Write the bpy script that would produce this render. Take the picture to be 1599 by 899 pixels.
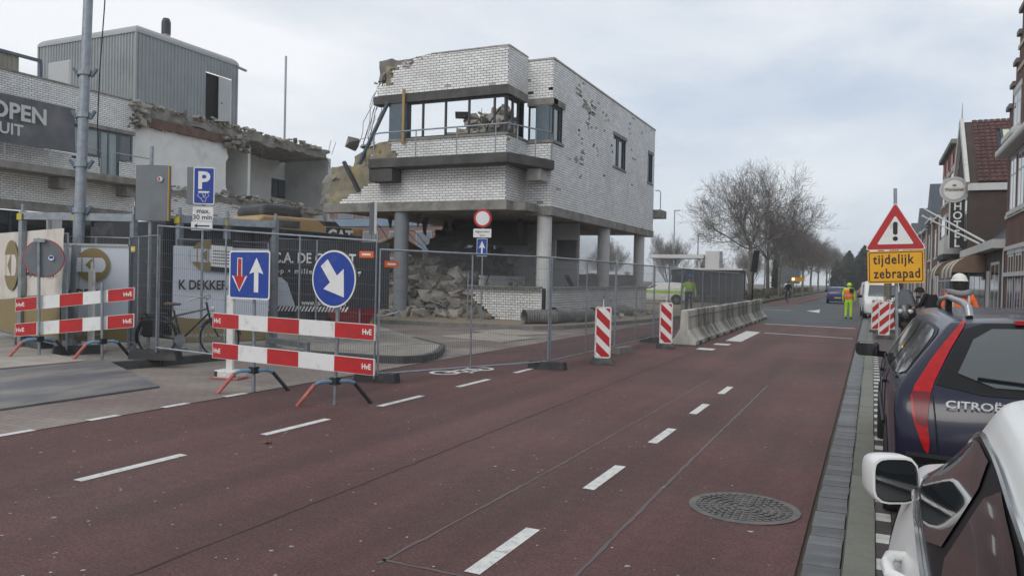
import bpy, bmesh, math, random
from mathutils import Vector, Matrix, noise
from mathutils.bvhtree import BVHTree
from mathutils.geometry import delaunay_2d_cdt
R = math.radians
rnd = random.Random(7)
for o in list(bpy.data.objects): bpy.data.objects.remove(o)
scene = bpy.context.scene
COL = scene.collection
# ------------------------------------------------------------------ camera
CAMZ = 1.68
cam_d = bpy.data.cameras.new('camera'); cam = bpy.data.objects.new('camera', cam_d); COL.objects.link(cam)
cam_d.sensor_width = 36; cam_d.lens = 36*1200/1599; cam_d.clip_start = .05; cam_d.clip_end = 3000
YAW, PITCH, ROLL = R(25.10), R(-0.848), R(1.3)
cam.matrix_world = Matrix.Translation((0,0,CAMZ)) @ Matrix.Rotation(YAW,4,'Z') @ Matrix.Rotation(math.pi/2+PITCH,4,'X') @ Matrix.Rotation(ROLL,4,'Z')
scene.camera = cam
# ------------------------------------------------------------------ sky and sun (overcast)
SUN_EL, SUN_AZ = R(38), R(190)        # direction the light comes from: azimuth clockwise from +Y
w = bpy.data.worlds.new('World'); scene.world = w; w.use_nodes = True
nt = w.node_tree; nt.nodes.clear()
def N(t, **k):
    n = nt.nodes.new(t)
    for a, b in k.items():
        if a.startswith('i_'): n.inputs[a[2:].replace('_',' ')].default_value = b
        else: setattr(n, a, b)
    return n
def L(a, b): nt.links.new(a, b)
sky = N('ShaderNodeTexSky', sky_type='NISHITA', sun_disc=False, sun_elevation=SUN_EL, sun_rotation=SUN_AZ, air_density=1.0, dust_density=2.0, ozone_density=2.0)
skm = N('ShaderNodeMix', data_type='RGBA', blend_type='MULTIPLY'); skm.inputs[0].default_value = 1; skm.inputs[7].default_value = (.115,.115,.115,1)
L(sky.outputs[0], skm.inputs[6])
tc = N('ShaderNodeTexCoord')
mp = N('ShaderNodeMapping'); mp.inputs['Scale'].default_value = (1.0,1.0,2.6); mp.inputs['Location'].default_value = (.35,.9,0)
L(tc.outputs['Generated'], mp.inputs[0])
n1 = N('ShaderNodeTexNoise'); n1.inputs['Scale'].default_value = 1.25; n1.inputs['Detail'].default_value = 7; n1.inputs['Roughness'].default_value = .55; n1.inputs['Distortion'].default_value = .35
L(mp.outputs[0], n1.inputs['Vector'])
cr = N('ShaderNodeValToRGB'); e = cr.color_ramp.elements
e[0].position = .34; e[0].color = (.54,.63,.76,1); e[1].position = .60; e[1].color = (.99,1.0,1.02,1)
m1 = e = cr.color_ramp.elements.new(.48); e.color = (.80,.845,.90,1)
L(n1.outputs[0], cr.inputs[0])
mx = N('ShaderNodeMix', data_type='RGBA'); mx.inputs[0].default_value = .9
L(skm.outputs[2], mx.inputs[6]); L(cr.outputs[0], mx.inputs[7])
bg = N('ShaderNodeBackground'); bg.inputs[1].default_value = 1.0
L(mx.outputs[2], bg.inputs[0])
wo = N('ShaderNodeOutputWorld'); L(bg.outputs[0], wo.inputs[0])
sd = bpy.data.lights.new('sun', 'SUN'); sd.energy = 1.0; sd.angle = R(25); sd.color = (1,.96,.9)
so = bpy.data.objects.new('sun', sd); COL.objects.link(so)
sdir = Vector((math.sin(SUN_AZ)*math.cos(SUN_EL), math.cos(SUN_AZ)*math.cos(SUN_EL), math.sin(SUN_EL)))
so.rotation_euler = sdir.to_track_quat('Z','Y').to_euler()
scene.view_settings.view_transform = 'Standard'; scene.view_settings.look = 'None'
scene.view_settings.exposure = 0.05; scene.view_settings.gamma = 1
scene.render.engine = 'CYCLES'
# ------------------------------------------------------------------ materials
MATS = {}
def pm(name, col, rough=.7, var=.12, scale=6, bump=.0, bscale=60, metal=0, spec=.5, rand=0, island=0, dirt=None, dscale=1.2, dlo=.5, dhi=.7, coat=0, stretch=None, alpha=1, emit=None, trans=0, fine=0):
    m = bpy.data.materials.new(name); m.use_nodes = True; t = m.node_tree
    b = t.nodes['Principled BSDF']; l = t.links.new
    def n(k): return t.nodes.new(k)
    b.inputs['Roughness'].default_value = rough; b.inputs['Metallic'].default_value = metal
    b.inputs['Specular IOR Level'].default_value = spec
    if coat: b.inputs['Coat Weight'].default_value = coat; b.inputs['Coat Roughness'].default_value = .06
    if trans: b.inputs['Transmission Weight'].default_value = trans
    c = n('ShaderNodeTexCoord'); src = c.outputs['Object']
    if stretch:
        mpn = n('ShaderNodeMapping'); mpn.inputs['Scale'].default_value = stretch; l(src, mpn.inputs[0]); src = mpn.outputs[0]
    def tex(sc, det=4, ro=.55):
        x = n('ShaderNodeTexNoise'); x.inputs['Scale'].default_value = sc; x.inputs['Detail'].default_value = det; x.inputs['Roughness'].default_value = ro
        l(src, x.inputs['Vector']); return x.outputs[0]
    def hsv(colsock, valsock):
        h = n('ShaderNodeHueSaturation'); l(colsock, h.inputs['Color']); l(valsock, h.inputs['Value']); return h.outputs[0]
    def rng(sock, lo, hi):
        r = n('ShaderNodeMapRange'); r.inputs[1].default_value = 0 if True else 0; r.inputs[2].default_value = 1; r.inputs[3].default_value = lo; r.inputs[4].default_value = hi; l(sock, r.inputs[0]); return r.outputs[0]
    rgb = n('ShaderNodeRGB'); rgb.outputs[0].default_value = (*col, 1); cs = rgb.outputs[0]
    if var:
        x = tex(scale); r = n('ShaderNodeMapRange'); r.inputs[1].default_value = .3; r.inputs[2].default_value = .7; r.inputs[3].default_value = 1-var; r.inputs[4].default_value = 1+var; l(x, r.inputs[0]); cs = hsv(cs, r.outputs[0])
    if fine:
        x = tex(180, 2, .7); r = n('ShaderNodeMapRange'); r.inputs[1].default_value = .25; r.inputs[2].default_value = .75; r.inputs[3].default_value = 1-fine; r.inputs[4].default_value = 1+fine; l(x, r.inputs[0]); cs = hsv(cs, r.outputs[0])
    if rand:
        oi = n('ShaderNodeObjectInfo'); cs = hsv(cs, rng(oi.outputs['Random'], 1-rand, 1+rand))
    if island:
        g = n('ShaderNodeNewGeometry'); cs = hsv(cs, rng(g.outputs['Random Per Island'], 1-island, 1+island))
    if dirt:
        x = tex(dscale, 6, .6); r = n('ShaderNodeMapRange'); r.inputs[1].default_value = dlo; r.inputs[2].default_value = dhi; l(x, r.inputs[0])
        mm = n('ShaderNodeMix'); mm.data_type = 'RGBA'; l(r.outputs[0], mm.inputs[0]); l(cs, mm.inputs[6]); mm.inputs[7].default_value = (*dirt, 1); cs = mm.outputs[2]
    l(cs, b.inputs['Base Color'])
    if bump:
        x = tex(bscale, 3, .6); bn = n('ShaderNodeBump'); bn.inputs['Strength'].default_value = bump; bn.inputs['Distance'].default_value = .02; l(x, bn.inputs['Height']); l(bn.outputs[0], b.inputs['Normal'])
    if emit: b.inputs['Emission Color'].default_value = (*emit[0], 1); b.inputs['Emission Strength'].default_value = emit[1]
    MATS[name] = m; return m
M = MATS
def glassm(name, col, rough=.03, spec=.8):
    m = pm(name, col, rough, 0, spec=spec, coat=.6); return m
# ------------------------------------------------------------------ mesh collector
def xf(loc=(0,0,0), rz=0, rx=0, ry=0, s=1):
    return Matrix.Translation(loc) @ Matrix.Rotation(rz,4,'Z') @ Matrix.Rotation(ry,4,'Y') @ Matrix.Rotation(rx,4,'X') @ Matrix.Diagonal((s,s,s,1))
_rocks={}
def rock_shape(k):          # convex broken lump
    if k not in _rocks:
        q=random.Random(900+k); bm=bmesh.new()
        for i in range(11):
            v=Vector((q.uniform(-1,1),q.uniform(-1,1),q.uniform(-.8,.8)))
            if q.random()<.6: v=Vector((math.copysign(q.uniform(.7,1),v.x),v.y,math.copysign(q.uniform(.55,.8),v.z)))
            bm.verts.new(v)
        bmesh.ops.convex_hull(bm,input=bm.verts); dead=[v for v in bm.verts if not v.link_faces]
        for v in dead: bm.verts.remove(v)
        bm.verts.index_update(); _rocks[k]=([v.co.copy() for v in bm.verts],[[v.index for v in f.verts] for f in bm.faces]); bm.free()
    return _rocks[k]
class MB:
    def __init__(s, T=None): s.v=[]; s.f=[]; s.mi=[]; s.T=T
    def add(s, vs, fs, T=None, mi=0):
        o = len(s.v); T = T if s.T is None else (s.T if T is None else s.T @ T)
        for p in vs: s.v.append(T @ Vector(p) if T is not None else Vector(p))
        for f in fs: s.f.append([i+o for i in f]); s.mi.append(mi)
        return s
    def box(s, c, d, T=None, mi=0):
        x,y,z=c; a,b,e=d[0]/2,d[1]/2,d[2]/2
        vs=[(x-a,y-b,z-e),(x+a,y-b,z-e),(x+a,y+b,z-e),(x-a,y+b,z-e),(x-a,y-b,z+e),(x+a,y-b,z+e),(x+a,y+b,z+e),(x-a,y+b,z+e)]
        return s.add(vs,[(0,3,2,1),(4,5,6,7),(0,1,5,4),(1,2,6,5),(2,3,7,6),(3,0,4,7)],T,mi)
    def bx(s, x0,x1,y0,y1,z0,z1,T=None,mi=0): return s.box(((x0+x1)/2,(y0+y1)/2,(z0+z1)/2),(abs(x1-x0),abs(y1-y0),abs(z1-z0)),T,mi)
    def bar(s, p, q, w, h=None, T=None, mi=0):        # square bar from p to q
        p,q=Vector(p),Vector(q); d=q-p; L_=d.length; h=h or w
        rot=d.to_track_quat('Z','Y').to_matrix().to_4x4() if abs(d.normalized().z)<.999 else Matrix.Identity(4)
        if abs(d.normalized().z)<.999:
            zc=d.normalized(); xc=Vector((0,0,1)).cross(zc).normalized(); yc=zc.cross(xc); rot=Matrix((xc,yc,zc)).transposed().to_4x4()
        TT=Matrix.Translation((p+q)/2)@rot
        return s.box((0,0,0),(w,h,L_),TT if T is None else T@TT,mi)
    def cyl(s, p, q, r0, r1=None, n=10, caps=True, T=None, mi=0):
        p,q=Vector(p),Vector(q); d=(q-p).normalized(); r1=r0 if r1 is None else r1
        a=d.orthogonal().normalized(); b=d.cross(a); vs=[];fs=[]
        for i in range(n):
            t=2*math.pi*i/n; u=a*math.cos(t)+b*math.sin(t); vs+= [p+u*r0, q+u*r1]
        for i in range(n): j=(i+1)%n; fs.append((2*i,2*j,2*j+1,2*i+1))
        if caps: fs.append([2*i for i in range(n)][::-1]); fs.append([2*i+1 for i in range(n)])
        return s.add(vs,fs,T,mi)
    def tube(s, pts, r, n=8, T=None, mi=0, closed=False, caps=True):
        pts=[Vector(p) for p in pts]; k=len(pts); rs=r if isinstance(r,(list,tuple)) else [r]*k; vs=[];fs=[]; pa=None
        for i,p in enumerate(pts):
            a=pts[i-1] if (i or closed) else p; b=pts[(i+1)%k] if (i<k-1 or closed) else p
            d=(b-a).normalized()
            if pa is None: pa=d.orthogonal().normalized()
            else:
                pa=(pa-d*pa.dot(d)); pa=pa.normalized() if pa.length>1e-6 else d.orthogonal().normalized()
            c=d.cross(pa)
            for j in range(n): t=2*math.pi*j/n; vs.append(p+(pa*math.cos(t)+c*math.sin(t))*rs[i])
        for i in range(k if closed else k-1):
            for j in range(n):
                i2=(i+1)%k; fs.append((i*n+j,i*n+(j+1)%n,i2*n+(j+1)%n,i2*n+j))
        if caps and not closed: fs.append(list(range(n))[::-1]); fs.append([(k-1)*n+j for j in range(n)])
        return s.add(vs,fs,T,mi)
    def prism(s, poly, z0, z1, T=None, mi=0):       # poly in XY, ccw
        n=len(poly); vs=[(x,y,z0) for x,y in poly]+[(x,y,z1) for x,y in poly]
        fs=[list(range(n))[::-1],list(range(n,2*n))]+[(i,(i+1)%n,n+(i+1)%n,n+i) for i in range(n)]
        return s.add(vs,fs,T,mi)
    def lathe(s, prof, n=16, T=None, mi=0):         # prof [(r,z)]
        vs=[];fs=[];k=len(prof)
        for r,z in prof:
            for j in range(n): t=2*math.pi*j/n; vs.append((r*math.cos(t),r*math.sin(t),z))
        for i in range(k-1):
            for j in range(n): fs.append((i*n+j,i*n+(j+1)%n,(i+1)*n+(j+1)%n,(i+1)*n+j))
        fs.append(list(range(n))[::-1]); fs.append([(k-1)*n+j for j in range(n)])
        return s.add(vs,fs,T,mi)
    def ball(s, c, r, n=12, m=8, T=None, mi=0):
        c=Vector(c); rr=r if isinstance(r,(tuple,list)) else (r,r,r); vs=[c+Vector((0,0,-rr[2]))];fs=[]
        for i in range(1,m):
            ph=math.pi*i/m-math.pi/2
            for j in range(n): t=2*math.pi*j/n; vs.append(c+Vector((rr[0]*math.cos(ph)*math.cos(t),rr[1]*math.cos(ph)*math.sin(t),rr[2]*math.sin(ph))))
        vs.append(c+Vector((0,0,rr[2])))
        for j in range(n): fs.append((0,1+(j+1)%n,1+j))
        for i in range(m-2):
            for j in range(n): a=1+i*n; fs.append((a+j,a+(j+1)%n,a+n+(j+1)%n,a+n+j))
        a=1+(m-2)*n
        for j in range(n): fs.append((a+j,a+(j+1)%n,len(vs)-1))
        return s.add(vs,fs,T,mi)
    def quad(s, a,b,c,d,T=None,mi=0): return s.add([a,b,c,d],[(0,1,2,3)],T,mi)
    def rock(s, c, r, seed, T=None, mi=0, flat=.7):
        q=random.Random(seed); c=Vector(c); vs,fs=rock_shape(seed%28)
        rot=Matrix.Rotation(q.uniform(0,6.28),4,'Z')@Matrix.Rotation(q.uniform(-.7,.7),4,'X')@Matrix.Diagonal((q.uniform(.7,1.2),q.uniform(.6,1.1),q.uniform(.5,1.1)*flat,1))
        return s.add([c+(rot@v)*r for v in vs],fs,T,mi)
    def text(s, body, size, T, mi=0, bold=0.0, align='LEFT', sx=1, sp=1):
        cu=bpy.data.curves.new('t','FONT'); cu.body=body; cu.size=size; cu.offset=bold*size; cu.align_x=align; cu.resolution_u=3; cu.space_character=sp
        ob=bpy.data.objects.new('t',cu); COL.objects.link(ob); bpy.context.view_layer.update()
        me=ob.evaluated_get(bpy.context.evaluated_depsgraph_get()).to_mesh()
        s.add([(v.co.x*sx,v.co.y,v.co.z) for v in me.vertices],[list(p.vertices) for p in me.polygons],T,mi)
        ob.to_mesh_clear(); bpy.data.objects.remove(ob); bpy.data.curves.remove(cu); return s
    def mesh(s, name, mats, off=None, smooth=False):
        me=bpy.data.meshes.new(name); vs=[tuple(p-off) for p in s.v] if off is not None else [tuple(p) for p in s.v]
        me.from_pydata(vs,[],s.f)
        ml=mats if isinstance(mats,(list,tuple)) else [mats]
        for m in ml: me.materials.append(M[m] if isinstance(m,str) else m)
        if len(ml)>1: me.polygons.foreach_set('material_index',s.mi)
        if smooth: me.polygons.foreach_set('use_smooth',[True]*len(s.f))
        me.update(); return me
    def build(s, name, mats, parent=None, smooth=False, local=False, bevel=0, kind=None, label=None):
        off=None
        if parent is not None and not local:
            r=parent
            while r.parent: r=r.parent
            off=r.location.copy()
        me=s.mesh(name,mats,off,smooth)
        o=bpy.data.objects.new(name,me); COL.objects.link(o)
        if parent is not None: o.parent=parent
        if bevel:
            bm=o.modifiers.new('bevel','BEVEL'); bm.width=bevel; bm.segments=2; bm.limit_method='ANGLE'; bm.angle_limit=R(50)
        if smooth and not bevel:
            try: me.set_sharp_from_angle(angle=R(40))
            except Exception: pass
        if kind: o['kind']=kind
        if label: o['label']=label
        return o
def tag(o, label, cat, group=None):
    o['label']=label; o['category']=cat
    if group: o['group']=group
    return o
def thing(name, label, cat, loc=(0,0,0), rz=0, group=None):
    o=bpy.data.objects.new(name,None); COL.objects.link(o); o.location=loc; o.rotation_euler=(0,0,rz); o.empty_display_size=.2
    return tag(o,label,cat,group)
def kids(o): return [c for c in bpy.data.objects if c.parent==o]
def dup(o, loc=None, rz=None, label=None, parent=None, top=True):
    ch=kids(o); c=o.copy(); COL.objects.link(c); c.parent=parent
    if loc is not None: c.location=loc
    if rz is not None: c.rotation_euler=(0,0,rz)
    if label: c['label']=label
    for k in ch: dup(k,parent=c,top=False)
    return c
def struct(o): o['kind']='structure'; return o
def stuff(o): o['kind']='stuff'; return o
def circ(cx,cy,r,n=24): return [(cx+r*math.cos(2*math.pi*i/n),cy+r*math.sin(2*math.pi*i/n)) for i in range(n)]
def rrect(x0,x1,y0,y1,r,k=4):
    p=[]
    for cx,cy,a in ((x1-r,y0+r,-90),(x1-r,y1-r,0),(x0+r,y1-r,90),(x0+r,y0+r,180)):
        for i in range(k+1): t=R(a+90*i/k); p.append((cx+r*math.cos(t),cy+r*math.sin(t)))
    return p
def face_T(p, rz, tilt=0):   # local XY plane -> vertical plane whose normal (local Z) points to -Y rotated by rz ; local x to the right seen from the front
    return Matrix.Translation(p)@Matrix.Rotation(rz,4,'Z')@Matrix.Rotation(math.pi/2+tilt,4,'X')
# ------------------------------------------------------------------ material library
m=pm('red_asphalt',(.120,.051,.047),.72,.14,.5,.9,110,fine=.75,dirt=(.098,.056,.048),dscale=.45,dlo=.42,dhi=.75)
def add_layer(m,scale,lo,hi,vlo,vhi,stretch=(1,1,1),det=3):      # multiply the base colour by one more noise layer
    t=m.node_tree; bs=t.nodes['Principled BSDF']; l=t.links; src=bs.inputs['Base Color'].links[0].from_socket
    c=t.nodes.new('ShaderNodeTexCoord'); mp_=t.nodes.new('ShaderNodeMapping'); mp_.inputs['Scale'].default_value=stretch; x=t.nodes.new('ShaderNodeTexNoise'); x.inputs['Scale'].default_value=scale; x.inputs['Detail'].default_value=det
    l.new(c.outputs['Object'],mp_.inputs[0]); l.new(mp_.outputs[0],x.inputs['Vector']); r=t.nodes.new('ShaderNodeMapRange'); r.inputs[1].default_value=lo; r.inputs[2].default_value=hi; r.inputs[3].default_value=vlo; r.inputs[4].default_value=vhi; l.new(x.outputs[0],r.inputs[0])
    h=t.nodes.new('ShaderNodeHueSaturation'); l.new(src,h.inputs['Color']); l.new(r.outputs[0],h.inputs['Value']); l.new(h.outputs[0],bs.inputs['Base Color'])
add_layer(m,45,.35,.65,.72,1.3); add_layer(m,1.0,.35,.65,.80,1.2,(1.5,.07,1)); add_layer(m,.33,.4,.62,.9,1.12); add_layer(m,9,.4,.7,.92,1.12)
def pavers(m,w,h_,mort=.012,dark=.55):     # joints of a paved surface
    t=m.node_tree; bs=t.nodes['Principled BSDF']; l=t.links; src=bs.inputs['Base Color'].links[0].from_socket
    c=t.nodes.new('ShaderNodeTexCoord'); k=t.nodes.new('ShaderNodeTexBrick'); k.inputs['Scale'].default_value=1; k.inputs['Brick Width'].default_value=w; k.inputs['Row Height'].default_value=h_; k.inputs['Mortar Size'].default_value=mort; k.inputs['Mortar Smooth'].default_value=.3
    k.inputs['Color1'].default_value=(1,1,1,1); k.inputs['Color2'].default_value=(.86,.86,.86,1); k.inputs['Mortar'].default_value=(dark,dark,dark,1); l.new(c.outputs['Object'],k.inputs[0])
    x=t.nodes.new('ShaderNodeMix'); x.data_type='RGBA'; x.blend_type='MULTIPLY'; x.inputs[0].default_value=1; l.new(src,x.inputs[6]); l.new(k.outputs[0],x.inputs[7]); l.new(x.outputs[2],bs.inputs['Base Color'])
pm('grey_asphalt',(.075,.085,.09),.8,.14,.5,.4,120,fine=.3)
pm('paint_white',(.62,.62,.59),.7,.14,9,.3,90,dirt=(.20,.15,.145),dscale=16,dlo=.56,dhi=.74)
pm('seal_grey',(.10,.088,.088),.6,.25,3,dirt=(.115,.056,.05),dscale=3,dlo=.46,dhi=.66)
pm('crack',(.05,.026,.024),.9,.2,5)
pm('gutter_brick',(.135,.14,.145),.65,.25,4,.4,60,rand=.28,dirt=(.17,.165,.16),dscale=6,dlo=.52,dhi=.8)
pm('kerb_stone',(.175,.175,.15),.8,.2,3,.4,50,rand=.1,dirt=(.12,.14,.085),dscale=2.5,dlo=.48,dhi=.75)
pm('mark_white',(.50,.50,.47),.75,.2,8,rand=.15)
pm('paver_dark',(.075,.06,.056),.8,.2,6,.3,60,rand=.2)
pm('paver_field',(.11,.085,.078),.8,.2,3,.4,30,fine=.15)
pm('sandy_pave',(.27,.235,.205),.9,.22,.8,.4,60,fine=.2,dirt=(.20,.15,.14),dscale=.5,dlo=.45,dhi=.65)
pm('raised_pave',(.32,.295,.26),.9,.2,.8,.4,50,fine=.2,dirt=(.24,.215,.19),dscale=.7,dlo=.48,dhi=.7)
pm('sand',(.32,.26,.185),.95,.25,1.5,.6,30,fine=.3,dirt=(.2,.17,.14),dscale=1.5,dlo=.5,dhi=.7)
pavers(M['sandy_pave'],.21,.105,.007,.62); pavers(M['raised_pave'],.3,.3,.009,.55); pavers(M['paver_field'],.21,.105,.008,.55)
pm('kerb_dark',(.075,.074,.072),.85,.2,4,.3,50,rand=.1)
pm('kerb_light',(.20,.195,.18),.85,.2,4,.3,50,rand=.12)
pm('steel_plate',(.13,.135,.145),.5,.22,.7,.15,8,metal=.3,dirt=(.30,.275,.24),dscale=.8,dlo=.45,dhi=.72,stretch=(3,.8,1))
pm('board_pale',(.33,.30,.26),.85,.18,2,.2,30)
pm('earth',(.10,.085,.065),.95,.3,.1)
pm('grass',(.055,.07,.03),.95,.3,1.0,.6,20,dirt=(.09,.075,.05),dscale=.8)
pm('iron',(.13,.125,.12),.55,.3,12,.3,40,metal=.5,dirt=(.2,.16,.14),dscale=7,dlo=.5,dhi=.72)
pm('leaf_brown',(.20,.09,.05),.8,.2,20)
pm('speck',(.36,.33,.31),.8,.25,60,island=.35)
pm('galv',(.30,.33,.36),.42,.15,7,.05,40,metal=.65,dirt=(.24,.25,.26),dscale=9)
pm('wire',(.22,.23,.24),.5,.1,5,metal=.5)
pm('rubber',(.035,.036,.038),.75,.25,5,.3,40,dirt=(.11,.10,.09),dscale=3,dlo=.52,dhi=.75)
pm('block_conc',(.17,.165,.155),.9,.2,4,.4,40)
pm('sign_white',(.74,.74,.73),.4,.04,4,dirt=(.46,.45,.42),dscale=6,dlo=.56,dhi=.82)
pm('sign_red',(.46,.014,.016),.45,.10,6,dirt=(.25,.035,.032),dscale=8,dlo=.52,dhi=.78)
pm('sign_blue',(.008,.045,.30),.35,.06,6,dirt=(.04,.08,.26),dscale=9,dlo=.55,dhi=.75)
pm('sign_yellow',(.76,.37,.008),.4,.05,6)
pm('sign_black',(.012,.012,.014),.45,.1,6)
pm('sign_back',(.17,.185,.20),.5,.12,3,metal=.4)
pm('sign_edge',(.62,.62,.60),.5,.05,3)
pm('foot_red',(.45,.12,.10),.55,.25,9,dirt=(.2,.12,.1),dscale=14)
pm('foot_blue',(.13,.27,.42),.5,.2,9,dirt=(.25,.25,.25),dscale=14)
pm('black_plastic',(.02,.02,.022),.5,.15,6)
pm('white_plastic',(.66,.65,.62),.55,.1,5,dirt=(.4,.38,.35),dscale=7,dlo=.52,dhi=.75)
pm('orange_tag',(.72,.12,.02),.5,.1,9)
pm('yellow_tag',(.75,.55,.05),.5,.1,9)
pm('tag_text',(.05,.04,.04),.6,0)
# ------------------------------------------------------------------ ground, road, pavements
g=MB(); S=700
g.quad((-S,-60,-.03),(S,-60,-.03),(S,750,-.03),(-S,750,-.03)); struct(g.build('ground','earth'))
def sheet(name, poly, z, mat, sub=None):
    b=MB(); n=len(poly); b.add([(x,y,z) for x,y in poly],[list(range(n))]); return struct(b.build(name,mat))
road=sheet('road',[(-7.73,-12),(-.34,-12),(-.40,33.1),(-7.6,33.1)],0,'red_asphalt')
sheet('junction_road',[(-60,33.1),(-.40,33.1),(-.45,60),(-1.3,61),(-1.3,330),(-5.3,330),(-5.0,66),(-9,59),(-60,57)],.001,'grey_asphalt')
sheet('cycle_lane',[(-1.26,61.2),(-.45,60.2),(-.3,330),(-1.26,330)],.005,'red_asphalt')
sheet('cycle_path',[(-7.6,57),(-5.2,58),(-5.35,66),(-5.8,120),(-7.4,120),(-8.1,66)],.006,'red_asphalt')
sheet('opposite_road',[(-60,62),(-14,66),(-13,330),(-20,330),(-30,90),(-60,80)],.003,'grey_asphalt')
def dash(x0,x1,y0,y1,name='road_dash',z=.004,sk=0):
    b=MB(); k=8
    for i in range(k):       # slightly worn edges
        a=y0+(y1-y0)*i/k; c=y0+(y1-y0)*(i+1)/k
        b.quad((x0,a,z),(x1,a,z),(x1,c,z),(x0,c,z))
    return b.build(name,'paint_white',road)
y=-.2
for i in range(8): dash(-2.055,-1.955,3.83+1.97*i,4.70+1.97*i) if i<5 else None
for i in range(-1,5): dash(-5.66,-5.56,4.01+2.04*i,5.04+2.04*i)
for i in range(-2,4): dash(-7.785,-7.685,4.66+.98*i,5.04+.98*i,'edge_block')
for x,yy in ((-3.75,18.95),(-3.66,20.7)): dash(x-.12,x+.28,yy,yy+.5,'barrier_dash')
b=MB(); b.quad((-3.72,22.3,.004),(-3.28,22.2,.004),(-3.36,26.9,.004),(-3.85,27.2,.004)); b.build('stop_block','paint_white',road)
b=MB(); b.quad((-3.2,26.6,.004),(-.5,25.9,.004),(-.5,26.05,.004),(-3.2,26.78,.004)); b.build('give_way_line','paint_white',road)
b=MB(); b.quad((-3.9,32.45,.004),(-.55,31.9,.004),(-.55,32.15,.004),(-3.9,32.7,.004)); b.build('stop_line','paint_white',road)
b=MB(); b.quad((-6.4,50,.006),(-4.4,49.2,.006),(-4.4,49.45,.006),(-6.4,50.2,.006)); struct(b.build('far_line','paint_white'))
b=MB(); b.add([(-3.6,50.0,.006),(-2.7,47.2,.006),(-2.9,51.2,.006),(-3.0,53.5,.006),(-3.2,51.3,.006)],[(0,1,2,3,4)]); struct(b.build('direction_arrow','paint_white'))
# bicycle symbol on the cycle lane
b=MB(); c0=Vector((-6.5,11.9,.004))
def flat_ring(b,c,r0,r1,sx,sy,n=20):
    vs=[];fs=[]
    for i in range(n):
        t=2*math.pi*i/n; vs+=[c+Vector((sx*r0*math.cos(t),sy*r0*math.sin(t),0)),c+Vector((sx*r1*math.cos(t),sy*r1*math.sin(t),0))]
    for i in range(n): j=(i+1)%n; fs.append((2*i,2*i+1,2*j+1,2*j))
    b.add(vs,fs)
def flat_line(b,p,q,w):
    p,q=Vector(p),Vector(q); d=(q-p).normalized(); n_=Vector((-d.y,d.x,0))*w/2; b.quad(p-n_,q-n_,q+n_,p+n_)
flat_ring(b,c0+Vector((.12,.42,0)),.19,.27,1,1); flat_ring(b,c0+Vector((-.12,-.42,0)),.19,.27,1,1)
for p,q in (((.12,.42),(-.1,.1)),((-.1,.1),(-.12,-.42)),((-.12,-.42),(.2,-.1)),((.2,-.1),(.22,.3)),((.22,.3),(.12,.42)),((.2,-.1),(-.1,.1)),((.22,.3),(.34,.34)),((.2,-.1),(.3,-.2))):
    flat_line(b,c0+Vector((*p,.0005)),c0+Vector((*q,.0005)),.07)
b.build('bicycle_symbol','paint_white',road)
# sealed cuts and the joint in the asphalt
def ribbon(name,pts,wd,mat,z=.003,j=.02):
    b=MB(); q=random.Random(3); P=[]
    for i in range(len(pts)-1):
        a,c=Vector((*pts[i],z)),Vector((*pts[i+1],z)); k=max(2,int((c-a).length/.1))
        for t in range(k): P.append(a.lerp(c,t/k)+Vector((q.uniform(-j,j)*.35,q.uniform(-j,j)*.3,0)))
    P.append(Vector((*pts[-1],z)))
    for i in range(len(P)-1):
        d=(P[min(i+2,len(P)-1)]-P[i]).normalized(); n_=Vector((-d.y,d.x,0)); w0=wd*q.uniform(.6,1.3)/2
        if i==0: L0,R0=P[0]+n_*w0,P[0]-n_*w0
        L1,R1=P[i+1]+n_*w0,P[i+1]-n_*w0; b.quad(L0,R0,R1,L1); L0,R0=L1,R1
    return b.build(name,mat,road)
ribbon('sealed_joint',[(-2.55,3.7),(-2.5,6),(-2.48,9),(-2.46,13.2)],.024,'seal_grey')
ribbon('sealed_joint',[(-1.465,1.5),(-1.475,4.1),(-1.49,6.5),(-1.5,13.1)],.028,'seal_grey')
ribbon('sealed_joint',[(-2.56,3.76),(-2.05,3.77),(-1.46,3.72)],.025,'seal_grey')
ribbon('surface_crack',[(-3.62,1.0),(-3.64,5.3),(-3.7,9),(-3.75,14.3),(-3.72,20)],.016,'crack',.0025,.03)
# manhole cover
mh=MB(); mx0,my0=-.82,5.9
mh.lathe([(.40,.0),(.40,.008),(.345,.010),(.345,.004),(0.001,.004)],40,Matrix.Translation((mx0,my0,.0)))
for k,rr in enumerate((.06,.115,.17,.225,.28,.325)):
    n=max(6,int(rr*2*math.pi/.055))
    for i in range(n):
        t=2*math.pi*(i+.5*(k%2))/n; mh.box((rr,0,.0075),(.028,rr*2*math.pi/n*.62,.009),Matrix.Translation((mx0,my0,0))@Matrix.Rotation(t,4,'Z'))
mo=mh.build('manhole_cover','iron'); tag(mo,'round cast iron manhole cover with ringed studs in the red road','manhole')
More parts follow.
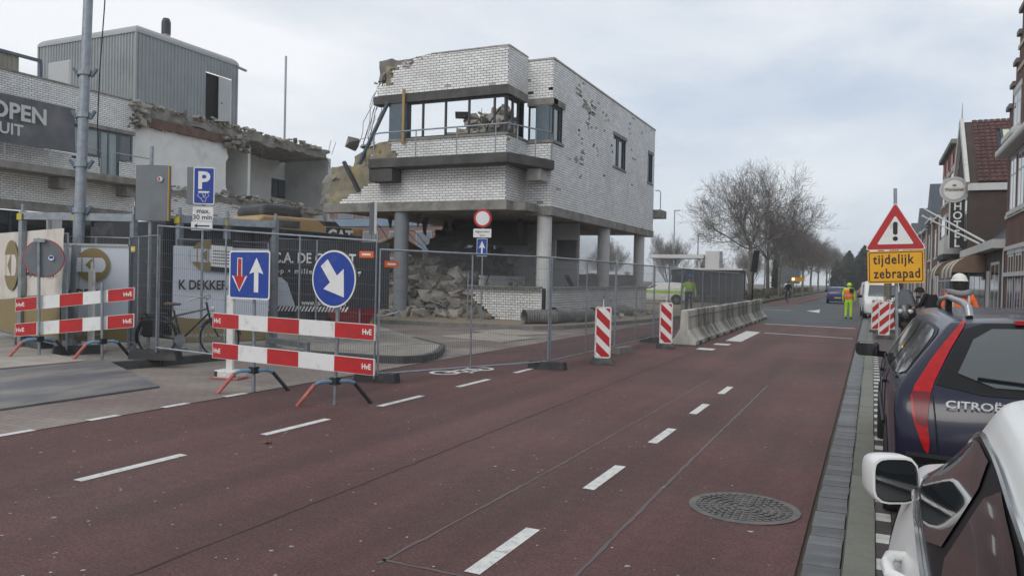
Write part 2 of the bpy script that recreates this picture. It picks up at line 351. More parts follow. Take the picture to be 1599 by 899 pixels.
# specks, leaf
b=MB(); q=random.Random(5)
for i in range(520):
    x=q.uniform(-7.6,-.5); yy=2.6+13*q.random()**1.6; r0=q.uniform(.004,.013)*(1 if q.random()<.88 else 1.7)
    n=6; b.add([(x+r0*q.uniform(.6,1.3)*math.cos(6.28*i_/n),yy+r0*q.uniform(.6,1.3)*math.sin(6.28*i_/n),.0035) for i_ in range(n)],[list(range(n))])
stuff(b.build('road_litter','speck'))['label']='pale chewing gum spots and grit on the red asphalt'
b=MB(); q=random.Random(2); lp=[]
for i in range(14):
    t=6.28*i/14; rr=.06*(1 if i%2 else .5)*q.uniform(.8,1.2); lp.append((-5.3+rr*math.cos(t),5.77+rr*.8*math.sin(t),.008+.018*q.random()))
b.add(lp+[(-5.3,5.77,.004)],[(i,(i+1)%14,14) for i in range(14)])
tag(b.build('fallen_leaf','leaf_brown'),'small brown dry leaf lying on the red road between lane dashes','leaf')
# right-hand gutter, kerb, marker blocks, pavement
gut=MB(); gut.quad((-.34,14,.001),(-.12,14,.001),(-.12,60,.001),(-.36,60,.001)); gut=struct(gut.build('gutter','gutter_brick'))
gb=MB(); gb.box((0,0,0),(.205,.188,.06)); gme=gb.mesh('gutter_brick','gutter_brick')
q=random.Random(11); yy=2.2
while yy<14:
    o=bpy.data.objects.new('gutter_brick',gme); COL.objects.link(o); o.parent=gut; o.location=(-.228+q.uniform(-.004,.004),yy,-.024+q.uniform(-.004,.004)); o.rotation_euler=(q.uniform(-.015,.015),-.03,q.uniform(-.02,.02)); yy+=.2
kb=MB(); kb.add([(-.125,-.49,-.1),(.06,-.49,-.1),(.06,.49,-.1),(-.125,.49,-.1),(-.105,-.49,.085),(.058,-.49,.09),(.058,.49,.09),(-.105,.49,.085)],[(0,3,2,1),(4,5,6,7),(0,1,5,4),(1,2,6,5),(2,3,7,6),(3,0,4,7)])
kme=kb.mesh('kerb_stone','kerb_stone')
kerb=MB(); kerb.bx(-.115,.05,2,60,-.1,.07); kerb=struct(kerb.build('kerb','kerb_dark'))
for i in range(34):
    o=bpy.data.objects.new('kerb_stone',kme); COL.objects.link(o); o.parent=kerb; o.location=(q.uniform(-.004,.004),2.6+.993*i,q.uniform(-.004,.004)); o.rotation_euler=(q.uniform(-.006,.006),0,q.uniform(-.004,.004))
pav=MB(); pav.quad((.05,-12,.06),(30,-12,.06),(30,330,.06),(.05,330,.06)); pav=struct(pav.build('pavement','paver_field'))
wm=MB(); wm.box((0,0,0),(.095,.195,.05)); wme=wm.mesh('marker_block','mark_white'); dm=MB(); dm.box((0,0,0),(.095,.295,.05)); dme=dm.mesh('paver','paver_dark')
yy=2.3
for i in range(44):
    for me,nm,dy,ln in ((wme,'marker_block',.1,.2),(dme,'paver',.35,.3)):
        o=bpy.data.objects.new(nm,me); COL.objects.link(o); o.parent=pav; o.location=(.112,yy+dy,.052+q.uniform(-.002,.002))
    yy+=.5
pv=MB(); pv.box((0,0,0),(.098,.205,.05)); pme=pv.mesh('paver','paver_dark')
for i in range(18):
    for j in range(2):
        o=bpy.data.objects.new('paver',pme); COL.objects.link(o); o.parent=pav; o.location=(.214+.103*j,2.9+.21*i+.1*j,.05+q.uniform(-.002,.002))
# left-hand pavements
struct(sheet('side_pavement',[(-30,-12),(-7.73,-12),(-7.73,12),(-7.6,33),(-7.2,60),(-60,60),(-60,-12)],-.004,'sandy_pave'))
RP=[(-34,8.3),(-15,8.5),(-11.3,8.25),(-11.05,9.4),(-10.95,10.6),(-10.4,11.85),(-9.6,12.0),(-8.4,12.05),(-7.95,12.2),(-7.75,12.6),(-7.85,13.3),(-8.15,14.0),(-8.6,14.9),(-10.2,16.2),(-13.3,19.0),(-18,20.6),(-34,20.8)]
b=MB(); b.prism(RP,-.02,.13); struct(b.build('raised_pavement','raised_pave'))
def kerb_run(nm,pts,mat,z0,z1,wd,group_parent,L0=1.0):
    for i in range(len(pts)-1):
        a,c=Vector((*pts[i],0)),Vector((*pts[i+1],0)); ln=(c-a).length; k=max(1,round(ln/L0)); d=(c-a)/ln; n_=Vector((d.y,-d.x,0))
        for t in range(k):
            p=a.lerp(c,(t+.006)/k); p2=a.lerp(c,(t+.994)/k); bb=MB()
            hh=z1+.002*((t*7+i*3)%3-1)
            bb.prism([tuple((p-n_*wd)[:2]),tuple((p2-n_*wd)[:2]),tuple((p2+n_*.012)[:2]),tuple((p+n_*.012)[:2])][::-1] if False else [tuple((p+n_*.012)[:2]),tuple((p2+n_*.012)[:2]),tuple((p2-n_*wd)[:2]),tuple((p-n_*wd)[:2])],z0,hh)
            bb.build(nm,mat,group_parent,bevel=.008)
isl=MB(); isl.bx(-11.2,-11.1,9,9.1,-.02,.1); isl=struct(isl.build('island_kerb','kerb_dark'))
kerb_run('kerb_stone',RP[2:14],'kerb_dark',-.05,.138,.11,isl)
# site ground behind its own kerb
SK=[(-34,20.9),(-20,21.0),(-12.6,21.9),(-9.8,22.6),(-9.05,23.3),(-8.6,25.5),(-8.1,29),(-7.6,34),(-7.2,42),(-7.1,56)]
b=MB(); b.prism(SK+[(-60,56),(-60,21)],-.02,.11); struct(b.build('site_ground','sand'))
sk=MB(); sk.bx(-9.3,-9.2,24,24.1,-.02,.1); sk=struct(sk.build('site_kerb','kerb_light'))
kerb_run('kerb_stone',SK[1:],'kerb_light',-.05,.13,.14,sk)
# verge with the trees beyond the junction
b=MB(); b.prism([(-12.5,60),(-8.6,61),(-7.8,64),(-8.4,90),(-8.5,330),(-12,330)],-.02,.16); struct(b.build('verge','grass'))
# loose steel and timber plates over the ground
def plate(name,pts,zs,mat,label,cat,th=.02,group=None):
    b=MB(); vs=[(x,y,z) for (x,y),z in zip(pts,zs)]; n=len(vs); vs+=[(x,y,z-th) for x,y,z in vs]
    b.add(vs,[list(range(n)),list(range(n,2*n))[::-1]]+[(i,n+i,n+(i+1)%n,(i+1)%n) for i in range(n)])
    return tag(b.build(name,mat),label,cat,group)
plate('steel_road_plate',[(-9.1,1.5),(-9.08,7.72),(-11.35,8.6),(-11.6,1.5)],[.022,.022,.165,.165],'steel_plate','large dusty grey steel plate ramping up onto the left pavement','steel plate')
plate('steel_road_plate',[(-11.75,3.0),(-11.45,8.3),(-13.2,8.75),(-16,3)],[.175,.175,.172,.175],'board_pale','pale dusty plate behind the large grey steel ramp','steel plate')
plate('ground_board',[(-10.6,18.1),(-8.45,17.5),(-8.3,19.3),(-10.3,20.2)],[.02,.02,.02,.02],'board_pale','pale flat board on the side street nearest the rounded island','board')
plate('ground_board',[(-10.9,20.5),(-9.1,19.8),(-8.5,21.2),(-10.4,21.9)],[.022]*4,'board_pale','pale flat board lying by the kerb of the demolition site','board')
# ------------------------------------------------------------------ demolished corner building
pm('white_brick',(.80,.80,.785),.65,.08,3,.15,60,island=.09,dirt=(.66,.65,.62),dscale=.7,dlo=.5,dhi=.72)
pm('white_brick_obj',(.80,.80,.785),.65,.06,5,.15,60,rand=.09)
pm('spalled_brick',(.40,.36,.315),.9,.25,12,.6,30,island=.3)
pm('mortar',(.055,.056,.062),.95,.2,8)
pm('concrete',(.26,.25,.225),.9,.18,2.5,.5,25,dirt=(.15,.14,.125),dscale=1.6,dlo=.46,dhi=.68,fine=.12)
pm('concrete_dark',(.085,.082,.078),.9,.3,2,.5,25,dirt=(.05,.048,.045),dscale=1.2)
pm('concrete_pale',(.40,.39,.37),.9,.15,3,.5,25,dirt=(.29,.275,.25),dscale=2,fine=.12)
pm('inner_leaf',(.24,.215,.16),.95,.3,2.5,.7,14,dirt=(.33,.27,.15),dscale=1.6,dlo=.5,dhi=.62)
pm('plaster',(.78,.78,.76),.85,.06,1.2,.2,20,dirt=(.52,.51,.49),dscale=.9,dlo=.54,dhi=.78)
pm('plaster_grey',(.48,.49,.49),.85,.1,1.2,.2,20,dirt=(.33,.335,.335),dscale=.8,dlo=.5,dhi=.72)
pm('frame_blue',(.085,.125,.155),.45,.12,4,dirt=(.13,.16,.18),dscale=2)
pm('frame_dark',(.035,.04,.045),.5,.15,4)
pm('column_white',(.58,.58,.57),.8,.08,2,.2,20,dirt=(.42,.415,.40),dscale=2,dlo=.52,dhi=.75)
pm('column_grey',(.20,.22,.24),.7,.1,2)
pm('timber',(.36,.24,.11),.8,.2,3,stretch=(1,1,.3))
pm('old_timber',(.15,.115,.085),.9,.3,3,island=.4)
pm('rubble',(.29,.27,.24),.95,.15,3,.6,20,island=.4,fine=.15)
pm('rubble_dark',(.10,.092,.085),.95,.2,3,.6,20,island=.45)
pm('rebar',(.09,.07,.06),.8,.2,10,metal=.3)
m=pm('clear_glass',(.55,.6,.62),.04,0,spec=.5)
t=m.node_tree; tr=t.nodes.new('ShaderNodeBsdfTransparent'); tr.inputs[0].default_value=(.86,.89,.9,1); ms=t.nodes.new('ShaderNodeMixShader'); fr=t.nodes.new('ShaderNodeFresnel'); fr.inputs[0].default_value=1.45
gl=t.nodes.new('ShaderNodeBsdfGlossy'); gl.inputs[1].default_value=.03; t.links.new(fr.outputs[0],ms.inputs[0]); t.links.new(tr.outputs[0],ms.inputs[1]); t.links.new(gl.outputs[0],ms.inputs[2]); t.links.new(ms.outputs[0],t.nodes['Material Output'].inputs[0])
glassm('dark_glass',(.02,.026,.03),.05)
glassm('sky_glass',(.10,.12,.135),.06)
BL,BH,JT=.221,.073,.017
def brickface(P0,ud,nd,rows,z0,z1,bk,back,sp=None,spall=None,th=.24,objs=None,mark=0):
    """courses of bricks proud of a dark mortar wall; rows(z)-> list of (u0,u1)"""
    ud=Vector((*ud,0)); nd=Vector((*nd,0)); P0=Vector((*P0,0)); zc=z0; r=0; cur=None; cz=z0
    def cell(mb,u0,u1,za,zb,d0,d1,mi=0):
        a=P0+ud*u0; c=P0+ud*u1
        vs=[a+nd*d0+Vector((0,0,za)),c+nd*d0+Vector((0,0,za)),c+nd*d1+Vector((0,0,za)),a+nd*d1+Vector((0,0,za))]
        vs+=[v+Vector((0,0,zb-za)) for v in vs]
        mb.add(vs,[(0,3,2,1),(4,5,6,7),(0,1,5,4),(1,2,6,5),(2,3,7,6),(3,0,4,7)],None,mi)
    def flush(iv,za,zb):
        for u0,u1 in iv: cell(back,u0,u1,za,zb,-th,0)
    while zc<z1-.02:
        iv=rows(zc+BH/2)
        if cur is None: cur=iv; cz=zc
        elif iv!=cur: flush(cur,cz,zc); cur=iv; cz=zc
        zt=min(zc+BH,z1)
        for u0,u1 in iv:
            u=math.floor(u0/(BL+JT))*(BL+JT)+(0 if r%2 else -(BL+JT)/2)
            while u<u1:
                a=max(u,u0); c=min(u+BL,u1)
                if c-a>.015:
                    d=.012+.004*((int(u*50)+r*3)%3-1)/1
                    if spall and spall((a+c)/2,zc): 
                        if sp is not None and (int(a*97)+r)%9: cell(sp,a,c,zc,zt,-.01,.003)
                    elif objs is not None:
                        objs.append((P0+ud*((a+c)/2)+nd*(d/2)+Vector((0,0,(zc+zt)/2)),c-a,math.atan2(ud.y,ud.x),zt-zc))
                    else: cell(bk,a,c,zc,zt,-.01,d)
                u+=BL+JT
        zc+=BH+JT; r+=1
    flush(cur,cz,min(zc,z1))
def sub(iv,holes):        # interval minus holes
    out=[iv]
    for h0,h1 in holes:
        nx=[]
        for a,c in out:
            if h1<=a or h0>=c: nx.append((a,c))
            else:
                if a<h0: nx.append((a,h0))
                if h1<c: nx.append((h1,c))
        out=nx
    return out
B=thing('demolished_building','half demolished white brick corner building standing on round columns','building',(-10.5,25.5,0))
bk,back,sp=MB(),MB(),MB(); XR,YC,YB,X1=-10.5,25.5,23.87,-11.5
q=random.Random(21); jag=[q.uniform(-.12,.12) for _ in range(200)]
def jg(z): return jag[int(z/.09)%200]
# right face: u = Y-25.5
def rr(z):
    h=[]
    if 6.65<z<8.05: h.append((7.1,8.95))
    if 6.63<z<8.1: h.append((12.85,13.75))
    if 6.5<z<7.9: h.append((-.1,.95))
    return sub((0,14.15),h)
def spal(u,z):
    n=noise.noise((u*.9,z*2.2,3.1))*.5+noise.noise((u*5,z*9,1.7))*.5
    k=.46
    for cu,cz,rx,rz,st in ((4.6,8.55,2.0,.5,.42),(2.9,6.6,.55,1.0,.40),(9.6,7.6,1.0,.9,.22),(4.0,7.6,1.4,.6,.22),(2.2,8.9,1.3,.3,.2)):
        k-=st*math.exp(-((u-cu)/rx)**2-((z-cz)/rz)**2)
    return n>k
brickface((XR,YC),(0,1),(1,0),rr,4.24,9.46,bk,back,sp,spal)
# narrow notch face: individual bricks
ob=[]
def rn(z): return [] if 6.6<z<7.86 else [(0,.985)]
brickface((X1+.012,YC),(1,0),(0,-1),rn,4.24,9.46,bk,back,sp,lambda u,z:noise.noise((u*6,z*9,5))>.62,objs=ob)
# return face
def rt(z): return [] if 6.6<z<7.95 else [(0,1.63)]
brickface((X1,YB),(0,1),(1,0),rt,4.3,9.58,bk,back,sp,lambda u,z:noise.noise((u*6,z*9,9))>.68)
# bay face (u from X=-19 to -11.5)
def ru(z):
    if z<5.5: l=.55+max(0,(z-4.45))*2.25+jg(z)*.9; l=max(.3,min(l,2.45)); return [(l,7.5)]
    if z<5.85: return [(2.6,7.5)]
    if z<6.55: return [(2.75+(.25 if z<6.2 else 0)+jg(z)*.8,7.5)]
    if z<8.27: return []
    if z<8.62: return [(2.05+(z-8.27)*.2+jg(z),7.5)]
    if z<9.2: return [(2.75+jg(z)*.7,7.5)]
    l=2.8+(z-9.2)*3.2+jg(z)*2
    return [(min(l,6),7.5)]
brickface((-19,YB),(1,0),(0,-1),ru,4.33,9.6,bk,back,sp,lambda u,z:noise.noise((u*4,z*8,2))>.7)
# low ground-floor wall, front piece and road side
def rl(z): l=.15+(.85-min(z,.95))*1.3*(1 if z<.95 else 0)+abs(jg(z))*1.2; return [(max(.05,min(l,1.3)),2.95)]
brickface((-13.6,25.25),(1,0),(0,-1),rl,.12,1.28,bk,back,sp,lambda u,z:noise.noise((u*4,z*8,22))>.66)
brickface((-10.62,25.55),(0,1),(1,0),lambda z:[(0,13.6)],.12,1.28,bk,back,sp,lambda u,z:noise.noise((u*4,z*8,32))>.66)
stuff(bk.build('brickwork','white_brick',B)); back.build('wall','mortar',B); stuff(sp.build('spalled_brickwork','spalled_brick',B))
bme={}
for p,ln,an,hh in ob:
    key=(round(ln,2),round(hh,3))
    if key not in bme: t_=MB(); t_.box((0,0,0),(ln,.03,hh)); bme[key]=t_.mesh('brick','white_brick_obj')
    o=bpy.data.objects.new('brick',bme[key]); COL.objects.link(o); o.parent=B; o.location=p-B.location; o.rotation_euler=(0,0,an)
b=MB()    # copings
b.bx(XR-.27,XR+.035,YC-.035,YC+14.2,9.465,9.53); b.bx(X1-.25,XR-.275,YC-.035,YC+.2,9.465,9.528); b.bx(X1-.25,X1+.035,YB-.035,YC-.04,9.585,9.64); b.bx(-14.6,X1-.255,YB-.035,YB+.25,9.605,9.645)
b.build('coping','concrete_pale',B)
b=MB()    # inner concrete leaf behind parapets
b.bx(-15.6,X1-.26,YB+.25,YB+.45,8.2,9.45); b.bx(XR-.5,XR-.25,YC+.25,YC+14.1,4.3,6.4); b.bx(XR-.5,XR-.25,YC+1.1,YC+14.1,8.2,9.4); b.bx(-16.4,X1-.26,YB+.25,YB+.4,4.3,6.5)
b.bx(XR-.5,XR-.25,YC+1.2,YC+6.8,6.41,8.19);b.bx(XR-.5,XR-.25,YC+9.1,YC+12.6,6.41,8.19)
b.build('inner_wall','inner_leaf',B)
def broken(name,mat,x0,x1,y0,y1,z0,z1,nx,nz,amp,seed,parent,edge='l'):
    """slab of masonry with a ragged left / top edge"""
    q=random.Random(seed); b=MB(); vs=[];fs=[]
    for i in range(nx+1):
        for k in range(nz+1):
            x=x0+(x1-x0)*i/nx; z=z0+(z1-z0)*k/nz
            d=amp*(noise.noise((x*2.3+seed,z*2.9,seed*.7))*1.1+noise.noise((x*7,z*8,seed))*.5)
            if i==0 or (k==nz and i<nx): x+=d*1.2; z+=d*.9
            yy=y0+amp*.5*noise.noise((x*3,z*3,seed+4))
            vs.append((x,yy,z))
    n=len(vs); vs+=[(x,y1,z) for x,_,z in vs]; W=nz+1
    for i in range(nx):
        for k in range(nz):
            a=i*W+k; fs+=[(a,a+W,a+W+1,a+1),(n+a,n+a+1,n+a+W+1,n+a+W)]
    for k in range(nz): fs+=[(k,k+1,n+k+1,n+k),(nx*W+k,n+nx*W+k,n+nx*W+k+1,nx*W+k+1)]
    for i in range(nx): a=i*W+nz; c=i*W; fs+=[(a,a+W,n+a+W,n+a),(c,n+c,n+c+W,c+W)]
    b.add(vs,fs); return b.build(name,mat,parent)
# insulation / inner leaf exposed where the face brick has come off
broken('exposed_wall','inner_leaf',-19.0,-16.2,YB+.03,YB+.3,4.33,5.75,9,6,.16,3,B)
broken('exposed_wall','inner_leaf',-17.3,-16.05,YB+.04,YB+.3,5.76,6.55,5,4,.14,5,B)
broken('exposed_wall','inner_leaf',-16.6,-15.6,YB+.05,YB+.34,8.3,9.35,5,5,.14,8,B)
broken('exposed_wall','concrete',-16.9,-14.6,YB+.12,YB+.45,8.9,9.62,10,3,.10,12,B)
broken('exposed_wall','inner_leaf',-17.9,-16.7,YB+.12,YB+.5,5.3,6.2,6,5,.22,23,B)
broken('exposed_wall','concrete',-19.6,-18.2,YB+.2,YB+.6,4.35,5.35,7,5,.22,27,B)
b=MB(); q=random.Random(52)
for i in range(90):
    t_=q.random(); b.rock((-16.9+2.2*t_+q.uniform(-.15,.15),YB+q.uniform(.0,.35),8.75+.85*t_**.5+q.uniform(-.12,.1)),.04+.13*q.random()**2,2300+i)
for i in range(90): t_=q.random(); b.rock((-18.9+2.3*t_,YB+q.uniform(.05,.4),5.35+.9*t_+q.uniform(-.2,.1)),.04+.14*q.random()**2,2500+i)
stuff(b.build('broken_edge','rubble',B))
# concrete beams
def beam(name,pts,z0,z1,out,dep,mat,parent=B):
    for i in range(len(pts)-1):
        a,c=Vector((*pts[i],0)),Vector((*pts[i+1],0)); d=(c-a).normalized(); n_=Vector((d.y,-d.x,0)); b=MB()
        e0=out if i>0 else 0; 
        P=[a+n_*out-d*e0*0,c+n_*out,c-n_*dep,a-n_*dep]
        b.prism([tuple(p[:2]) for p in P],z0,z1); b.build(name,mat,parent,bevel=.015)
LB=[(-19.3,YB),(X1+.03,YB)]
beam('floor_beam',[(-19.3,YB),(X1+.06,YB)],3.98,4.325,.055,.4,'concrete'); beam('floor_beam',[(X1,YB-.052),(X1,YC-.07)],3.982,4.322,.062,.4,'concrete'); beam('floor_beam',[(X1+.065,YC),(XR+.055,YC)],3.90,4.236,.06,.4,'concrete'); beam('floor_beam',[(XR,YC-.058),(XR,YC+14.15)],3.9,4.234,.06,.4,'concrete')
beam('lintel_beam',[(-17.05,YB),(X1+.06,YB)],7.95,8.265,.06,.4,'concrete_dark'); beam('lintel_beam',[(X1,YB-.055),(X1,YC-.07)],7.952,8.262,.062,.4,'concrete'); beam('lintel_beam',[(X1+.065,YC),(XR+.07,YC)],7.86,8.1,.07,.35,'concrete'); beam('lintel_beam',[(XR,YC-.068),(XR,YC+1.1)],7.862,8.098,.07,.3,'concrete')
b=MB(); b.bx(-16.35,X1+.05,YB-.07,YB+.3,6.56,6.63); b.bx(X1-.2,X1+.065,YB+.302,YC-.03,6.562,6.628); b.bx(X1+.07,XR+.07,YC-.07,YC+.2,6.50,6.60); b.bx(XR-.2,XR+.068,YC+.202,YC+1.05,6.502,6.598); b.build('window_sill','concrete',B)
# balcony slab with corner
b=MB(); b.prism([(-16.75,23.15),(-11.15,23.15),(-10.36,25.3),(-10.36,25.46),(-11.46,25.46),(-11.46,23.84),(-16.75,23.84)],5.50,5.84); b.build('balcony_slab','concrete_dark',B,bevel=.02)
b=MB(); b.bx(-16.75,-15.75,23.22,23.83,5.02,5.49); b.build('balcony_bracket','concrete_dark',B)
b=MB(); b.bx(-11.1,-10.62,24.75,25.44,5.08,5.49); b.build('balcony_bracket','concrete_pale',B)
# railing
b=MB(); R0=[(-16.55,23.2,5.85),(-16.55,23.2,6.62),(-16.5,23.2,6.73),(-16.35,23.2,6.76),(-11.17,23.2,6.80),(-10.42,25.25,6.80),(-10.42,25.3,6.72),(-10.42,25.3,5.85)]
ra=b.tube(R0,.028,8).build('railing','galv',B,smooth=True)
for x,yy in ((-14.75,23.2),(-13.1,23.2),(-11.6,23.2),(-11.0,23.65),(-10.7,24.5)):
    b=MB(); b.cyl((x,yy,5.6),(x,yy,6.79),.022,n=8); b.build('post','galv',ra)
# bay glazing: frames, panes
def window(parent,P0,ud,nd,u0,u1,z0,z1,divs,fm,gm,fw=.06,dep=.08,trans=(),off=-.1,skip=(),poff=0):
    ud=Vector((*ud,0)); nd=Vector((*nd,0)); P0=Vector((*P0,0)); an=math.atan2(ud.y,ud.x)
    def T(u,z,e=0): return Matrix.Translation(P0+ud*u+nd*(off+e)+Vector((0,0,z)))@Matrix.Rotation(an,4,'Z')
    b=MB(); 
    b.box((0,0,0),(u1-u0,dep,fw),T((u0+u1)/2,z0+fw/2)); b.box((0,0,0),(u1-u0,dep,fw),T((u0+u1)/2,z1-fw/2))
    us=[u0+fw/2]+list(divs)+[u1-fw/2]
    for u in us: b.box((0,0,0),(fw,dep*.98,z1-z0-2*fw),T(u,(z0+z1)/2))
    for zt in trans: b.box((0,0,0),(u1-u0-2*fw,dep*.9,fw*.8),T((u0+u1)/2,zt))
    wo=b.build('window',fm,parent)
    for i in range(len(us)-1):
        if i in skip: continue
        g=MB(); g.box((0,0,0),(us[i+1]-us[i]-fw,.012,z1-z0-2*fw),T((us[i]+us[i+1])/2,(z0+z1)/2,poff)); g.build('pane',gm,wo)
    return wo
window(B,(-19,YB),(1,0),(0,-1),3.45,7.4,6.635,7.945,[4.05,5.0,5.95,6.95],'frame_dark','clear_glass',.065,skip=(0,1,2,3,4))
window(B,(X1,YB),(0,1),(1,0),.1,1.5,6.635,7.945,[.6,1.05],'frame_dark','clear_glass',.065,skip=(0,1))
b=MB(); b.bx(-16.35,-15.58,YB-.02,YB+.22,6.64,7.94); b.build('grey_panel','frame_blue',B)
b=MB(); b.bx(X1+.38,XR-.12,YC-.02,YC+.25,6.61,7.85); b.build('grey_panel','frame_blue',B)
window(B,(X1,YC),(1,0),(0,-1),.03,.37,6.61,7.85,[],'frame_dark','clear_glass',.05)
window(B,(XR,YC),(0,1),(1,0),.02,.95,6.605,7.855,[.3],'frame_blue','dark_glass',.07)
for (u0,u1,za,zb,dv) in ((7.1,8.95,6.68,8.02,[7.9,8.1]),(12.85,13.75,6.66,8.08,[13.2])):
    window(B,(XR,YC),(0,1),(1,0),u0,u1,za,zb,dv,'frame_blue','dark_glass',.07)
    b=MB(); b.bx(XR-.1,XR+.06,YC+u0-.06,YC+u1+.06,za-.09,za-.005); b.build('window_sill','concrete',B)
    b=MB(); b.bx(XR-.1,XR+.05,YC+u0-.06,YC+u1+.06,zb+.01,zb+.16); b.build('lintel','concrete',B)
# floor slab and rubble on it
b=MB(); b.bx(-18.8,XR-.45,YB+.45,39.5,4.0,4.28); b.build('floor_slab','concrete',B)
b=MB(); b.bx(-10.9,-10.1,39.66,40.9,4.95,5.35); b.build('balcony_slab','concrete',B)
b=MB(); b.tube([(-10.42,39.7,6.35),(-10.22,39.72,6.35),(-10.15,39.75,6.25),(-10.15,39.75,5.36)],.025,6); b.build('railing','galv',B)
# columns
for x,yy,mt in ((-10.83,25.78,'column_white'),(-10.83,32.6,'column_white'),(-10.83,38.3,'column_white'),(-15.9,24.15,'column_grey'),(-15.9,32.6,'column_white'),(-15.9,38.3,'column_white'),(-21.5,24.3,'column_grey')):
    b=MB(); b.cyl((x,yy,.1),(x,yy,3.99),.27,n=28,caps=False); b.build('column',mt,B,smooth=True)
# ground-floor inner walls
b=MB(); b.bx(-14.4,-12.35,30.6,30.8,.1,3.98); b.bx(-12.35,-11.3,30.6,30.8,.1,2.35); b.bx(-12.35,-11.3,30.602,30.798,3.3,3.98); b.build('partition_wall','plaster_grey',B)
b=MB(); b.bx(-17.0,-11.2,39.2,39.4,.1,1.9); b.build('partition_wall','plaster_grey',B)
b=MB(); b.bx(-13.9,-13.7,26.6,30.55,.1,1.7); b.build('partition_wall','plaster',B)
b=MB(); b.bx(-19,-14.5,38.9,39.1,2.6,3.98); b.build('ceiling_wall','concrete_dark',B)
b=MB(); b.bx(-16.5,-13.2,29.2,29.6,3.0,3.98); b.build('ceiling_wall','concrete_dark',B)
b=MB(); b.bx(-13.5,-10.66,25.0,25.34,1.285,1.34); b.build('wall_cap','concrete',B); b=MB(); b.bx(-10.95,-10.5,26.1,39.2,1.285,1.34); b.build('wall_cap','concrete_pale',B)
# loose broken pieces hanging at the torn edge
def wires(name,pts_list,r,parent,mat='rebar'):
    b=MB()
    for P in pts_list: b.tube(P,r,4)
    return b.build(name,mat,parent)
q=random.Random(9); W=[]
for i in range(7):
    x=-17.0+q.uniform(-.2,.25); P=[Vector((x+.3,YB+.1,8.9+q.uniform(-.3,.3)))]
    for k in range(8): P.append(P[-1]+Vector((q.uniform(-.16,.02)-.06*(k<3),q.uniform(-.05,.05),-.28+q.uniform(-.1,.06))))
    for k in range(4): P.append(P[-1]+Vector((q.uniform(-.05,.25),q.uniform(-.05,.05),q.uniform(-.2,.15))))
    W.append(P)
[wires('reinforcement_bar',[P_],.011,B) for P_ in W]
b=MB(); b.rock((-18.15,YB+.1,6.62),.42,4,flat=.8); b.rock((-17.55,YB+.1,6.48),.2,6); b.build('hanging_concrete','concrete',B)
b=MB(); b.rock((-13.75,YB+.8,7.55),.24,14,flat=1.3); b.build('hanging_concrete','concrete_dark',B)
b=MB(); b.cyl((-16.35,YB-.1,8.0),(-18.3,YB+.2,5.0),.075,n=10); b.build('bent_pipe','frame_blue',B,smooth=True)
b=MB(); b.bar((-18.35,YB-.05,5.9),(-17.6,YB-.1,4.75),.12); b.build('bent_beam','frame_dark',B)
b=MB(); b.bar((-15.62,YB-.14,8.42),(-15.66,YB-.16,6.4),.1,.06); b.build('plank','timber',B)
# ------------------------------------------------------------------ rubble heaps (countless)
def heap(name,mat,cx,cy,rx,ry,hh,n,r0,r1,seed,label,zb=.1,parent=None):
    q=random.Random(seed); b=MB()
    vs=[];fs=[];K=22
    for i in range(K+1):
        for j in range(K+1):
            u,v=2*i/K-1,2*j/K-1; d=math.hypot(u,v); z=hh*max(0,1-d**1.6)*(.75+.5*noise.noise((u*2.5,v*2.5,seed)))
            vs.append((cx+u*rx,cy+v*ry,zb-.05+max(0,z)))
    for i in range(K):
        for j in range(K): a=i*(K+1)+j; fs.append((a,a+K+1,a+K+2,a+1))
    b.add(vs,fs)
    for i in range(n):
        a=q.uniform(0,6.28); d=q.random()**.5; u,v=d*math.cos(a),d*math.sin(a)
        z=hh*max(0,1-d**1.6)*(.75+.5*noise.noise((u*2.5,v*2.5,seed)))
        b.rock((cx+u*rx,cy+v*ry,zb+z+q.uniform(-.05,.12)),r0+(r1-r0)*q.random()**2.5,seed*1000+i)
    o=stuff(b.build(name,mat,parent)); o['label']=label; return o
heap('rubble_heap','rubble',-16.3,27.4,4.6,3.4,2.5,2800,.03,.45,1,'grey broken concrete heaped under the white brick corner building')
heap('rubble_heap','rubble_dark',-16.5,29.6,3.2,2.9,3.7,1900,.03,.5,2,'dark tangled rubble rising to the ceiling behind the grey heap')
heap('rubble_heap','rubble',-22.5,28.5,4.5,4.0,2.6,1000,.04,.45,3,'grey rubble heap behind the black container')
heap('rubble_heap','sand',-15,25.0,2.8,1.2,.35,220,.03,.13,4,'sandy grit and small stones spread along the site kerb')
heap('rubble_heap','rubble',-14.4,28.3,3.4,3.3,5.0,760,.06,.42,5,'broken concrete piled on the upper floor behind the bay windows',4.25)
heap('rubble_heap','rubble',-9.7,30.8,.75,6.5,.4,260,.03,.16,7,'low strip of debris along the foot of the white brick wall')
b=MB(); q=random.Random(88)
for i in range(45): t_=q.uniform(0,6.28); p_=Vector((-16+3.2*q.uniform(-1,1),27.2+2.6*q.uniform(-1,1),1.0+1.2*q.random())); d_=Vector((math.cos(t_),math.sin(t_),q.uniform(-.5,.8))).normalized(); b.bar(p_,p_+d_*q.uniform(.3,.9),q.uniform(.03,.08),q.uniform(.02,.05))
o=stuff(b.build('scrap_timber','old_timber')); o['label']='broken laths and strips sticking out of the rubble'
b=MB(); b.rock((-14.9,26.6,6.85),.75,55,flat=.6); b.rock((-13.8,26.9,7.0),.6,57,flat=.5); tag(b.build('tan_slab','sand'),'tan broken slabs on the upper floor behind the bay windows','slab')
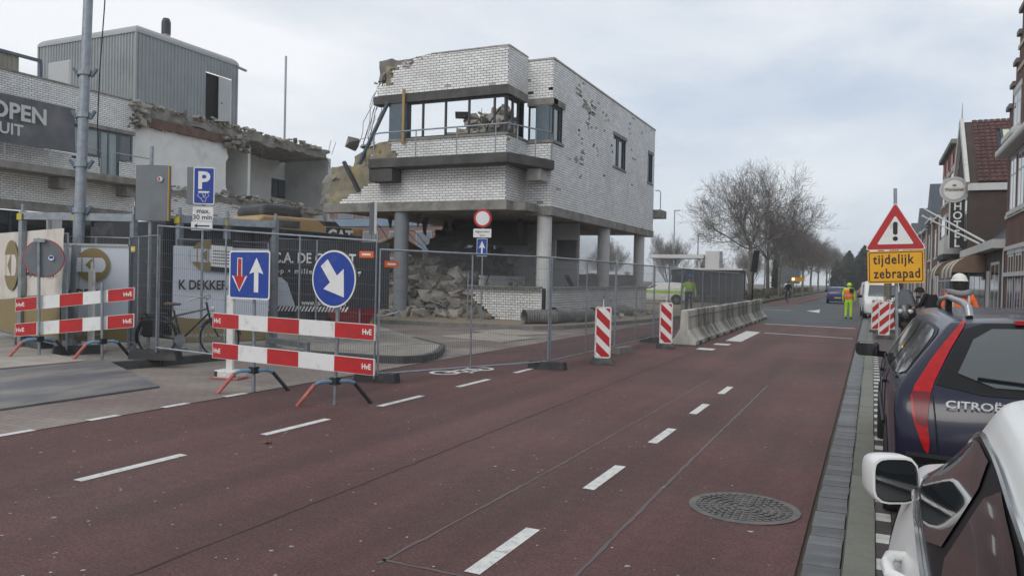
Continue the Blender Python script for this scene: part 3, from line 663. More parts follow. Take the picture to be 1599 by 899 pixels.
for i,(x0,z0,x1,z1,lb) in enumerate(((-12.6,7.95,-13.5,6.6,'thin bent bar hanging behind the third bay window'),(-13.4,7.95,-13.6,6.7,'thin wire hanging behind the middle bay window'))): b=MB(); b.tube([(x0,25.6,z0),(x0*.4+x1*.6,25.7,(z0+z1)/2+.1),(x1,25.8,z1)],.03-.02*i,5); tag(b.build('hanging_bar','frame_dark'),lb,'bar')
q=random.Random(66)
for i in range(9):
    x=-17.6+.62*i+q.uniform(-.2,.2); y_=24.6+q.uniform(0,3.5); ln=q.uniform(.3,1.0); b=MB(); b.add([(x-.12,y_,3.97),(x+.14,y_,3.97),(x+.05+q.uniform(-.1,.1),y_+.05,3.97-ln),(x-.04,y_+.02,3.97-ln*.8),(x,y_+.12,3.97)],[(0,1,2,3),(1,4,2),(4,0,3),(4,3,2)]); b.build('hanging_debris','rubble_dark',B)
# dark timber and bars sticking out of the heap
for i,(a,c,wd,mt,nm,lb) in enumerate((((-17.2,29,3.6),(-15.9,28.2,1.6),.3,'rubble_dark','broken_beam','thick dark broken beam leaning from the ceiling down into the rubble'),((-15.3,28.6,2.6),(-14.6,28.1,1.3),.28,'rubble_dark','broken_beam','short dark broken beam standing upright in the rubble'),((-13.4,25.9,.9),(-12.7,25.6,2.4),.05,'frame_dark','steel_bar','thin dark bar leaning out of the rubble by the low brick wall'),((-14.3,26.1,.3),(-13.4,24.9,.75),.22,'timber','timber_board','brown timber board lying slanted on the sandy rubble edge'),((-11.0,29.2,1.38),(-10.35,26.9,1.75),.16,'concrete_dark','broken_board','dark broken board lying on the low brick wall'))):
    b=MB(); b.bar(a,c,wd,wd*.5); tag(b.build(nm,mt),lb,nm.split('_')[1])
for i,(c,r0,lb) in enumerate((((-15.0,26.6,1.75),.62,'biggest pale concrete slab near the top of the grey rubble'),((-14.2,26.2,1.5),.5,'pale tilted concrete piece right of the biggest slab in the rubble'),((-15.3,25.6,.75),.5,'flat concrete slab at the foot of the grey rubble heap'),((-17.2,25.3,.9),.4,'angular concrete block beside the digger bucket'))):
    b=MB(); b.rock(c,r0,70+i,flat=.6); tag(b.build('concrete_chunk','concrete_pale'),lb,'concrete chunk','large concrete chunks in the rubble')
W=[]; q=random.Random(31)
for i in range(60):
    P=[Vector((q.uniform(-19,-13.5),q.uniform(26,31.5),q.uniform(.8,2.8)))]; d=Vector((q.uniform(-1,1),q.uniform(-1,1),q.uniform(-.3,.8))).normalized()
    for k in range(5): d=(d+Vector((q.uniform(-.5,.5),q.uniform(-.5,.5),q.uniform(-.5,.3)))).normalized(); P.append(P[-1]+d*.35)
    W.append(P)
o=wires('reinforcement_tangle',W,.012,None); stuff(o); o['label']='rusty reinforcement bars tangled in the rubble'
# ------------------------------------------------------------------ left wing
pm('cladding',(.30,.325,.33),.5,.06,1.5,metal=.2,dirt=(.25,.27,.275),dscale=.6)
pm('cladding_roof',(.33,.345,.345),.55,.06,1.5,metal=.1)
pm('door_grey',(.44,.46,.46),.5,.05,2)
pm('void_dark',(.012,.013,.014),.9,0)
pm('old_cladding',(.34,.32,.25),.7,.12,2,stretch=(1,1,.3))
pm('brown_band',(.15,.09,.07),.9,.3,2)
pm('pale_curtain',(.30,.35,.35),.25,.1,2)
XL=-31.5
Lw=thing('left_wing','long white brick wing with torn open end and grey metal roof shed','building',(XL,20,0))
bk,back,sp=MB(),MB(),MB()
def r1(z):
    e=25.2-XLY0
    if z<5.4: return [(0,e)]
    if z<5.78: return [(0,e)]
    if z<6.6: return sub((0,e),[(23.4-XLY0,24.35-XLY0)])
    if z<8.02: return [(0,20.8-XLY0)] 
    return [(0,e-.15+.25*jg(z)*3*(z>8.1))]
XLY0=13.0
brickface((XL,XLY0),(0,1),(1,0),r1,4.32,9.42,bk,back,sp,lambda u,z:noise.noise((u*3,z*7,42))>.66)
brickface((XL+.02,25.4),(0,1),(1,0),lambda z:[(0,11)],4.32,5.35,bk,back,sp,lambda u,z:noise.noise((u*3,z*7,46))>.45)
stuff(bk.build('brickwork','white_brick',Lw)); back.build('wall','mortar',Lw); stuff(sp.build('spalled_brickwork','spalled_brick',Lw))
b=MB(); b.bx(XL-.3,XL+.05,13,25.0,9.425,9.5); b.build('coping','concrete',Lw)
b=MB(); b.bx(XL-.3,XL+.07,13,36.5,3.95,4.315); b.build('floor_beam','concrete',Lw)
b=MB(); b.bx(XL-.1,XL+1.1,13,25.3,5.43,5.74); b.build('balcony_slab','concrete',Lw,bevel=.02)
b=MB(); b.bx(XL-.3,XL+.06,20.8,25.15,8.02-.16,8.03); b.build('lintel_beam','concrete',Lw)
for yy in (21.0,24.2): b=MB(); b.bx(XL+.02,XL+.75,yy,yy+.5,4.95,5.42); b.build('balcony_bracket','concrete',Lw)
window(Lw,(XL,0),(0,1),(1,0),20.82,23.4,6.62,7.85,[21.5,22.45],'frame_blue','pale_curtain',.09)
window(Lw,(XL,0),(0,1),(1,0),23.4,24.35,5.76,7.85,[23.85],'frame_blue','pale_curtain',.08)
window(Lw,(XL,0),(0,1),(1,0),24.4,25.1,6.62,7.85,[],'frame_blue','dark_glass',.08)
ra=MB(); ra.tube([(XL+1.0,13,6.75),(XL+1.0,22.6,6.75),(XL+1.0,22.75,6.6),(XL+1.0,22.75,5.75)],.03,6); ra.tube([(XL+1.0,23.2,5.75),(XL+1.0,23.2,6.6),(XL+1.0,23.3,6.75),(XL+1.0,25.2,6.75)],.03,6); ra=ra.build('railing','galv',Lw)
for yy in (15,16.8,18.6,20.4): b=MB(); b.cyl((XL+1.0,yy,5.7),(XL+1.0,yy,6.75),.022,n=6); b.build('post','galv',ra)
# ground floor: dark openings and piers
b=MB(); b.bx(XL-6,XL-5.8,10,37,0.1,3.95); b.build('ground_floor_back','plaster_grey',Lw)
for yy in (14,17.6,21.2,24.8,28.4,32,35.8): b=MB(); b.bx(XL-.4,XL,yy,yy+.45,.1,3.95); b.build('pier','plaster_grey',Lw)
for y0,y1 in ((14.5,17.5),(18.1,21.1),(21.7,24.7)): window(Lw,(XL,0),(0,1),(1,0),y0,y1,.3,3.9,[(y0+y1)/2],'frame_dark','dark_glass',.09,off=-.25)
# torn open end: white inner wall with ragged edge, room behind, roof slab
def ragged(name,mat,X,y0,y1,z0,z1,th,amp,seed,parent,ny=22,nz=10,edges='rtb'):
    vs=[];fs=[];b=MB()
    for i in range(ny+1):
        for k in range(nz+1):
            yy=y0+(y1-y0)*i/ny; z=z0+(z1-z0)*k/nz
            d=amp*(noise.noise((yy*1.7+seed,z*2.1,seed))+.6*noise.noise((yy*6,z*6,seed+3)))
            if i==ny and 'r' in edges: yy+=d*2.2-.3*math.sin(k/nz*3.1)*amp*4
            if k==nz and 't' in edges: z+=d
            if k==0 and 'b' in edges: z+=d
            vs.append((X+amp*.12*noise.noise((yy*4,z*4,seed)),yy,z))
    n=len(vs); vs+=[(X-th,y_,z_) for _,y_,z_ in vs]; W_=nz+1
    for i in range(ny):
        for k in range(nz):
            a=i*W_+k; fs+=[(a,a+W_,a+W_+1,a+1),(n+a,n+a+1,n+a+W_+1,n+a+W_)]
    for k in range(nz): fs+=[(k,k+1,n+k+1,n+k),(ny*W_+k,n+ny*W_+k,n+ny*W_+k+1,ny*W_+k+1)]
    for i in range(ny): a=i*W_+nz; c=i*W_; fs+=[(a,a+W_,n+a+W_,n+a),(c,n+c,n+c+W_,c+W_)]
    b.add(vs,fs); return b.build(name,mat,parent)
ragged('inner_wall','plaster',XL-.25,25.15,31.3,5.5,8.75,.25,.28,2,Lw,edges='r')
ragged('brown_wall_band','brown_band',XL-.05,25.6,31.0,8.45,8.9,.3,.1,6,Lw,edges='rb')
b=MB(); b.bx(XL-4.2,XL-4.0,25.2,40,5.4,9.0); b.build('back_wall','plaster',Lw)
b=MB(); b.bx(XL-3.95,XL-.9,33.3,33.5,5.6,8.8); b.build('partition_wall','plaster',Lw)
window(Lw,(XL-4.0,0),(0,1),(1,0),38.6,40.0,6.5,7.7,[39.2],'frame_dark','sky_glass',.07,off=.02)
b=MB(); b.bx(XL-3.95,XL-.4,39.8,40.05,4.4,9.0); b.build('end_wall','plaster_grey',Lw)
ragged('roof_slab','concrete',XL-.12,25.1,39.6,8.9,9.42,4.6,.22,11,Lw,40,4,'rtb')
ragged('floor_slab','concrete',XL+.1,25.4,38.8,5.3,5.62,4.2,.22,15,Lw,40,3,'rtb')
ragged('lower_wall','plaster_grey',XL-.6,33,40.0,4.2,5.5,.3,.2,17,Lw,14,5,'rt')
b=MB(); q=random.Random(41)
for i in range(330):
    yy=25.0+13.8*q.random(); b.rock((XL+q.uniform(-1.2,.05),yy,9.42+q.uniform(-.1,.16)-.02*max(0,yy-33)),.05+.26*q.random()**2,500+i,flat=.5)
for i in range(260):
    yy=25.6+11.5*q.random(); b.rock((XL+q.uniform(-.6,.35),yy,5.62+q.uniform(-.12,.2)),.04+.2*q.random()**2,900+i,flat=.6)
for i in range(60): b.rock((XL-.05+q.uniform(-.2,.2),25.15+q.uniform(-.25,.6),8.3+1.1*q.random()),.1+.2*q.random(),1500+i)
for i in range(40): b.rock((XL-.1+q.uniform(-.3,.3),31.2+q.uniform(-.4,1.2),8.2+.9*q.random()),.1+.2*q.random(),1700+i)
stuff(b.build('broken_edge','rubble',Lw))
W=[]
for i in range(34):
    P=[Vector((XL+.2,q.uniform(25.3,39.5),q.choice((9.2,5.5,8.9))))]; d=Vector((.4,q.uniform(-.6,.9),q.uniform(-.7,.3))).normalized()
    for k in range(4): d=(d+Vector((q.uniform(-.4,.4),q.uniform(-.4,.4),-.25))).normalized(); P.append(P[-1]+d*.25)
    W.append(P)
W.append([(XL,39.3,9.3),(XL,39.4,9.7),(XL,39.55,10.1)]); W.append([(XL+.1,39.5,9.2),(XL+.1,39.75,9.7),(XL+.1,39.9,10.05)])
stuff(wires('reinforcement_bars',W,.016,Lw))
# grey roof shed: corrugated walls with a rounded eave
sh=MB(); pit=.21
def corr(b,a,c,z0,z1,nd):
    a,c=Vector((*a,0)),Vector((*c,0)); ln=(c-a).length; d=(c-a)/ln; nd=Vector((*nd,0)); n=int(ln/pit); prof=[]
    for i in range(n):
        u=ln*i/n; p_=ln/n
        prof+=[(u,0),(u+p_*.55,0),(u+p_*.66,.045),(u+p_*.9,.045)]
    prof.append((ln,0)); vs=[]
    for u,o in prof: p=a+d*u+nd*o; vs+=[p+Vector((0,0,z0)),p+Vector((0,0,z1))]
    b.add(vs,[(2*i,2*i+2,2*i+3,2*i+1) for i in range(len(prof)-1)])
SX,SY0,SY1=-33.0,26.36,33.0
corr(sh,(SX,SY0),(SX,30.7),9.4,13.25,(1,0)); corr(sh,(SX,32.55),(SX,SY1),9.4,13.25,(1,0)); corr(sh,(SX,30.7),(SX,32.55),12.4,13.25,(1,0))
corr(sh,(-40.4,SY0),(-39.6,SY0),9.4,13.25,(0,-1)); corr(sh,(-37.9,SY0),(SX,SY0),9.4,13.25,(0,-1)); corr(sh,(-39.6,SY0),(-37.9,SY0),12.35,13.25,(0,-1))
sh.build('cladding_wall','cladding',Lw)
for bb in ((SX-.02,SX+.06,SY0-.06,SY0+.03,9.4,13.25),(SX-.02,SX+.06,SY1-.08,SY1,9.4,13.25),(-40.45,-40.35,SY0-.06,SY0,9.4,13.25)): b=MB(); b.bx(*bb); b.build('corner_trim','cladding',Lw)
b=MB(); rad=.5; pf=[]
for i in range(9): t=R(90*i/8); pf.append((rad*(1-math.cos(t)) if False else rad-rad*math.cos(t),13.25+rad*.9*math.sin(t)))
vs=[];fs=[]   # rings of the rounded roof edge (rectangle inset by profile)
for ins,z in pf:
    ins=rad-ins if False else ins
    vs+=[(-40.46+ins,SY0-.07+ins,z),(SX+.07-ins,SY0-.07+ins,z),(SX+.07-ins,SY1+.05-ins,z),(-40.46+ins,SY1+.05-ins,z)]
for i in range(len(pf)-1):
    for j in range(4): fs.append((i*4+j,i*4+(j+1)%4,(i+1)*4+(j+1)%4,(i+1)*4+j))
fs.append(tuple((len(pf)-1)*4+j for j in range(4))); b.add(vs,fs); b.build('shed_roof','cladding_roof',Lw,smooth=True)
b=MB(); b.bx(SX-1.5,SX-.1,30.75,32.5,9.42,12.38); b.build('doorway','void_dark',Lw)
b=MB(); b.box((0,0,0),(.05,.95,2.85),xf((SX+.08,32.0,10.9),rz=.08)); dl=b.build('door','door_grey',Lw)
b=MB(); b.cyl((SX+.12,31.75,10.9),(SX+.16,31.75,10.9),.04,n=8); b.build('door_handle','frame_dark',dl)
b=MB(); b.bx(-39.58,-37.92,SY0-.04,SY0,9.42,12.33); b.build('door','door_grey',Lw)
b=MB(); b.cyl((-35,29.8,13.6),(-35,29.8,14.35),.21,n=14); fl=b.build('flue','cladding_roof',Lw,smooth=True)
b=MB(); b.cyl((-35,29.8,14.35),(-35,29.8,15.0),.24,n=14); b.cyl((-35,29.8,15.0),(-35,29.8,15.2),.24,.17,n=14); b.build('flue_cap','frame_dark',fl,smooth=True)
b=MB(); b.bar((SX+.05,33.0,13.2),(SX+.05,33.6,13.15),.15,.1); b.build('gutter_spout','cladding_roof',Lw)
b=MB(); corr(b,(-36.5,12),(-36.5,22.85),9.4,11.45,(1,0)); b.build('roof_screen','old_cladding',Lw)
b=MB(); b.bar((-36.45,16,11.5),(-36.45,23.9,11.5),.14,.14); b.bar((-36.45,23.85,9.4),(-36.45,23.85,11.42),.14,.14); b.build('roof_rail','frame_blue',Lw)
b=MB(); b.cyl((-36,40.3,9.0),(-36,40.3,16.1),.07,n=8); tag(b.build('roof_mast','galv',smooth=True),'thin tall grey mast standing behind the torn roof of the left wing','mast')
# hanging shop banner on the left wing
bn=thing('shop_banner','dark grey hanging banner with large white capitals on the left wing balcony','banner',(XL+1.05,18,6.4))
def cloth(P0,ud,w,z0,z1,nd,amp,seed,nu=30,nz=10):
    vs=[];fs=[];b=MB(); P0=Vector((*P0,0));ud=Vector((*ud,0));nd=Vector((*nd,0))
    for i in range(nu+1):
        for k in range(nz+1):
            u=w*i/nu; z=z0+(z1-z0)*k/nz; d=amp*(noise.noise((u*.9+seed,z*1.1,seed))+.5*noise.noise((u*2.6+z*1.5,z*1.1,seed+7)))
            p=P0+ud*u+nd*d+Vector((0,0,z)); vs.append(p)
    for i in range(nu):
        for k in range(nz): a=i*(nz+1)+k; fs.append((a,a+nz+1,a+nz+2,a+1))
    b.add(vs,fs); return b
pm('banner_grey',(.10,.105,.115),.6,.12,1.5,dirt=(.17,.17,.175),dscale=.6,dlo=.5,dhi=.7)
pm('banner_white',(.58,.58,.57),.6,.05,1.5)
pm('banner_cream',(.62,.58,.52),.65,.06,1.0,.08,8,dirt=(.40,.37,.32),dscale=.9,dlo=.52,dhi=.75)
pm('banner_bluewhite',(.56,.60,.66),.55,.04,1.0)
pm('banner_gold',(.23,.175,.075),.6,.08,1.5)
pm('banner_black',(.018,.021,.027),.5,.15,1.5)
pm('print_black',(.02,.02,.022),.6,0)
pm('print_grey',(.42,.42,.41),.6,0)
cloth((XL+1.05,13),(0,1),8.45,6.42,8.28,(1,0),.10,3).build('banner_cloth','banner_grey',bn,smooth=True)
b=MB(); b.text('OPEN',.86,face_T((XL+1.2,17.9,7.35),R(90)),bold=.03,sx=1.0); b.text('FRUIT',.60,face_T((XL+1.2,17.6,6.74),R(90)),bold=.02); b.build('lettering','banner_white',bn)
# ------------------------------------------------------------------ black open-top container
pm('container_black',(.022,.025,.03),.5,.25,2,dirt=(.09,.085,.075),dscale=2.2,dlo=.52,dhi=.75,spec=.4)
C=thing('waste_container','black ribbed open top waste container behind the site fence','container',(-14.6,16.5,.13))
b=MB(); x0,x1,y0,y1=-17.0,-14.55,12.4,19.6
b.bx(x1-.06,x1,y0,y1,.3,2.75); b.bx(x0,x0+.06,y0,y1,.3,2.75); b.bx(x0+.06,x1-.06,y1-.06,y1,.3,2.75); b.bx(x0+.06,x1-.06,y0,y0+.06,.3,2.75); b.bx(x0+.06,x1-.06,y0+.06,y1-.06,.3,.36); b.build('box','container_black',C)
for i in range(9): b=MB(); yy=y0+.35+.8*i; b.bx(x1+.001,x1+.09,yy,yy+.14,.35,2.62); b.build('rib','container_black',C)
for i in range(4): b=MB(); xx=x0+.3+.6*i; b.bx(xx,xx+.12,y1+.001,y1+.08,.35,2.62); b.build('rib','container_black',C)
b=MB(); b.bx(x1-.09,x1+.12,y0-.05,y1+.1,2.66,2.83); b.bx(x0-.12,x0+.09,y0-.05,y1+.1,2.66,2.83); b.bx(x0+.09,x1-.09,y1-.1,y1+.1,2.661,2.829); b.build('top_rail','container_black',C,bevel=.02)
for yy in (y0+.5,y1-.5): b=MB(); b.cyl((x0,yy,.22),(x1,yy,.22),.1,n=10); b.build('roller','container_black',C)
heap('rubble_heap','rubble_dark',-15.8,16.2,1.1,3.3,.45,120,.06,.3,9,'dark scrap filling the black container',2.35)
# ------------------------------------------------------------------ excavator behind it
pm('digger_yellow',(.38,.25,.11),.6,.2,2,dirt=(.26,.21,.15),dscale=2,dlo=.48,dhi=.7)
pm('digger_dark',(.05,.052,.055),.55,.2,3,dirt=(.14,.13,.12),dscale=2)
pm('digger_grey',(.22,.225,.23),.5,.15,3)
ex=thing('excavator','yellow tracked excavator with dark engine hood behind the black container','excavator',(-19.9,22.7,.13))
ux=Vector((.30,.95,0)).normalized()   # side of the body runs along this line
T=Matrix.Translation((-19.9,22.7,.28))@Matrix.Rotation(math.atan2(ux.y,ux.x),4,'Z')    # local x along body
def exb(poly,y0,y1,nm,mt,bev=.05):
    b=MB(); vs=[(x,y0,z) for x,z in poly]+[(x,y1,z) for x,z in poly]; n=len(poly)
    b.add(vs,[list(range(n)),list(range(n,2*n))[::-1]]+[(i,n+i,n+(i+1)%n,(i+1)%n) for i in range(n)],T); return b.build(nm,mt,ex,bevel=bev)
exb([(-2.2,1.5),(2.3,1.5),(2.3,3.1),(.6,3.1),(.25,3.35),(-1.9,3.35),(-2.3,3.0)],-1.4,1.4,'body','digger_yellow',.08)
exb([(-1.75,3.36),(.0,3.36),(-.15,3.72),(-.35,3.8),(-1.5,3.8),(-1.72,3.68)],-.9,.9,'engine_hood','digger_dark',.12)
exb([(.62,2.3),(1.75,2.3),(1.75,3.08),(.62,3.08)],-1.43,-1.405,'side_panel','digger_dark',0)
exb([(-1.6,2.95),(-.5,2.95),(-.5,3.2),(-1.6,3.2)],-1.43,-1.405,'vent','digger_dark',0)
b=MB(); b.text('CAT',.60,T@face_T((.68,-1.435,2.58),0),bold=.035,sx=.95); b.build('lettering','sign_white',ex)
b=MB(); b.add([(.98,-1.438,2.56),(1.36,-1.438,2.56),(1.17,-1.438,2.76)],[(0,1,2)],T); b.build('logo_triangle','digger_yellow',ex)
exb([(1.2,1.6),(2.6,1.6),(2.6,3.2),(2.3,3.45),(1.3,3.45)],.4,1.35,'cab','digger_dark',.06)
exb([(2.3,1.7),(3.4,1.5),(5.0,2.6),(6.2,2.2),(6.3,2.5),(5.0,3.05),(3.3,2.4),(2.3,2.6)],-.3,.3,'boom','digger_yellow',.04)
exb([(6.0,2.5),(6.35,2.4),(6.9,1.0),(6.65,.9)],-.2,.2,'stick','digger_grey',.03)
for s in (-1,1):
    b=MB(); P=rrect(-2.1,2.1,.13,1.0,.42,6); vs=[(x,s*1.15-.3,z) for x,z in P]+[(x,s*1.15+.3,z) for x,z in P]; n=len(P); b.add(vs,[list(range(n)),list(range(n,2*n))[::-1]]+[(i,n+i,n+(i+1)%n,(i+1)%n) for i in range(n)],T); b.build('track','digger_dark',ex)
exb([(-1.2,1.0),(1.2,1.0),(1.2,1.5),(-1.2,1.5)],-.8,.8,'turntable','digger_dark',0)
# digger bucket lying by the rubble
pm('rust',(.16,.085,.065),.8,.3,4,.4,30,metal=.2,dirt=(.25,.21,.18),dscale=3)
bu=thing('excavator_bucket','rusty dust covered excavator bucket resting at the foot of the rubble','bucket',(-17.2,24.1,.11))
b=MB(); prof=[(0,0),(.75,.02),(1.15,.35),(1.2,.8),(.9,1.05),(.2,1.0)]
T=Matrix.Translation((-18.1,23.9,.12))@Matrix.Rotation(R(8),4,'Z')
th=[(x,z) for x,z in prof]; inn=[(.05,.06),(.72,.08),(1.08,.38),(1.12,.76),(.87,.98),(.22,.94)]
for s,(y0,y1) in enumerate(((0,.05),(1.05,1.1))):
    vs=[(x,y0,z) for x,z in prof]+[(x,y1,z) for x,z in prof]; n=len(prof); b.add(vs,[list(range(n)),list(range(n,2*n))[::-1]]+[(i,n+i,n+(i+1)%n,(i+1)%n) for i in range(n)],T)
for i in range(len(prof)-1):
    a,c=prof[i],prof[i+1]; e,f=inn[i],inn[i+1]; vs=[(a[0],.051,a[1]),(c[0],.051,c[1]),(c[0],1.049,c[1]),(a[0],1.049,a[1]),(e[0],.051,e[1]),(f[0],.051,f[1]),(f[0],1.049,f[1]),(e[0],1.049,e[1])]; b.add(vs,[(0,3,2,1),(4,5,6,7),(0,1,5,4),(1,2,6,5),(2,3,7,6),(3,0,4,7)],T)
b.build('shell','rust',bu)
for yy in (.3,.75):
    b=MB(); b.tube([(.3,yy,.98),(.35,yy,1.25),(.55,yy,1.4),(.8,yy,1.35),(1.0,yy,1.05)],.05,8,T); b.build('hinge_ear','digger_dark',bu)
for k in range(5): b=MB(); b.box((-.08,.1+.22*k,.03),(.22,.1,.05),T); b.build('tooth','rust',bu)
# office building far behind, seen below the slab
pm('far_brick',(.19,.125,.11),.9,.1,.8); pm('far_blue',(.17,.24,.32),.5,.1,.5); pm('far_grey',(.36,.38,.40),.8,.08,.5)
fo=thing('far_office','brick and blue panelled office block far behind the demolition site','building',(-50,76,0))
b=MB(); b.bx(-68,-33,76,90,0,10.5); b.build('wall','far_brick',fo)
for k in range(3): b=MB(); b.bx(-68,-33,75.85,75.99,1.1+3.1*k,2.0+3.1*k); b.build('panel_band','far_blue' if k else 'far_grey',fo)
for k in range(3):
    for i in range(9): b=MB(); b.bx(-66.5+3.7*i,-64.4+3.7*i,75.9,75.99,2.1+3.1*k,3.6+3.1*k); f_=b.build('window','far_grey',fo); b=MB(); b.bx(-66.4+3.7*i,-64.5+3.7*i,75.86,75.9,2.2+3.1*k,3.5+3.1*k); b.build('pane','sky_glass',f_)
# ------------------------------------------------------------------ site fence
FG='mesh fence panels around the demolition site'
def fence_panel(a,c,H,label,mid=1,tagm=None,tagu=.5,wire_sp=.045,zoff=.08,grp=FG):
    a,c=Vector(a),Vector(c); d=(c-a); ln=Vector((d.x,d.y,0)).length; u=d/ln
    o=thing('mesh_fence',label,'fence',tuple(a),0,grp)
    P=lambda s,z:a+u*s+Vector((0,0,z))
    b=MB(); r=.019; b.tube([P(.03,0),P(.03,H),P(ln-.03,H),P(ln-.03,0)],r,8); b.tube([P(.03,zoff),P(ln-.03,zoff)],r*.8,8)
    for k in range(mid): s=ln*(k+1)/(mid+1); b.tube([P(s,zoff),P(s,H)],r*.75,8)
    b.build('frame','galv',o,smooth=True)
    b=MB(); n=int(ln/wire_sp); nn=Vector((-u.y,u.x,0))
    for i in range(1,n): b.tube([P(ln*i/n,zoff),P(ln*i/n,H-.01)],.0026,3,caps=False)
    for k in range(1,9): b.tube([P(.03,zoff+(H-zoff)*k/9),P(ln-.03,zoff+(H-zoff)*k/9)],.0026,3,caps=False)
    stuff(b.build('wire_mesh','wire',o))
    if tagm:
        q=P(ln*tagu,H-.22); fr=math.atan2(u.y,u.x); n_=Vector((u.y,-u.x,0)); n_=n_ if n_.dot(-q)>0 else -n_
        q=q+n_*.03; T=Matrix.Translation(q)@Matrix.Rotation(fr,4,'Z'); b=MB(); b.box((0,0,0),(.24,.012,.1),T); tg=b.build('tag_plate',tagm,o)
        b=MB(); b.box((0,0,0),(.15,.018,.03),T); b.build('print','sign_white',tg)
    return o
def foot(x,y,z,rz,label,mat='rubber',sz=(.7,.23,.14)):
    o=MB(); T=xf((x,y,z),rz); w,dp,hh=sz; s=.02
    vs=[(-w/2,-dp/2,0),(w/2,-dp/2,0),(w/2,dp/2,0),(-w/2,dp/2,0),(-w/2+s,-dp/2+s,hh),(w/2-s,-dp/2+s,hh),(w/2-s,dp/2-s,hh),(-w/2+s,dp/2-s,hh)]
    o.add(vs,[(0,3,2,1),(4,5,6,7),(0,1,5,4),(1,2,6,5),(2,3,7,6),(3,0,4,7)],T)
    for k in (-.2,.2): o.cyl((k,0,hh),(k,0,hh+.004),.03,n=10,T=T)
    return tag(o.build('ballast_block',mat,bevel=.012),label,'fence foot','weighted feet under the fence panels')
fence_panel((-10.95,9.2,.27),(-6.9,9.85,.05),2.13,'wide mesh fence panel behind the barrier with the blue signs',2,'orange_tag',.955,.04)
fence_panel((-6.9,9.85,.05),(-5.38,13.17,.05),2.0,'mesh fence panel across the painted bicycle symbol',1,'orange_tag',.06,.04)
fence_panel((-5.38,13.17,.05),(-5.36,17.1,.05),2.0,'mesh fence panel ending beside the left red and white marker board',1,None,.5,.04)
fence_panel((-5.36,17.1,.05),(-5.37,20.6,.05),2.0,'mesh fence panel between the two red and white marker boards',1)
fence_panel((-5.37,20.6,.05),(-5.38,24.0,.05),2.0,'mesh fence panel behind the near end of the concrete barriers',1)
for k,nm in enumerate(('second','third','fourth','fifth')): fence_panel((-5.38-.05*k,24.0+3.5*k,.05),(-5.43-.05*k,27.5+3.5*k,.05),2.0,'mesh fence panel above the concrete barriers, %s from their near end'%nm,1,None,.5,.035)
fence_panel((-12.7,8.85,.2),(-17.2,10.3,.2),2.05,'fence panel at far left covered by the cream banner',1)
fence_panel((-12.75,10.1,.2),(-11.05,9.35,.2),2.05,'narrow open mesh gate leaf between the two white banners',2,'yellow_tag',.2)
fence_panel((-11.15,12.1,.2),(-9.95,13.6,.2),2.15,'mesh fence panel carrying the black banner',1)
fence_panel((-14.0,9.6,.2),(-12.75,10.15,.2),2.05,'mesh fence panel carrying the white banner beside the lamp post',1)
fence_panel((-12.0,10.5,.2),(-11.1,12.05,.2),2.05,'mesh fence panel carrying the white banner behind the bicycle',1,'orange_tag',.08)
foot(-6.95,9.95,0,R(10),'dark fence foot behind the right end of the blue sign barrier'); foot(-5.36,13.05,0,R(5),'dark fence foot by the dash beyond the bicycle symbol')
foot(-5.1,16.9,0,R(80),'pale concrete fence foot beside the left marker board','block_conc'); foot(-5.3,20.3,0,R(10),'dark fence foot left of the right marker board')
foot(-11.05,9.3,.13,R(20),'dark fence foot at the left end of the wide mesh panel',sz=(.85,.25,.16)); foot(-12.75,9.1,.13,R(60),'dark fence foot behind the tilted red and white barrier',sz=(.8,.25,.15)); foot(-14.6,9.5,.13,R(-15),'dark fence foot under the cream banner at far left',sz=(1.2,.3,.2))
# galvanised portal frames behind
pm('portal_tag',(.5,.42,.03),.5,0)
def portal(pts,H,label):
    o=thing('portal_frame',label,'steel frame',(*pts[0],.13),0,'galvanised portal frames on the site edge')
    for x,y in pts: b=MB(); b.bx(x-.05,x+.05,y-.05,y+.05,.13,H); b.build('post','galv',o); b=MB(); b.bx(x-.13,x+.13,y-.13,y+.13,.13,.15); b.build('base_plate','galv',o); b=MB(); b.cyl((x,y,H),(x,y,H+.13),.03,n=8); b.build('pin','galv',o)
    for i in range(len(pts)-1):
        b=MB(); b.bar((*pts[i],H-.09),(*pts[i+1],H-.09),.12,.14); bm_=b.build('beam','galv',o)
        x,y=pts[i]; b=MB(); b.bx(x-.07,x+.07,y-.075,y-.06,H-.17,H-.05); b.build('warning_tag','portal_tag',bm_)
portal([(-14.75,9.35),(-13.75,9.75),(-12.78,10.22)],2.72,'galvanised portal frame crossing in front of the lamp post')
portal([(-12.0,10.6),(-11.6,11.4),(-11.05,12.15)],2.72,'galvanised portal frame above the bicycle and parking sign')
b=MB(); b.bar((-10.95,11.9,.3),(-9.3,11.1,.34),.1,.1); b.bar((-10.95,11.9,.13),(-10.95,11.9,.4),.08); b.bar((-9.3,11.1,.13),(-9.3,11.1,.4),.08); tag(b.build('ground_rail','galv'),'low galvanised rail on the ground behind the blue sign barrier','rail')
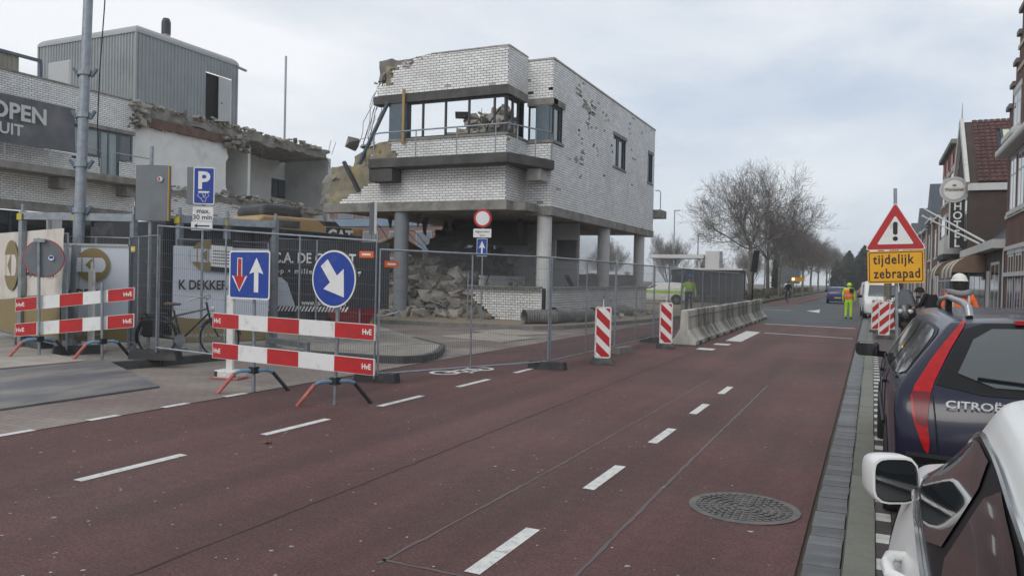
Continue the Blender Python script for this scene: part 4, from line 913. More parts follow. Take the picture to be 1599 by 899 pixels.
# banners
def facing(a,c):     # transform: local x from a to c, y up, z to viewer
    a,c=Vector(a),Vector(c); u=(c-a); u.z=0; u.normalize(); n_=Vector((u.y,-u.x,0))
    if n_.dot(-a)<0: a,c=c,a; u=-u; n_=-n_
    m=Matrix.Identity(4); m.col[0][:3]=u; m.col[1][:3]=(0,0,1); m.col[2][:3]=n_; m.col[3][:3]=a; return m
def poly_flat(b,pts,T,z=0,mi=0): b.add([(x,y,z) for x,y in pts],[list(range(len(pts)))],T,mi)
def banner(label,a,c,z0,z1,mat,amp=.012,seed=1):
    a=Vector((*a,z0)); c=Vector((*c,z0)); T=facing(a,c); ln=(c-a).length
    o=thing('banner',label,'banner',tuple(T.translation),0,'printed banners on the site fence')
    vs=[];fs=[];nu,nz=24,10
    for i in range(nu+1):
        for k in range(nz+1):
            u=ln*i/nu; z=(z1-z0)*k/nz; vs.append((u,z,.045+amp*(noise.noise((u*2.2+seed,z*1.6,seed))+.6*noise.noise((u*5,z*4,seed+2)))))
    for i in range(nu):
        for k in range(nz): e=i*(nz+1)+k; fs.append((e,e+nz+1,e+nz+2,e+1))
    b=MB(); b.add(vs,fs,T); b.build('cloth',mat,o,smooth=True)
    return o,T,ln
def logo(o,T,cx,cy,r,bgm):
    b=MB(); poly_flat(b,circ(cx,cy,r,40),T,.08); b.build('logo_disc','banner_gold',o)
    b=MB(); poly_flat(b,[(cx-r*1.02,cy-r*.42),(cx+r*.55,cy-r*.42),(cx+r*.72,cy-r*.25),(cx+r*.78,cy),(cx+r*.72,cy+r*.25),(cx+r*.55,cy+r*.42),(cx-r*1.02,cy+r*.42)],T,.083); b.build('logo_band',bgm,o)
    b=MB(); poly_flat(b,[(cx-r*.02,cy-r*.42),(cx-r*.02,cy+r*.42),(cx-r*.45,cy)],T,.086); poly_flat(b,[(cx-r*.68,cy-r*.42),(cx-r*.62,cy-r*.42),(cx-r*.62,cy+r*.42),(cx-r*.68,cy+r*.42)],T,.086)
    poly_flat(b,[(cx+.03*r,cy-.42*r),(cx+.08*r,cy-.42*r),(cx+.08*r,cy+.42*r),(cx+.03*r,cy+.42*r)],T,.086); b.build('logo_mark','banner_gold',o)
def gold_foot(o,T,ln,h0,h1,txt=None,ts=.13):
    b=MB(); n=12; pts=[(0,0)]+[(ln,0)]+[(ln*(1-i/n),h0+(h1-h0)*(1-i/n)+.04*math.sin(i*.5)) for i in range(n+1)]; poly_flat(b,pts,T,.08); b.build('gold_band','banner_gold',o)
    if txt: b=MB(); b.text(txt,ts,T@Matrix.Translation((ln*.1,.09,.084)),bold=.01); b.build('lettering','print_grey',o)
o,T,ln=banner('cream banner with large dark capitals behind the round sign at far left',(-17.2,10.26),(-12.7,8.8),.36,2.34,'banner_cream',.03,4)
gold_foot(o,T,ln,.62,.78)
b=MB(); b.text('K DEKKER',.50,T@Matrix.Translation((ln-2.42,1.14,.085)),bold=.02,sx=.92); b.build('lettering','print_black',o); logo(o,T,ln-3.0,1.32,.50,'banner_cream')
o,T,ln=banner('white banner with gold round logo beside the lamp post',(-14.0,9.55),(-12.72,10.1),.3,2.08,'banner_bluewhite',.008,6)
logo(o,T,ln*.52,1.42,.32,'banner_bluewhite'); gold_foot(o,T,ln,.42,.34,'veelzijdige bouwers',.1)
b=MB(); b.text('K DEKKER',.2,T@Matrix.Translation((ln*.16,.82,.085)),bold=.02); b.build('lettering','print_black',o); b=MB(); poly_flat(b,[(0,1.82),(ln,1.82),(ln,1.78-.0+.0),(0,1.78)],T,.085); b.build('top_strip','print_grey',o)
o,T,ln=banner('white banner with gold round logo behind the parked bicycle',(-12.0,10.45),(-11.08,12.0),.3,2.12,'banner_bluewhite',.008,8)
logo(o,T,ln*.34,1.65,.30,'banner_bluewhite'); gold_foot(o,T,ln,.5,.4,'veelzijdige bouwers',.11)
b=MB(); b.text('K DEKKER',.25,T@Matrix.Translation((ln*.05,1.0,.085)),bold=.025,sx=.78); b.build('lettering','print_black',o)
b=MB(); poly_flat(b,[(ln*.37,1.35),(ln*.60,1.32),(ln*.60,1.98),(ln*.37,2.0)],T,.085); nb=b.build('notice_board','sign_white',o)
b=MB(); poly_flat(b,[(ln*.37,1.86),(ln*.60,1.84),(ln*.60,1.98),(ln*.37,2.0)],T,.088); poly_flat(b,[(ln*.37,1.35),(ln*.60,1.32),(ln*.60,1.42),(ln*.37,1.45)],T,.088); [poly_flat(b,[(ln*.39,1.5+.06*k),(ln*.57,1.49+.06*k),(ln*.57,1.505+.06*k),(ln*.39,1.515+.06*k)],T,.088) for k in range(5)]; b.build('print','banner_black',nb)
o,T,ln=banner('black banner with white lettering and a white dome picture by the blue arrow sign',(-11.75,12.55),(-9.4,13.85),.92,2.34,'banner_black',.008,11)
b=MB(); b.text('C.A. DE GROOT',.30,T@Matrix.Translation((.24,.95,.085)),bold=.025,sx=.80); b.text('sloop \u2022 milieu \u2022 recycling',.155,T@Matrix.Translation((.05,.72,.085)),bold=.02,sp=1.25); b.text('DE',.17,T@Matrix.Translation((1.28,.45,.085)),bold=.02,sx=.8); b.text('VER N',.17,T@Matrix.Translation((1.15,.28,.085)),bold=.02,sx=.8); b.text('www.ca-degroot.nl',.15,T@Matrix.Translation((.85,.06,.085)),bold=.02,sx=.8)
poly_flat(b,[(.2,.9),(.215,.9),(.215,1.2),(.2,1.2)],T,.085); b.build('lettering','sign_white',o)
b=MB(); poly_flat(b,[(-.02,.02),(.72,.02),(.62,.3),(.55,.52),(.42,.63),(.25,.64),(.1,.56),(.02,.4)],T,.083); b.build('dome_print','banner_bluewhite',o)
b=MB(); [poly_flat(b,[(.0+.07*k,-.08),(.035+.07*k,-.08),(.09+.07*k,.03),(.055+.07*k,.03)],T,.086) for k in range(26)]; b.build('stripe_print','sign_white',o)
# ------------------------------------------------------------------ barriers with red and white boards
def text_T(T,x,y,z=.02): return T@Matrix.Translation((x,y,z))
def barrier(label,A,Bp,zl,zr,legs,front=True):
    """A,Bp ends (xy); zl,zr list of (z0,z1) at the two ends for each board; legs list of (t, top z, base z)"""
    A=Vector((*A,0)); Bp=Vector((*Bp,0)); ln=(Bp-A).length; T=facing(A,Bp); o=thing('road_barrier',label,'barrier',tuple(A),0,'red and white road barriers')
    off=.03 if front else -.05
    for (l0,l1),(r0,r1) in zip(zl,zr):
        seg=[0,.185,.38,.575,.785,1.0]
        def pt(t,f,z): return (t*ln,(l0+(r0-l0)*t)*(1-f)+(l1+(r1-l1)*t)*f,z)
        b=MB(); vs=[pt(0,0,off-.02),pt(1,0,off-.02),pt(1,1,off-.02),pt(0,1,off-.02),pt(0,0,off),pt(1,0,off),pt(1,1,off),pt(0,1,off)]
        b.add(vs,[(0,3,2,1),(4,5,6,7),(0,1,5,4),(1,2,6,5),(2,3,7,6),(3,0,4,7)],T); bo=b.build('board','sign_white',o)
        for k in range(0,5,2):
            b=MB(); m_=.03; s0=seg[k]+(.004 if k==0 else 0); s1=seg[k+1]-(.004 if k==4 else 0); b.add([pt(s0,m_,off+.003),pt(s1,m_,off+.003),pt(s1,1-m_,off+.003),pt(s0,1-m_,off+.003)],[(0,1,2,3)],T); b.build('red_field','sign_red',bo)
        for t,al in ((.012,'LEFT'),(.985,'RIGHT')):
            p=pt(t,.35,off+.006); sl=math.atan2(r0-l0,ln); b=MB(); b.text('HvE',.095,T@Matrix.Translation(p)@Matrix.Rotation(sl,4,'Z'),bold=.03,align=al); b.build('lettering','sign_white',bo)
    for t,zt,zb,lean in legs:
        p=A.lerp(Bp,t); n_=T.col[2].xyz; po=p+n_*(-.02 if front else .0)
        b=MB(); b.cyl(po+Vector((0,0,zb)),po+Vector((lean,0,zt)),.024,n=12); b.build('pole','galv',o,smooth=True)
        u=T.col[0].xyz; u=Matrix.Rotation(R(58),3,'Z')@u; c0=po+Vector((0,0,zb)); hh=.30
        pts=[c0-u*.47,c0-u*.25+Vector((0,0,hh-.03)),c0-u*.17+Vector((0,0,hh)),c0+u*.17+Vector((0,0,hh)),c0+u*.25+Vector((0,0,hh-.03)),c0+u*.47]
        b=MB(); b.tube(pts[:2],.026,8); f1=b.build('foot','foot_red',o,smooth=True)
        b=MB(); b.tube(pts[1:5],.026,8); b.build('foot_bow','foot_blue',o,smooth=True); b=MB(); b.tube(pts[4:],.026,8); b.build('foot','black_plastic',o,smooth=True)
        b=MB(); b.bx(c0.x-.05,c0.x+.05,c0.y-.05,c0.y+.05,c0.z+hh-.04,c0.z+hh+.05); b.build('clamp','black_plastic',o)
    return o
barrier('red and white barrier carrying the two blue arrow signs',(-8.6,8.24),(-5.44,7.76),[(.41,.635),(.845,1.06)],[(.44,.64),(.865,1.06)],[(.275,1.9,0,-.03),(.775,1.9,0,.04)])
barrier('tilted red and white barrier on the left pavement beside the round sign',(-13.25,8.25),(-11.12,8.88),[(.46,.68),(.89,1.11)],[(.69,.92),(1.15,1.36)],[(.23,2.15,.14,-.05),(.76,1.42,.14,-.03)],front=False)
# ------------------------------------------------------------------ traffic signs
def sign_plate(o,T,poly,mat,th=.02,back='sign_back',edge=None,z=0):
    b=MB(); b.prism(poly,-th,0,T@Matrix.Translation((0,0,z))); pl=b.build('plate_body',back,o)
    b=MB(); poly_flat(b,poly,T,z+.002); b.build('face',edge or mat,o)
    return pl
def sface(o,T,pts,mat,z,name='symbol'): b=MB(); poly_flat(b,pts,T,z); return b.build(name,mat,o)
def ringpts(c,r,n=36): return circ(c[0],c[1],r,n)
def yawto(x,y,extra=0): return math.atan2(-x,y)*-1+extra if False else math.atan2(y,x)-math.pi/2+extra
# rectangular priority sign on the barrier
rz=R(2); o=thing('traffic_sign','blue rectangular sign with red and white vertical arrows on the barrier','sign',(-7.78,8.1,1.29),0); T=face_T((-7.76,8.04,1.62),R(-4))
sign_plate(o,T,rrect(-.395,.395,-.335,.335,.04),'sign_blue',edge='sign_white'); sface(o,T,rrect(-.372,.372,-.312,.312,.03),'sign_blue',.004,'blue_field')
def arrow(cx,y0,y1,w,hw,hl): # vertical arrow from y0 (tail) to y1 (tip)
    s=1 if y1>y0 else -1; return [(cx-w,y0),(cx+w,y0),(cx+w,y1-s*hl),(cx+hw,y1-s*hl*1.12),(cx,y1),(cx-hw,y1-s*hl*1.12),(cx-w,y1-s*hl)][::s]
sface(o,T,arrow(-.185,.235,-.235,.05,.155,.20),'sign_white',.006,'arrow_border'); sface(o,T,arrow(-.185,.222,-.213,.034,.125,.19),'sign_red',.008,'red_arrow'); sface(o,T,arrow(.14,-.235,.24,.042,.135,.2),'sign_white',.006,'white_arrow')
o=thing('traffic_sign','round blue sign with thick white arrow pointing down right','sign',(-6.1,7.83,1.3),0); T=face_T((-6.1,7.76,1.6),R(-4),0)
T=T@Matrix.Rotation(R(0),4,'Y'); sign_plate(o,T,ringpts((0,0),.36,44),'sign_blue',edge='sign_white'); sface(o,T,ringpts((0,0),.338,44),'sign_blue',.004,'blue_field')
A2=[(-.05,.30),(.05,.30),(.05,.02),(.21,.02),(0,-.31),(-.21,.02),(-.05,.02)]; a_=R(38); A2=[(x*.95,y_*.95) for x,y_ in [(-.075,.27),(.075,.27),(.075,.0),(.22,.0),(0,-.30),(-.22,.0),(-.075,.0)]]
sface(o,T,[(x*math.cos(a_)-y_*math.sin(a_),x*math.sin(a_)+y_*math.cos(a_)) for x,y_ in A2][::-1],'sign_white',.006,'white_arrow')
b=MB(); b.cyl((-6.1,7.85,1.05),(-6.1,7.85,1.9),.024,n=10); b.build('pole','galv',o)
# back of round sign at left
o=thing('traffic_sign','grey back of a round red edged sign on the tilted barrier','sign',(-12.8,8.4,1.45),0); T=face_T((-12.78,8.47,1.81),R(180+38)); 
sign_plate(o,T,ringpts((0,0),.31,44),'sign_white',edge='sign_white'); b=MB(); b.tube([T@Vector((.312*math.cos(6.283*i/40),.312*math.sin(6.283*i/40),-.008)) for i in range(40)],.014,6,closed=True); b.build('rim','sign_red',o)
b=MB(); T2=face_T((-12.645,8.505,1.82),R(38)); poly_flat(b,circ(0,0,.045,16),T2,.0); b.build('sticker','sign_white',o); b=MB(); poly_flat(b,[(-.03,-.012),(.03,-.012),(.03,.03),(-.03,.03)],T2,.003); b.build('print','sign_blue',o)
b=MB(); b.box((0,.3,.03),(.18,.06,.04),face_T((-12.8,8.42,1.81),R(30))); b.build('clamp','galv',o)
# parking sign
o=thing('parking_sign','blue parking sign with white P and time plate on a thin pole','sign',(-11.22,10.42,.13)); T=face_T((-11.2,10.40,3.22),R(30))
b=MB(); b.cyl((-11.23,10.44,.13),(-11.23,10.44,3.55),.025,n=10); b.build('pole','galv',o); sign_plate(o,T,rrect(-.17,.21,-.34,.34,.03),'sign_blue',edge='sign_white'); sface(o,T,rrect(-.152,.192,-.322,.322,.02),'sign_blue',.004,'blue_field')
b=MB(); b.box((0,0,0),(.2,.09,.68),Matrix.Translation((-11.42,10.38,3.22))@Matrix.Rotation(R(30),4,'Z')); b.build('second_plate','sign_back',o)
b=MB(); b.text('P',.44,T@Matrix.Translation((-.1,-.05,.007)),bold=.03); poly_flat(b,[(-.08,-.1),(.12,-.1),(.12,-.125),(-.08,-.125)],T,.007); b.build('letter','sign_white',o)
b=MB(); 
for pts in ([(-.06,-.13),(-.09,-.19),(-.02,-.24),(0,-.29),(.05,-.29),(.07,-.22),(.11,-.19),(.09,-.13)],): b.tube([(x,y_,.008) for x,y_ in pts],.006,4,T,closed=True)
b.tube([(0,-.14,.008),(.02,-.22,.008)],.006,4,T); b.tube([(.05,-.14,.008),(.04,-.22,.008)],.006,4,T); b.build('disc_symbol','sign_white',o)
T3=face_T((-11.19,10.385,2.70),R(30)); sign_plate(o,T3,rrect(-.17,.20,-.13,.13,.015),'sign_white',.012); b=MB(); b.text('max.',.125,T3@Matrix.Translation((.02,.015,.005)),bold=.015,align='CENTER'); b.text('30 min.',.125,T3@Matrix.Translation((.02,-.1,.005)),bold=.015,align='CENTER'); b.build('lettering','sign_black',o)
T4=face_T((-11.19,10.38,2.48),R(30)); sign_plate(o,T4,rrect(-.19,.19,-.08,.08,.015),'sign_white',.012); sface(o,T4,[(-.14,0),(-.07,.05),(-.085,.012),(.14,.012),(.14,-.012),(-.085,-.012),(-.07,-.05)][::-1],'sign_black',.005,'arrow')
# back of a large sign box
o=thing('sign_box','grey back of a large folded sign board on a tall pole','sign',(-12.35,10.25,.13)); b=MB(); b.cyl((-12.4,10.26,.13),(-12.38,10.26,3.98),.035,n=10); b.build('pole','galv',o)
b=MB(); b.prism([(-12.62,10.12),(-12.34,10.19),(-12.05,10.36),(-12.06,10.44),(-12.36,10.24),(-12.62,10.18)],2.58,3.62); b.build('panel','sign_back',o); b=MB(); b.prism([(-12.049,10.36),(-12.041,10.362),(-12.044,10.385),(-12.052,10.382)],2.58,3.62); b.build('yellow_edge','sign_yellow',o)
b=MB(); poly_flat(b,circ(.0,0,.05,16),face_T((-12.16,10.27,3.36),R(30)),.004); b.build('sticker','banner_white',o); b=MB(); poly_flat(b,[(-.03,-.03),(0,-.03),(0,.03),(-.03,.03)],face_T((-12.16,10.27,3.36),R(30)),.007); b.build('print','sign_red',o)
# no entry group
o=thing('no_entry_sign','round red edged sign above a white plate and small blue arrow sign','sign',(-11.95,23.1,.1)); T=face_T((-11.95,23.05,3.62),R(15))
b=MB(); b.cyl((-11.95,23.1,.1),(-11.95,23.1,4.0),.028,n=10); b.build('pole','galv',o); sign_plate(o,T,ringpts((0,0),.31,40),'sign_red',edge='sign_red'); sface(o,T,ringpts((0,0),.235,40),'sign_white',.004,'white_field')
T3=T@Matrix.Translation((0,-.50,0)); sign_plate(o,T3,rrect(-.31,.31,-.145,.145,.02),'sign_white'); b=MB(); b.text('uitgezonderd',.105,T3@Matrix.Translation((0,.02,.005)),bold=.01,align='CENTER',sx=.9); b.text('taxi\u2019s',.09,T3@Matrix.Translation((0,-.1,.005)),bold=.01,align='CENTER'); b.build('lettering','sign_black',o)
T3=T@Matrix.Translation((0,-.98,0)); sign_plate(o,T3,rrect(-.18,.18,-.3,.3,.02),'sign_blue',edge='sign_white'); sface(o,T3,rrect(-.165,.165,-.285,.285,.015),'sign_blue',.004,'blue_field'); sface(o,T3,[(-.028,-.22),(.028,-.22),(.028,.0),(.115,-.03),(0,.22),(-.115,-.03),(-.028,.0)],'sign_white',.006,'arrow')
o=thing('sign_box','narrow grey sign seen edge on before the grey column','sign',(-15.0,21.1,.13)); b=MB(); b.cyl((-15.1,21.1,.13),(-15.1,21.1,4.0),.03,n=8); b.build('pole','galv',o); b=MB(); b.box((0,0,0),(.36,.05,1.05),Matrix.Translation((-15.0,21.05,3.5))@Matrix.Rotation(R(-25),4,'Z')); b.build('panel','sign_back',o); b=MB(); b.box((.19,0,0),(.02,.08,1.05),Matrix.Translation((-15.0,21.05,3.5))@Matrix.Rotation(R(-25),4,'Z')); b.build('white_edge','sign_white',o)
b=MB(); b.cyl((-12.75,23.6,.1),(-12.75,23.6,1.75),.03,n=8); b.cyl((-12.75,23.6,1.75),(-12.75,23.6,1.78),.034,n=8); tag(b.build('steel_bollard','galv'),'short thin steel post before the broken low brick wall','post')
# warning triangle and yellow board at right
o=thing('warning_sign','red edged warning triangle above a yellow board with black lettering','sign',(.35,14.55,.06)); tl=-.045; b=MB(); b.cyl((.43,14.58,.06),(.31,14.58,3.32),.028,n=10); b.build('pole','galv',o)
T=face_T((.33,14.5,2.54),R(0))@Matrix.Rotation(tl*-.6,4,'Z'); s_=.47; tri=lambda s,r: [p for c_ in ((-s,-s*.5),(s,-s*.5),(0,s*1.18)) for p in [c_]]
def rtri(s,rd):
    C=[Vector((-s,-s*.56)),Vector((s,-s*.56)),Vector((0,s*1.17))]; out=[]
    for i in range(3):
        p,a,c=C[i],C[i-1],C[(i+1)%3]; d0=(a-p).normalized()*rd; d1=(c-p).normalized()*rd
        for t in (0,.33,.67,1): out.append(tuple(p+d0*(1-t)**2+d1*t**2))
    return out
sign_plate(o,T,rtri(.47,.07),'sign_white',edge='sign_white'); sface(o,T,rtri(.45,.06),'sign_red',.004,'red_border'); sface(o,T@Matrix.Translation((0,-.01,0)),rtri(.28,.03),'sign_white',.006,'white_field')
sface(o,T,rrect(-.035,.035,-.01,.21,.034,6),'sign_black',.008,'mark'); sface(o,T,circ(0,-.075,.04,20),'sign_black',.008,'dot')
T=face_T((.35,14.49,1.99),R(0))@Matrix.Rotation(.045,4,'Z'); sign_plate(o,T,rrect(-.43,.43,-.275,.275,.03),'sign_yellow',edge='sign_yellow'); 
b=MB(); ol=rrect(-.408,.408,-.253,.253,.025); il=rrect(-.395,.395,-.24,.24,.02); n=len(ol); b.add([(x,y_,.004) for x,y_ in ol+il],[(i,(i+1)%n,n+(i+1)%n,n+i) for i in range(n)],T); b.text('tijdelijk',.225,T@Matrix.Translation((-.34,.055,.004)),bold=.02,sp=1.12,sx=.80); b.text('zebrapad',.225,T@Matrix.Translation((-.335,-.185,.004)),bold=.02,sp=1.12,sx=.77); b.build('lettering','sign_black',o)
# ------------------------------------------------------------------ marker boards
def marker(x,y,z,rz,label,w_=.26,hh=1.02,mir=1):
    o=thing('traffic_marker',label,'marker board',(x,y,z),0,'red and white striped marker boards'); T=face_T((x,y,z+.1),rz)
    b=MB(); P=rrect(-w_/2-.03,w_/2+.03,0,hh,.04); b.prism(P,-.05,0,T); b.build('board','white_plastic',o)
    b=MB()
    for k in range(4):
        y0=-.12+k*.34; p=[(-w_/2,y0+.25*(1 if mir>0 else 0)),(w_/2,y0+.25*(0 if mir>0 else 1)),(w_/2,y0+.25*(0 if mir>0 else 1)+.19),(-w_/2,y0+.25*(1 if mir>0 else 0)+.19)]
        lo,hi=.03,hh-.03; q_=[]
        # clip to board height
        def clip(poly,yc,keep):
            out=[]
            for i in range(len(poly)):
                a,c=poly[i-1],poly[i]; ia=(a[1]-yc)*keep>=0; ic=(c[1]-yc)*keep>=0
                if ia!=ic: t=(yc-a[1])/(c[1]-a[1]); out.append((a[0]+(c[0]-a[0])*t,yc))
                if ic: out.append(c)
            return out
        p=clip(clip(p,lo,1),hi,-1)
        if len(p)>2: poly_flat(b,p,T,.004)
    sf=MB(); poly_flat(sf,[(-w_/2,.03),(w_/2,.03),(w_/2,hh-.03),(-w_/2,hh-.03)],T,.002); sf.build('face','sign_white',o); b.build('red_stripes','sign_red',o)
    b=MB(); b.box((0,.06,-.02),(.02,.16,.02),T@Matrix.Translation((0,hh,0))); b.build('handle','white_plastic',o)
    b=MB(); TT=xf((x,y,z),rz); hw,dp=.24,.33; vs=[(-hw,-dp,0),(hw,-dp,0),(hw,dp,0),(-hw,dp,0),(-hw*.8,-dp*.75,.1),(hw*.8,-dp*.75,.1),(hw*.8,dp*.75,.1),(-hw*.8,dp*.75,.1)]; b.add(vs,[(0,3,2,1),(4,5,6,7),(0,1,5,4),(1,2,6,5),(2,3,7,6),(3,0,4,7)],TT); b.build('base','rubber',o,bevel=.015)
    return o
marker(-4.82,14.6,0,R(18),'striped marker board on the red road, nearest of the two at the fence')
marker(-4.62,18.95,0,R(14),'striped marker board at the near end of the concrete barriers')
marker(.36,25.9,.06,R(0),'striped marker board on the right pavement behind the warning sign',mir=-1); marker(.16,28.8,.06,R(0),'striped marker board partly hidden behind the first on the right pavement',mir=-1); marker(.62,29.4,.06,R(0),'striped marker board beside the parked scooter',mir=-1)
# slim white posts with a base
def whitepost(x,y,z,hh,label):
    o=thing('lane_delineator',label,'post',(x,y,z),0,'slim white posts on red and blue base plates'); b=MB(); T=xf((x,y,z),R(12)); b.box((0,0,hh/2+.06),(.115,.06,hh-.1),T); b.build('post','white_plastic',o,bevel=.012); b=MB(); b.cyl((0,0,hh),(0,0,hh+.14),.022,n=8,T=T); b.build('tip','white_plastic',o)
    b=MB(); b.box((0,0,.075),(.40,.26,.12),T); b.build('base','white_plastic',o,bevel=.02); b=MB(); b.box((0,0,.012),(.46,.32,.022),T); b.build('base_plate','foot_red',o)
    for s in (-1,1): b=MB(); b.box((s*.16,-.132,.08),(.05,.01,.08),T); b.build('slot','rubber',o)
whitepost(-9.0,8.95,0,1.28,'slim white post behind the left end of the blue sign barrier'); whitepost(-12.9,9.45,.13,1.5,'slim white post behind the tilted red and white barrier')
# ------------------------------------------------------------------ concrete barriers
pm('barrier_conc',(.36,.35,.32),.9,.15,2,.4,30,rand=.12,dirt=(.12,.115,.10),dscale=2.4,dlo=.46,dhi=.64,stretch=(1,1,.4))
pm('barrier_pale',(.47,.455,.41),.9,.15,2,.4,30,rand=.12,dirt=(.20,.185,.13),dscale=1.8,dlo=.5,dhi=.7,stretch=(1,1,.4))
bprof=[(-.30,0),(.30,0),(.30,.1),(.24,.16),(.11,.36),(.085,.8),(-.085,.8),(-.11,.36),(-.24,.16),(-.30,.1)]
bm_=MB(); n=len(bprof); L0=1.0
vs=[(x,-L0/2+.012,z) for x,z in bprof]+[(x,L0/2-.012,z) for x,z in bprof]; bm_.add(vs,[list(range(n)),list(range(n,2*n))[::-1]]+[(i,n+i,n+(i+1)%n,(i+1)%n) for i in range(n)])
names=['nearest','second','third','fourth','fifth','sixth','seventh','eighth','ninth','tenth','eleventh','twelfth','farthest']; q=random.Random(77)
for i in range(13):
    t=i/12; x=-4.40-.27*t; y=20.65+16.0*t; dz=q.uniform(-.012,.012)
    o=thing('concrete_barrier','weathered concrete road barrier, %s from the camera in the row'%names[i],'barrier',(x+q.uniform(-.025,.025),y,0),R(1.0)+q.uniform(-.012,.012),'concrete road barriers along the fence')
    s=MB(); s.add(bm_.v,bm_.f,Matrix.Diagonal((1.05,1.33,1.13+dz,1))); c_=s.build('body','barrier_conc' if i%3 else 'barrier_pale',o,local=True,bevel=.025)
    s=MB(); s.box((.262,0,.05),(.12,.34,.085)); s.build('lifting_slot','rubber',o,local=True)
    s=MB(); s.box((.117,0,.74),(.012,1.28,.018),xf(ry=.03)); s.build('groove','concrete_dark',o,local=True)
# ------------------------------------------------------------------ lamp post
o=thing('lamp_post','tall thick galvanised lamp post with brackets and a hanging cable','lamp post',(-13.72,9.7,.13)); b=MB(); b.cyl((-13.72,9.7,.13),(-13.66,9.72,2.1),.125,.115,n=16); b.cyl((-13.66,9.72,2.1),(-13.5,9.8,9.2),.10,.075,n=16); b.build('pole','galv',o,smooth=True)
for z in (2.75,3.62,4.55,5.35):
    b=MB(); t=(z-2.1)/7.1; c=Vector((-13.66+.16*t,9.72+.08*t,z)); b.lathe([(.105,-.05),(.125,-.05),(.125,.05),(.105,.05)],14,Matrix.Translation(c)); br=b.build('bracket','galv',o)
    for s in (-1,1): b=MB(); b.add([c+Vector((s*.11,s*.04,-.09)),c+Vector((s*.19,s*.08,.1)),c+Vector((s*.21,s*.08,.02)),c+Vector((s*.13,s*.05,-.1))],[(0,1,2,3),(3,2,1,0)]); b.bar(c+Vector((s*.12,s*.05,-.06)),c+Vector((s*.2,s*.09,.08)),.05); b.build('lug','frame_blue',br)
b=MB(); b.tube([(-13.42,9.95,3.6),(-13.46,9.93,4.4),(-13.42,9.93,5.4),(-13.34,9.95,6.6),(-13.25,10,9.0)],.012,5); b.build('cable','black_plastic',o)
b=MB(); b.cyl((-13.5,9.8,9.2),(-12.4,9.4,9.6),.05,n=8); b.box((-12.2,9.33,9.62),(.6,.25,.12)); b.build('lamp_head','galv',o)
# ------------------------------------------------------------------ corrugated pipes, bin, yellow frame
pm('pipe_grey',(.15,.15,.145),.6,.2,3,dirt=(.26,.24,.21),dscale=3)
def cpipe(p,q_,r,label):
    p,q_=Vector(p),Vector(q_); d=(q_-p); ln=d.length; d.normalize(); n=int(ln/.09); pts=[];rs=[]
    for i in range(n+1): pts+=[p+d*(ln*i/n),p+d*(ln*(i+.5)/n)] ; rs+=[r,r*.9]
    b=MB(); b.tube(pts,rs,18,caps=False); b.tube(pts,[x*.86 for x in rs],18,caps=False); tag(b.build('drain_pipe','pipe_grey',smooth=True),label,'pipe','corrugated pipes along the site kerb')
cpipe((-10.5,23.4,.35),(-9.75,24.3,.35),.25,'short dark corrugated pipe lying by the site kerb'); cpipe((-9.9,24.5,.4),(-9.3,26.6,.32),.27,'grey corrugated pipe in the middle of the three at the kerb'); cpipe((-9.7,28.0,.33),(-9.3,31.5,.3),.24,'long grey pipe farthest along the kerb by the low wall')
pm('bin_red',(.24,.02,.03),.5,.15,3); pm('frame_orange',(.45,.22,.03),.5,.15,3)
o=thing('wheelbarrow','dark red wheelbarrow with grey handles beside the yellow panel','wheelbarrow',(-11.5,15.3,.13)); T=xf((-11.45,15.35,.13),R(28)); b=MB(); vs=[(-.42,-.3,.3),(.35,-.3,.3),(.35,.3,.3),(-.42,.3,.3),(-.62,-.4,.72),(.62,-.4,.72),(.62,.4,.72),(-.62,.4,.72)]; b.add(vs,[(0,3,2,1),(0,1,5,4),(1,2,6,5),(2,3,7,6),(3,0,4,7),(4,7,6,5)],T); b.build('tray','bin_red',o)
for s in (-1,1): b=MB(); b.tube([(-.7,s*.08,.2),(-.2,s*.25,.27),(.5,s*.3,.45),(1.1,s*.3,.62)],.02,6,T); b.tube([(.35,s*.27,.3),(.45,s*.27,0)],.02,6,T); b.build('handle','galv',o)
b=MB(); b.tube([(-.72+.18*math.cos(t*.52),0,.18+.18*math.sin(t*.52)) for t in range(12)],.045,6,T,closed=True); b.build('wheel','rubber',o)
o=thing('metal_sheet','rounded yellow brown metal panel leaning beside the wheelbarrow','panel',(-12.0,16.45,.13)); T=face_T((-12.05,16.4,.13),R(22)); P1=rrect(-.36,.36,0,1.12,.09); P2=rrect(-.29,.29,.05,1.05,.06); n=len(P1); b=MB(); b.add([(x,y_,0) for x,y_ in P1+P2]+[(x,y_,.06) for x,y_ in P1+P2],[(i,(i+1)%n,n+(i+1)%n,n+i) for i in range(n)]+[(2*n+i,3*n+i,3*n+(i+1)%n,2*n+(i+1)%n)[::-1] for i in range(n)]+[(i,2*n+i,2*n+(i+1)%n,(i+1)%n)[::-1] for i in range(n)],T); b.build('rim','frame_orange',o); b=MB(); poly_flat(b,P2,T,.01); b.prism(P2,-.01,.009,T); b.build('sheet','rust',o)
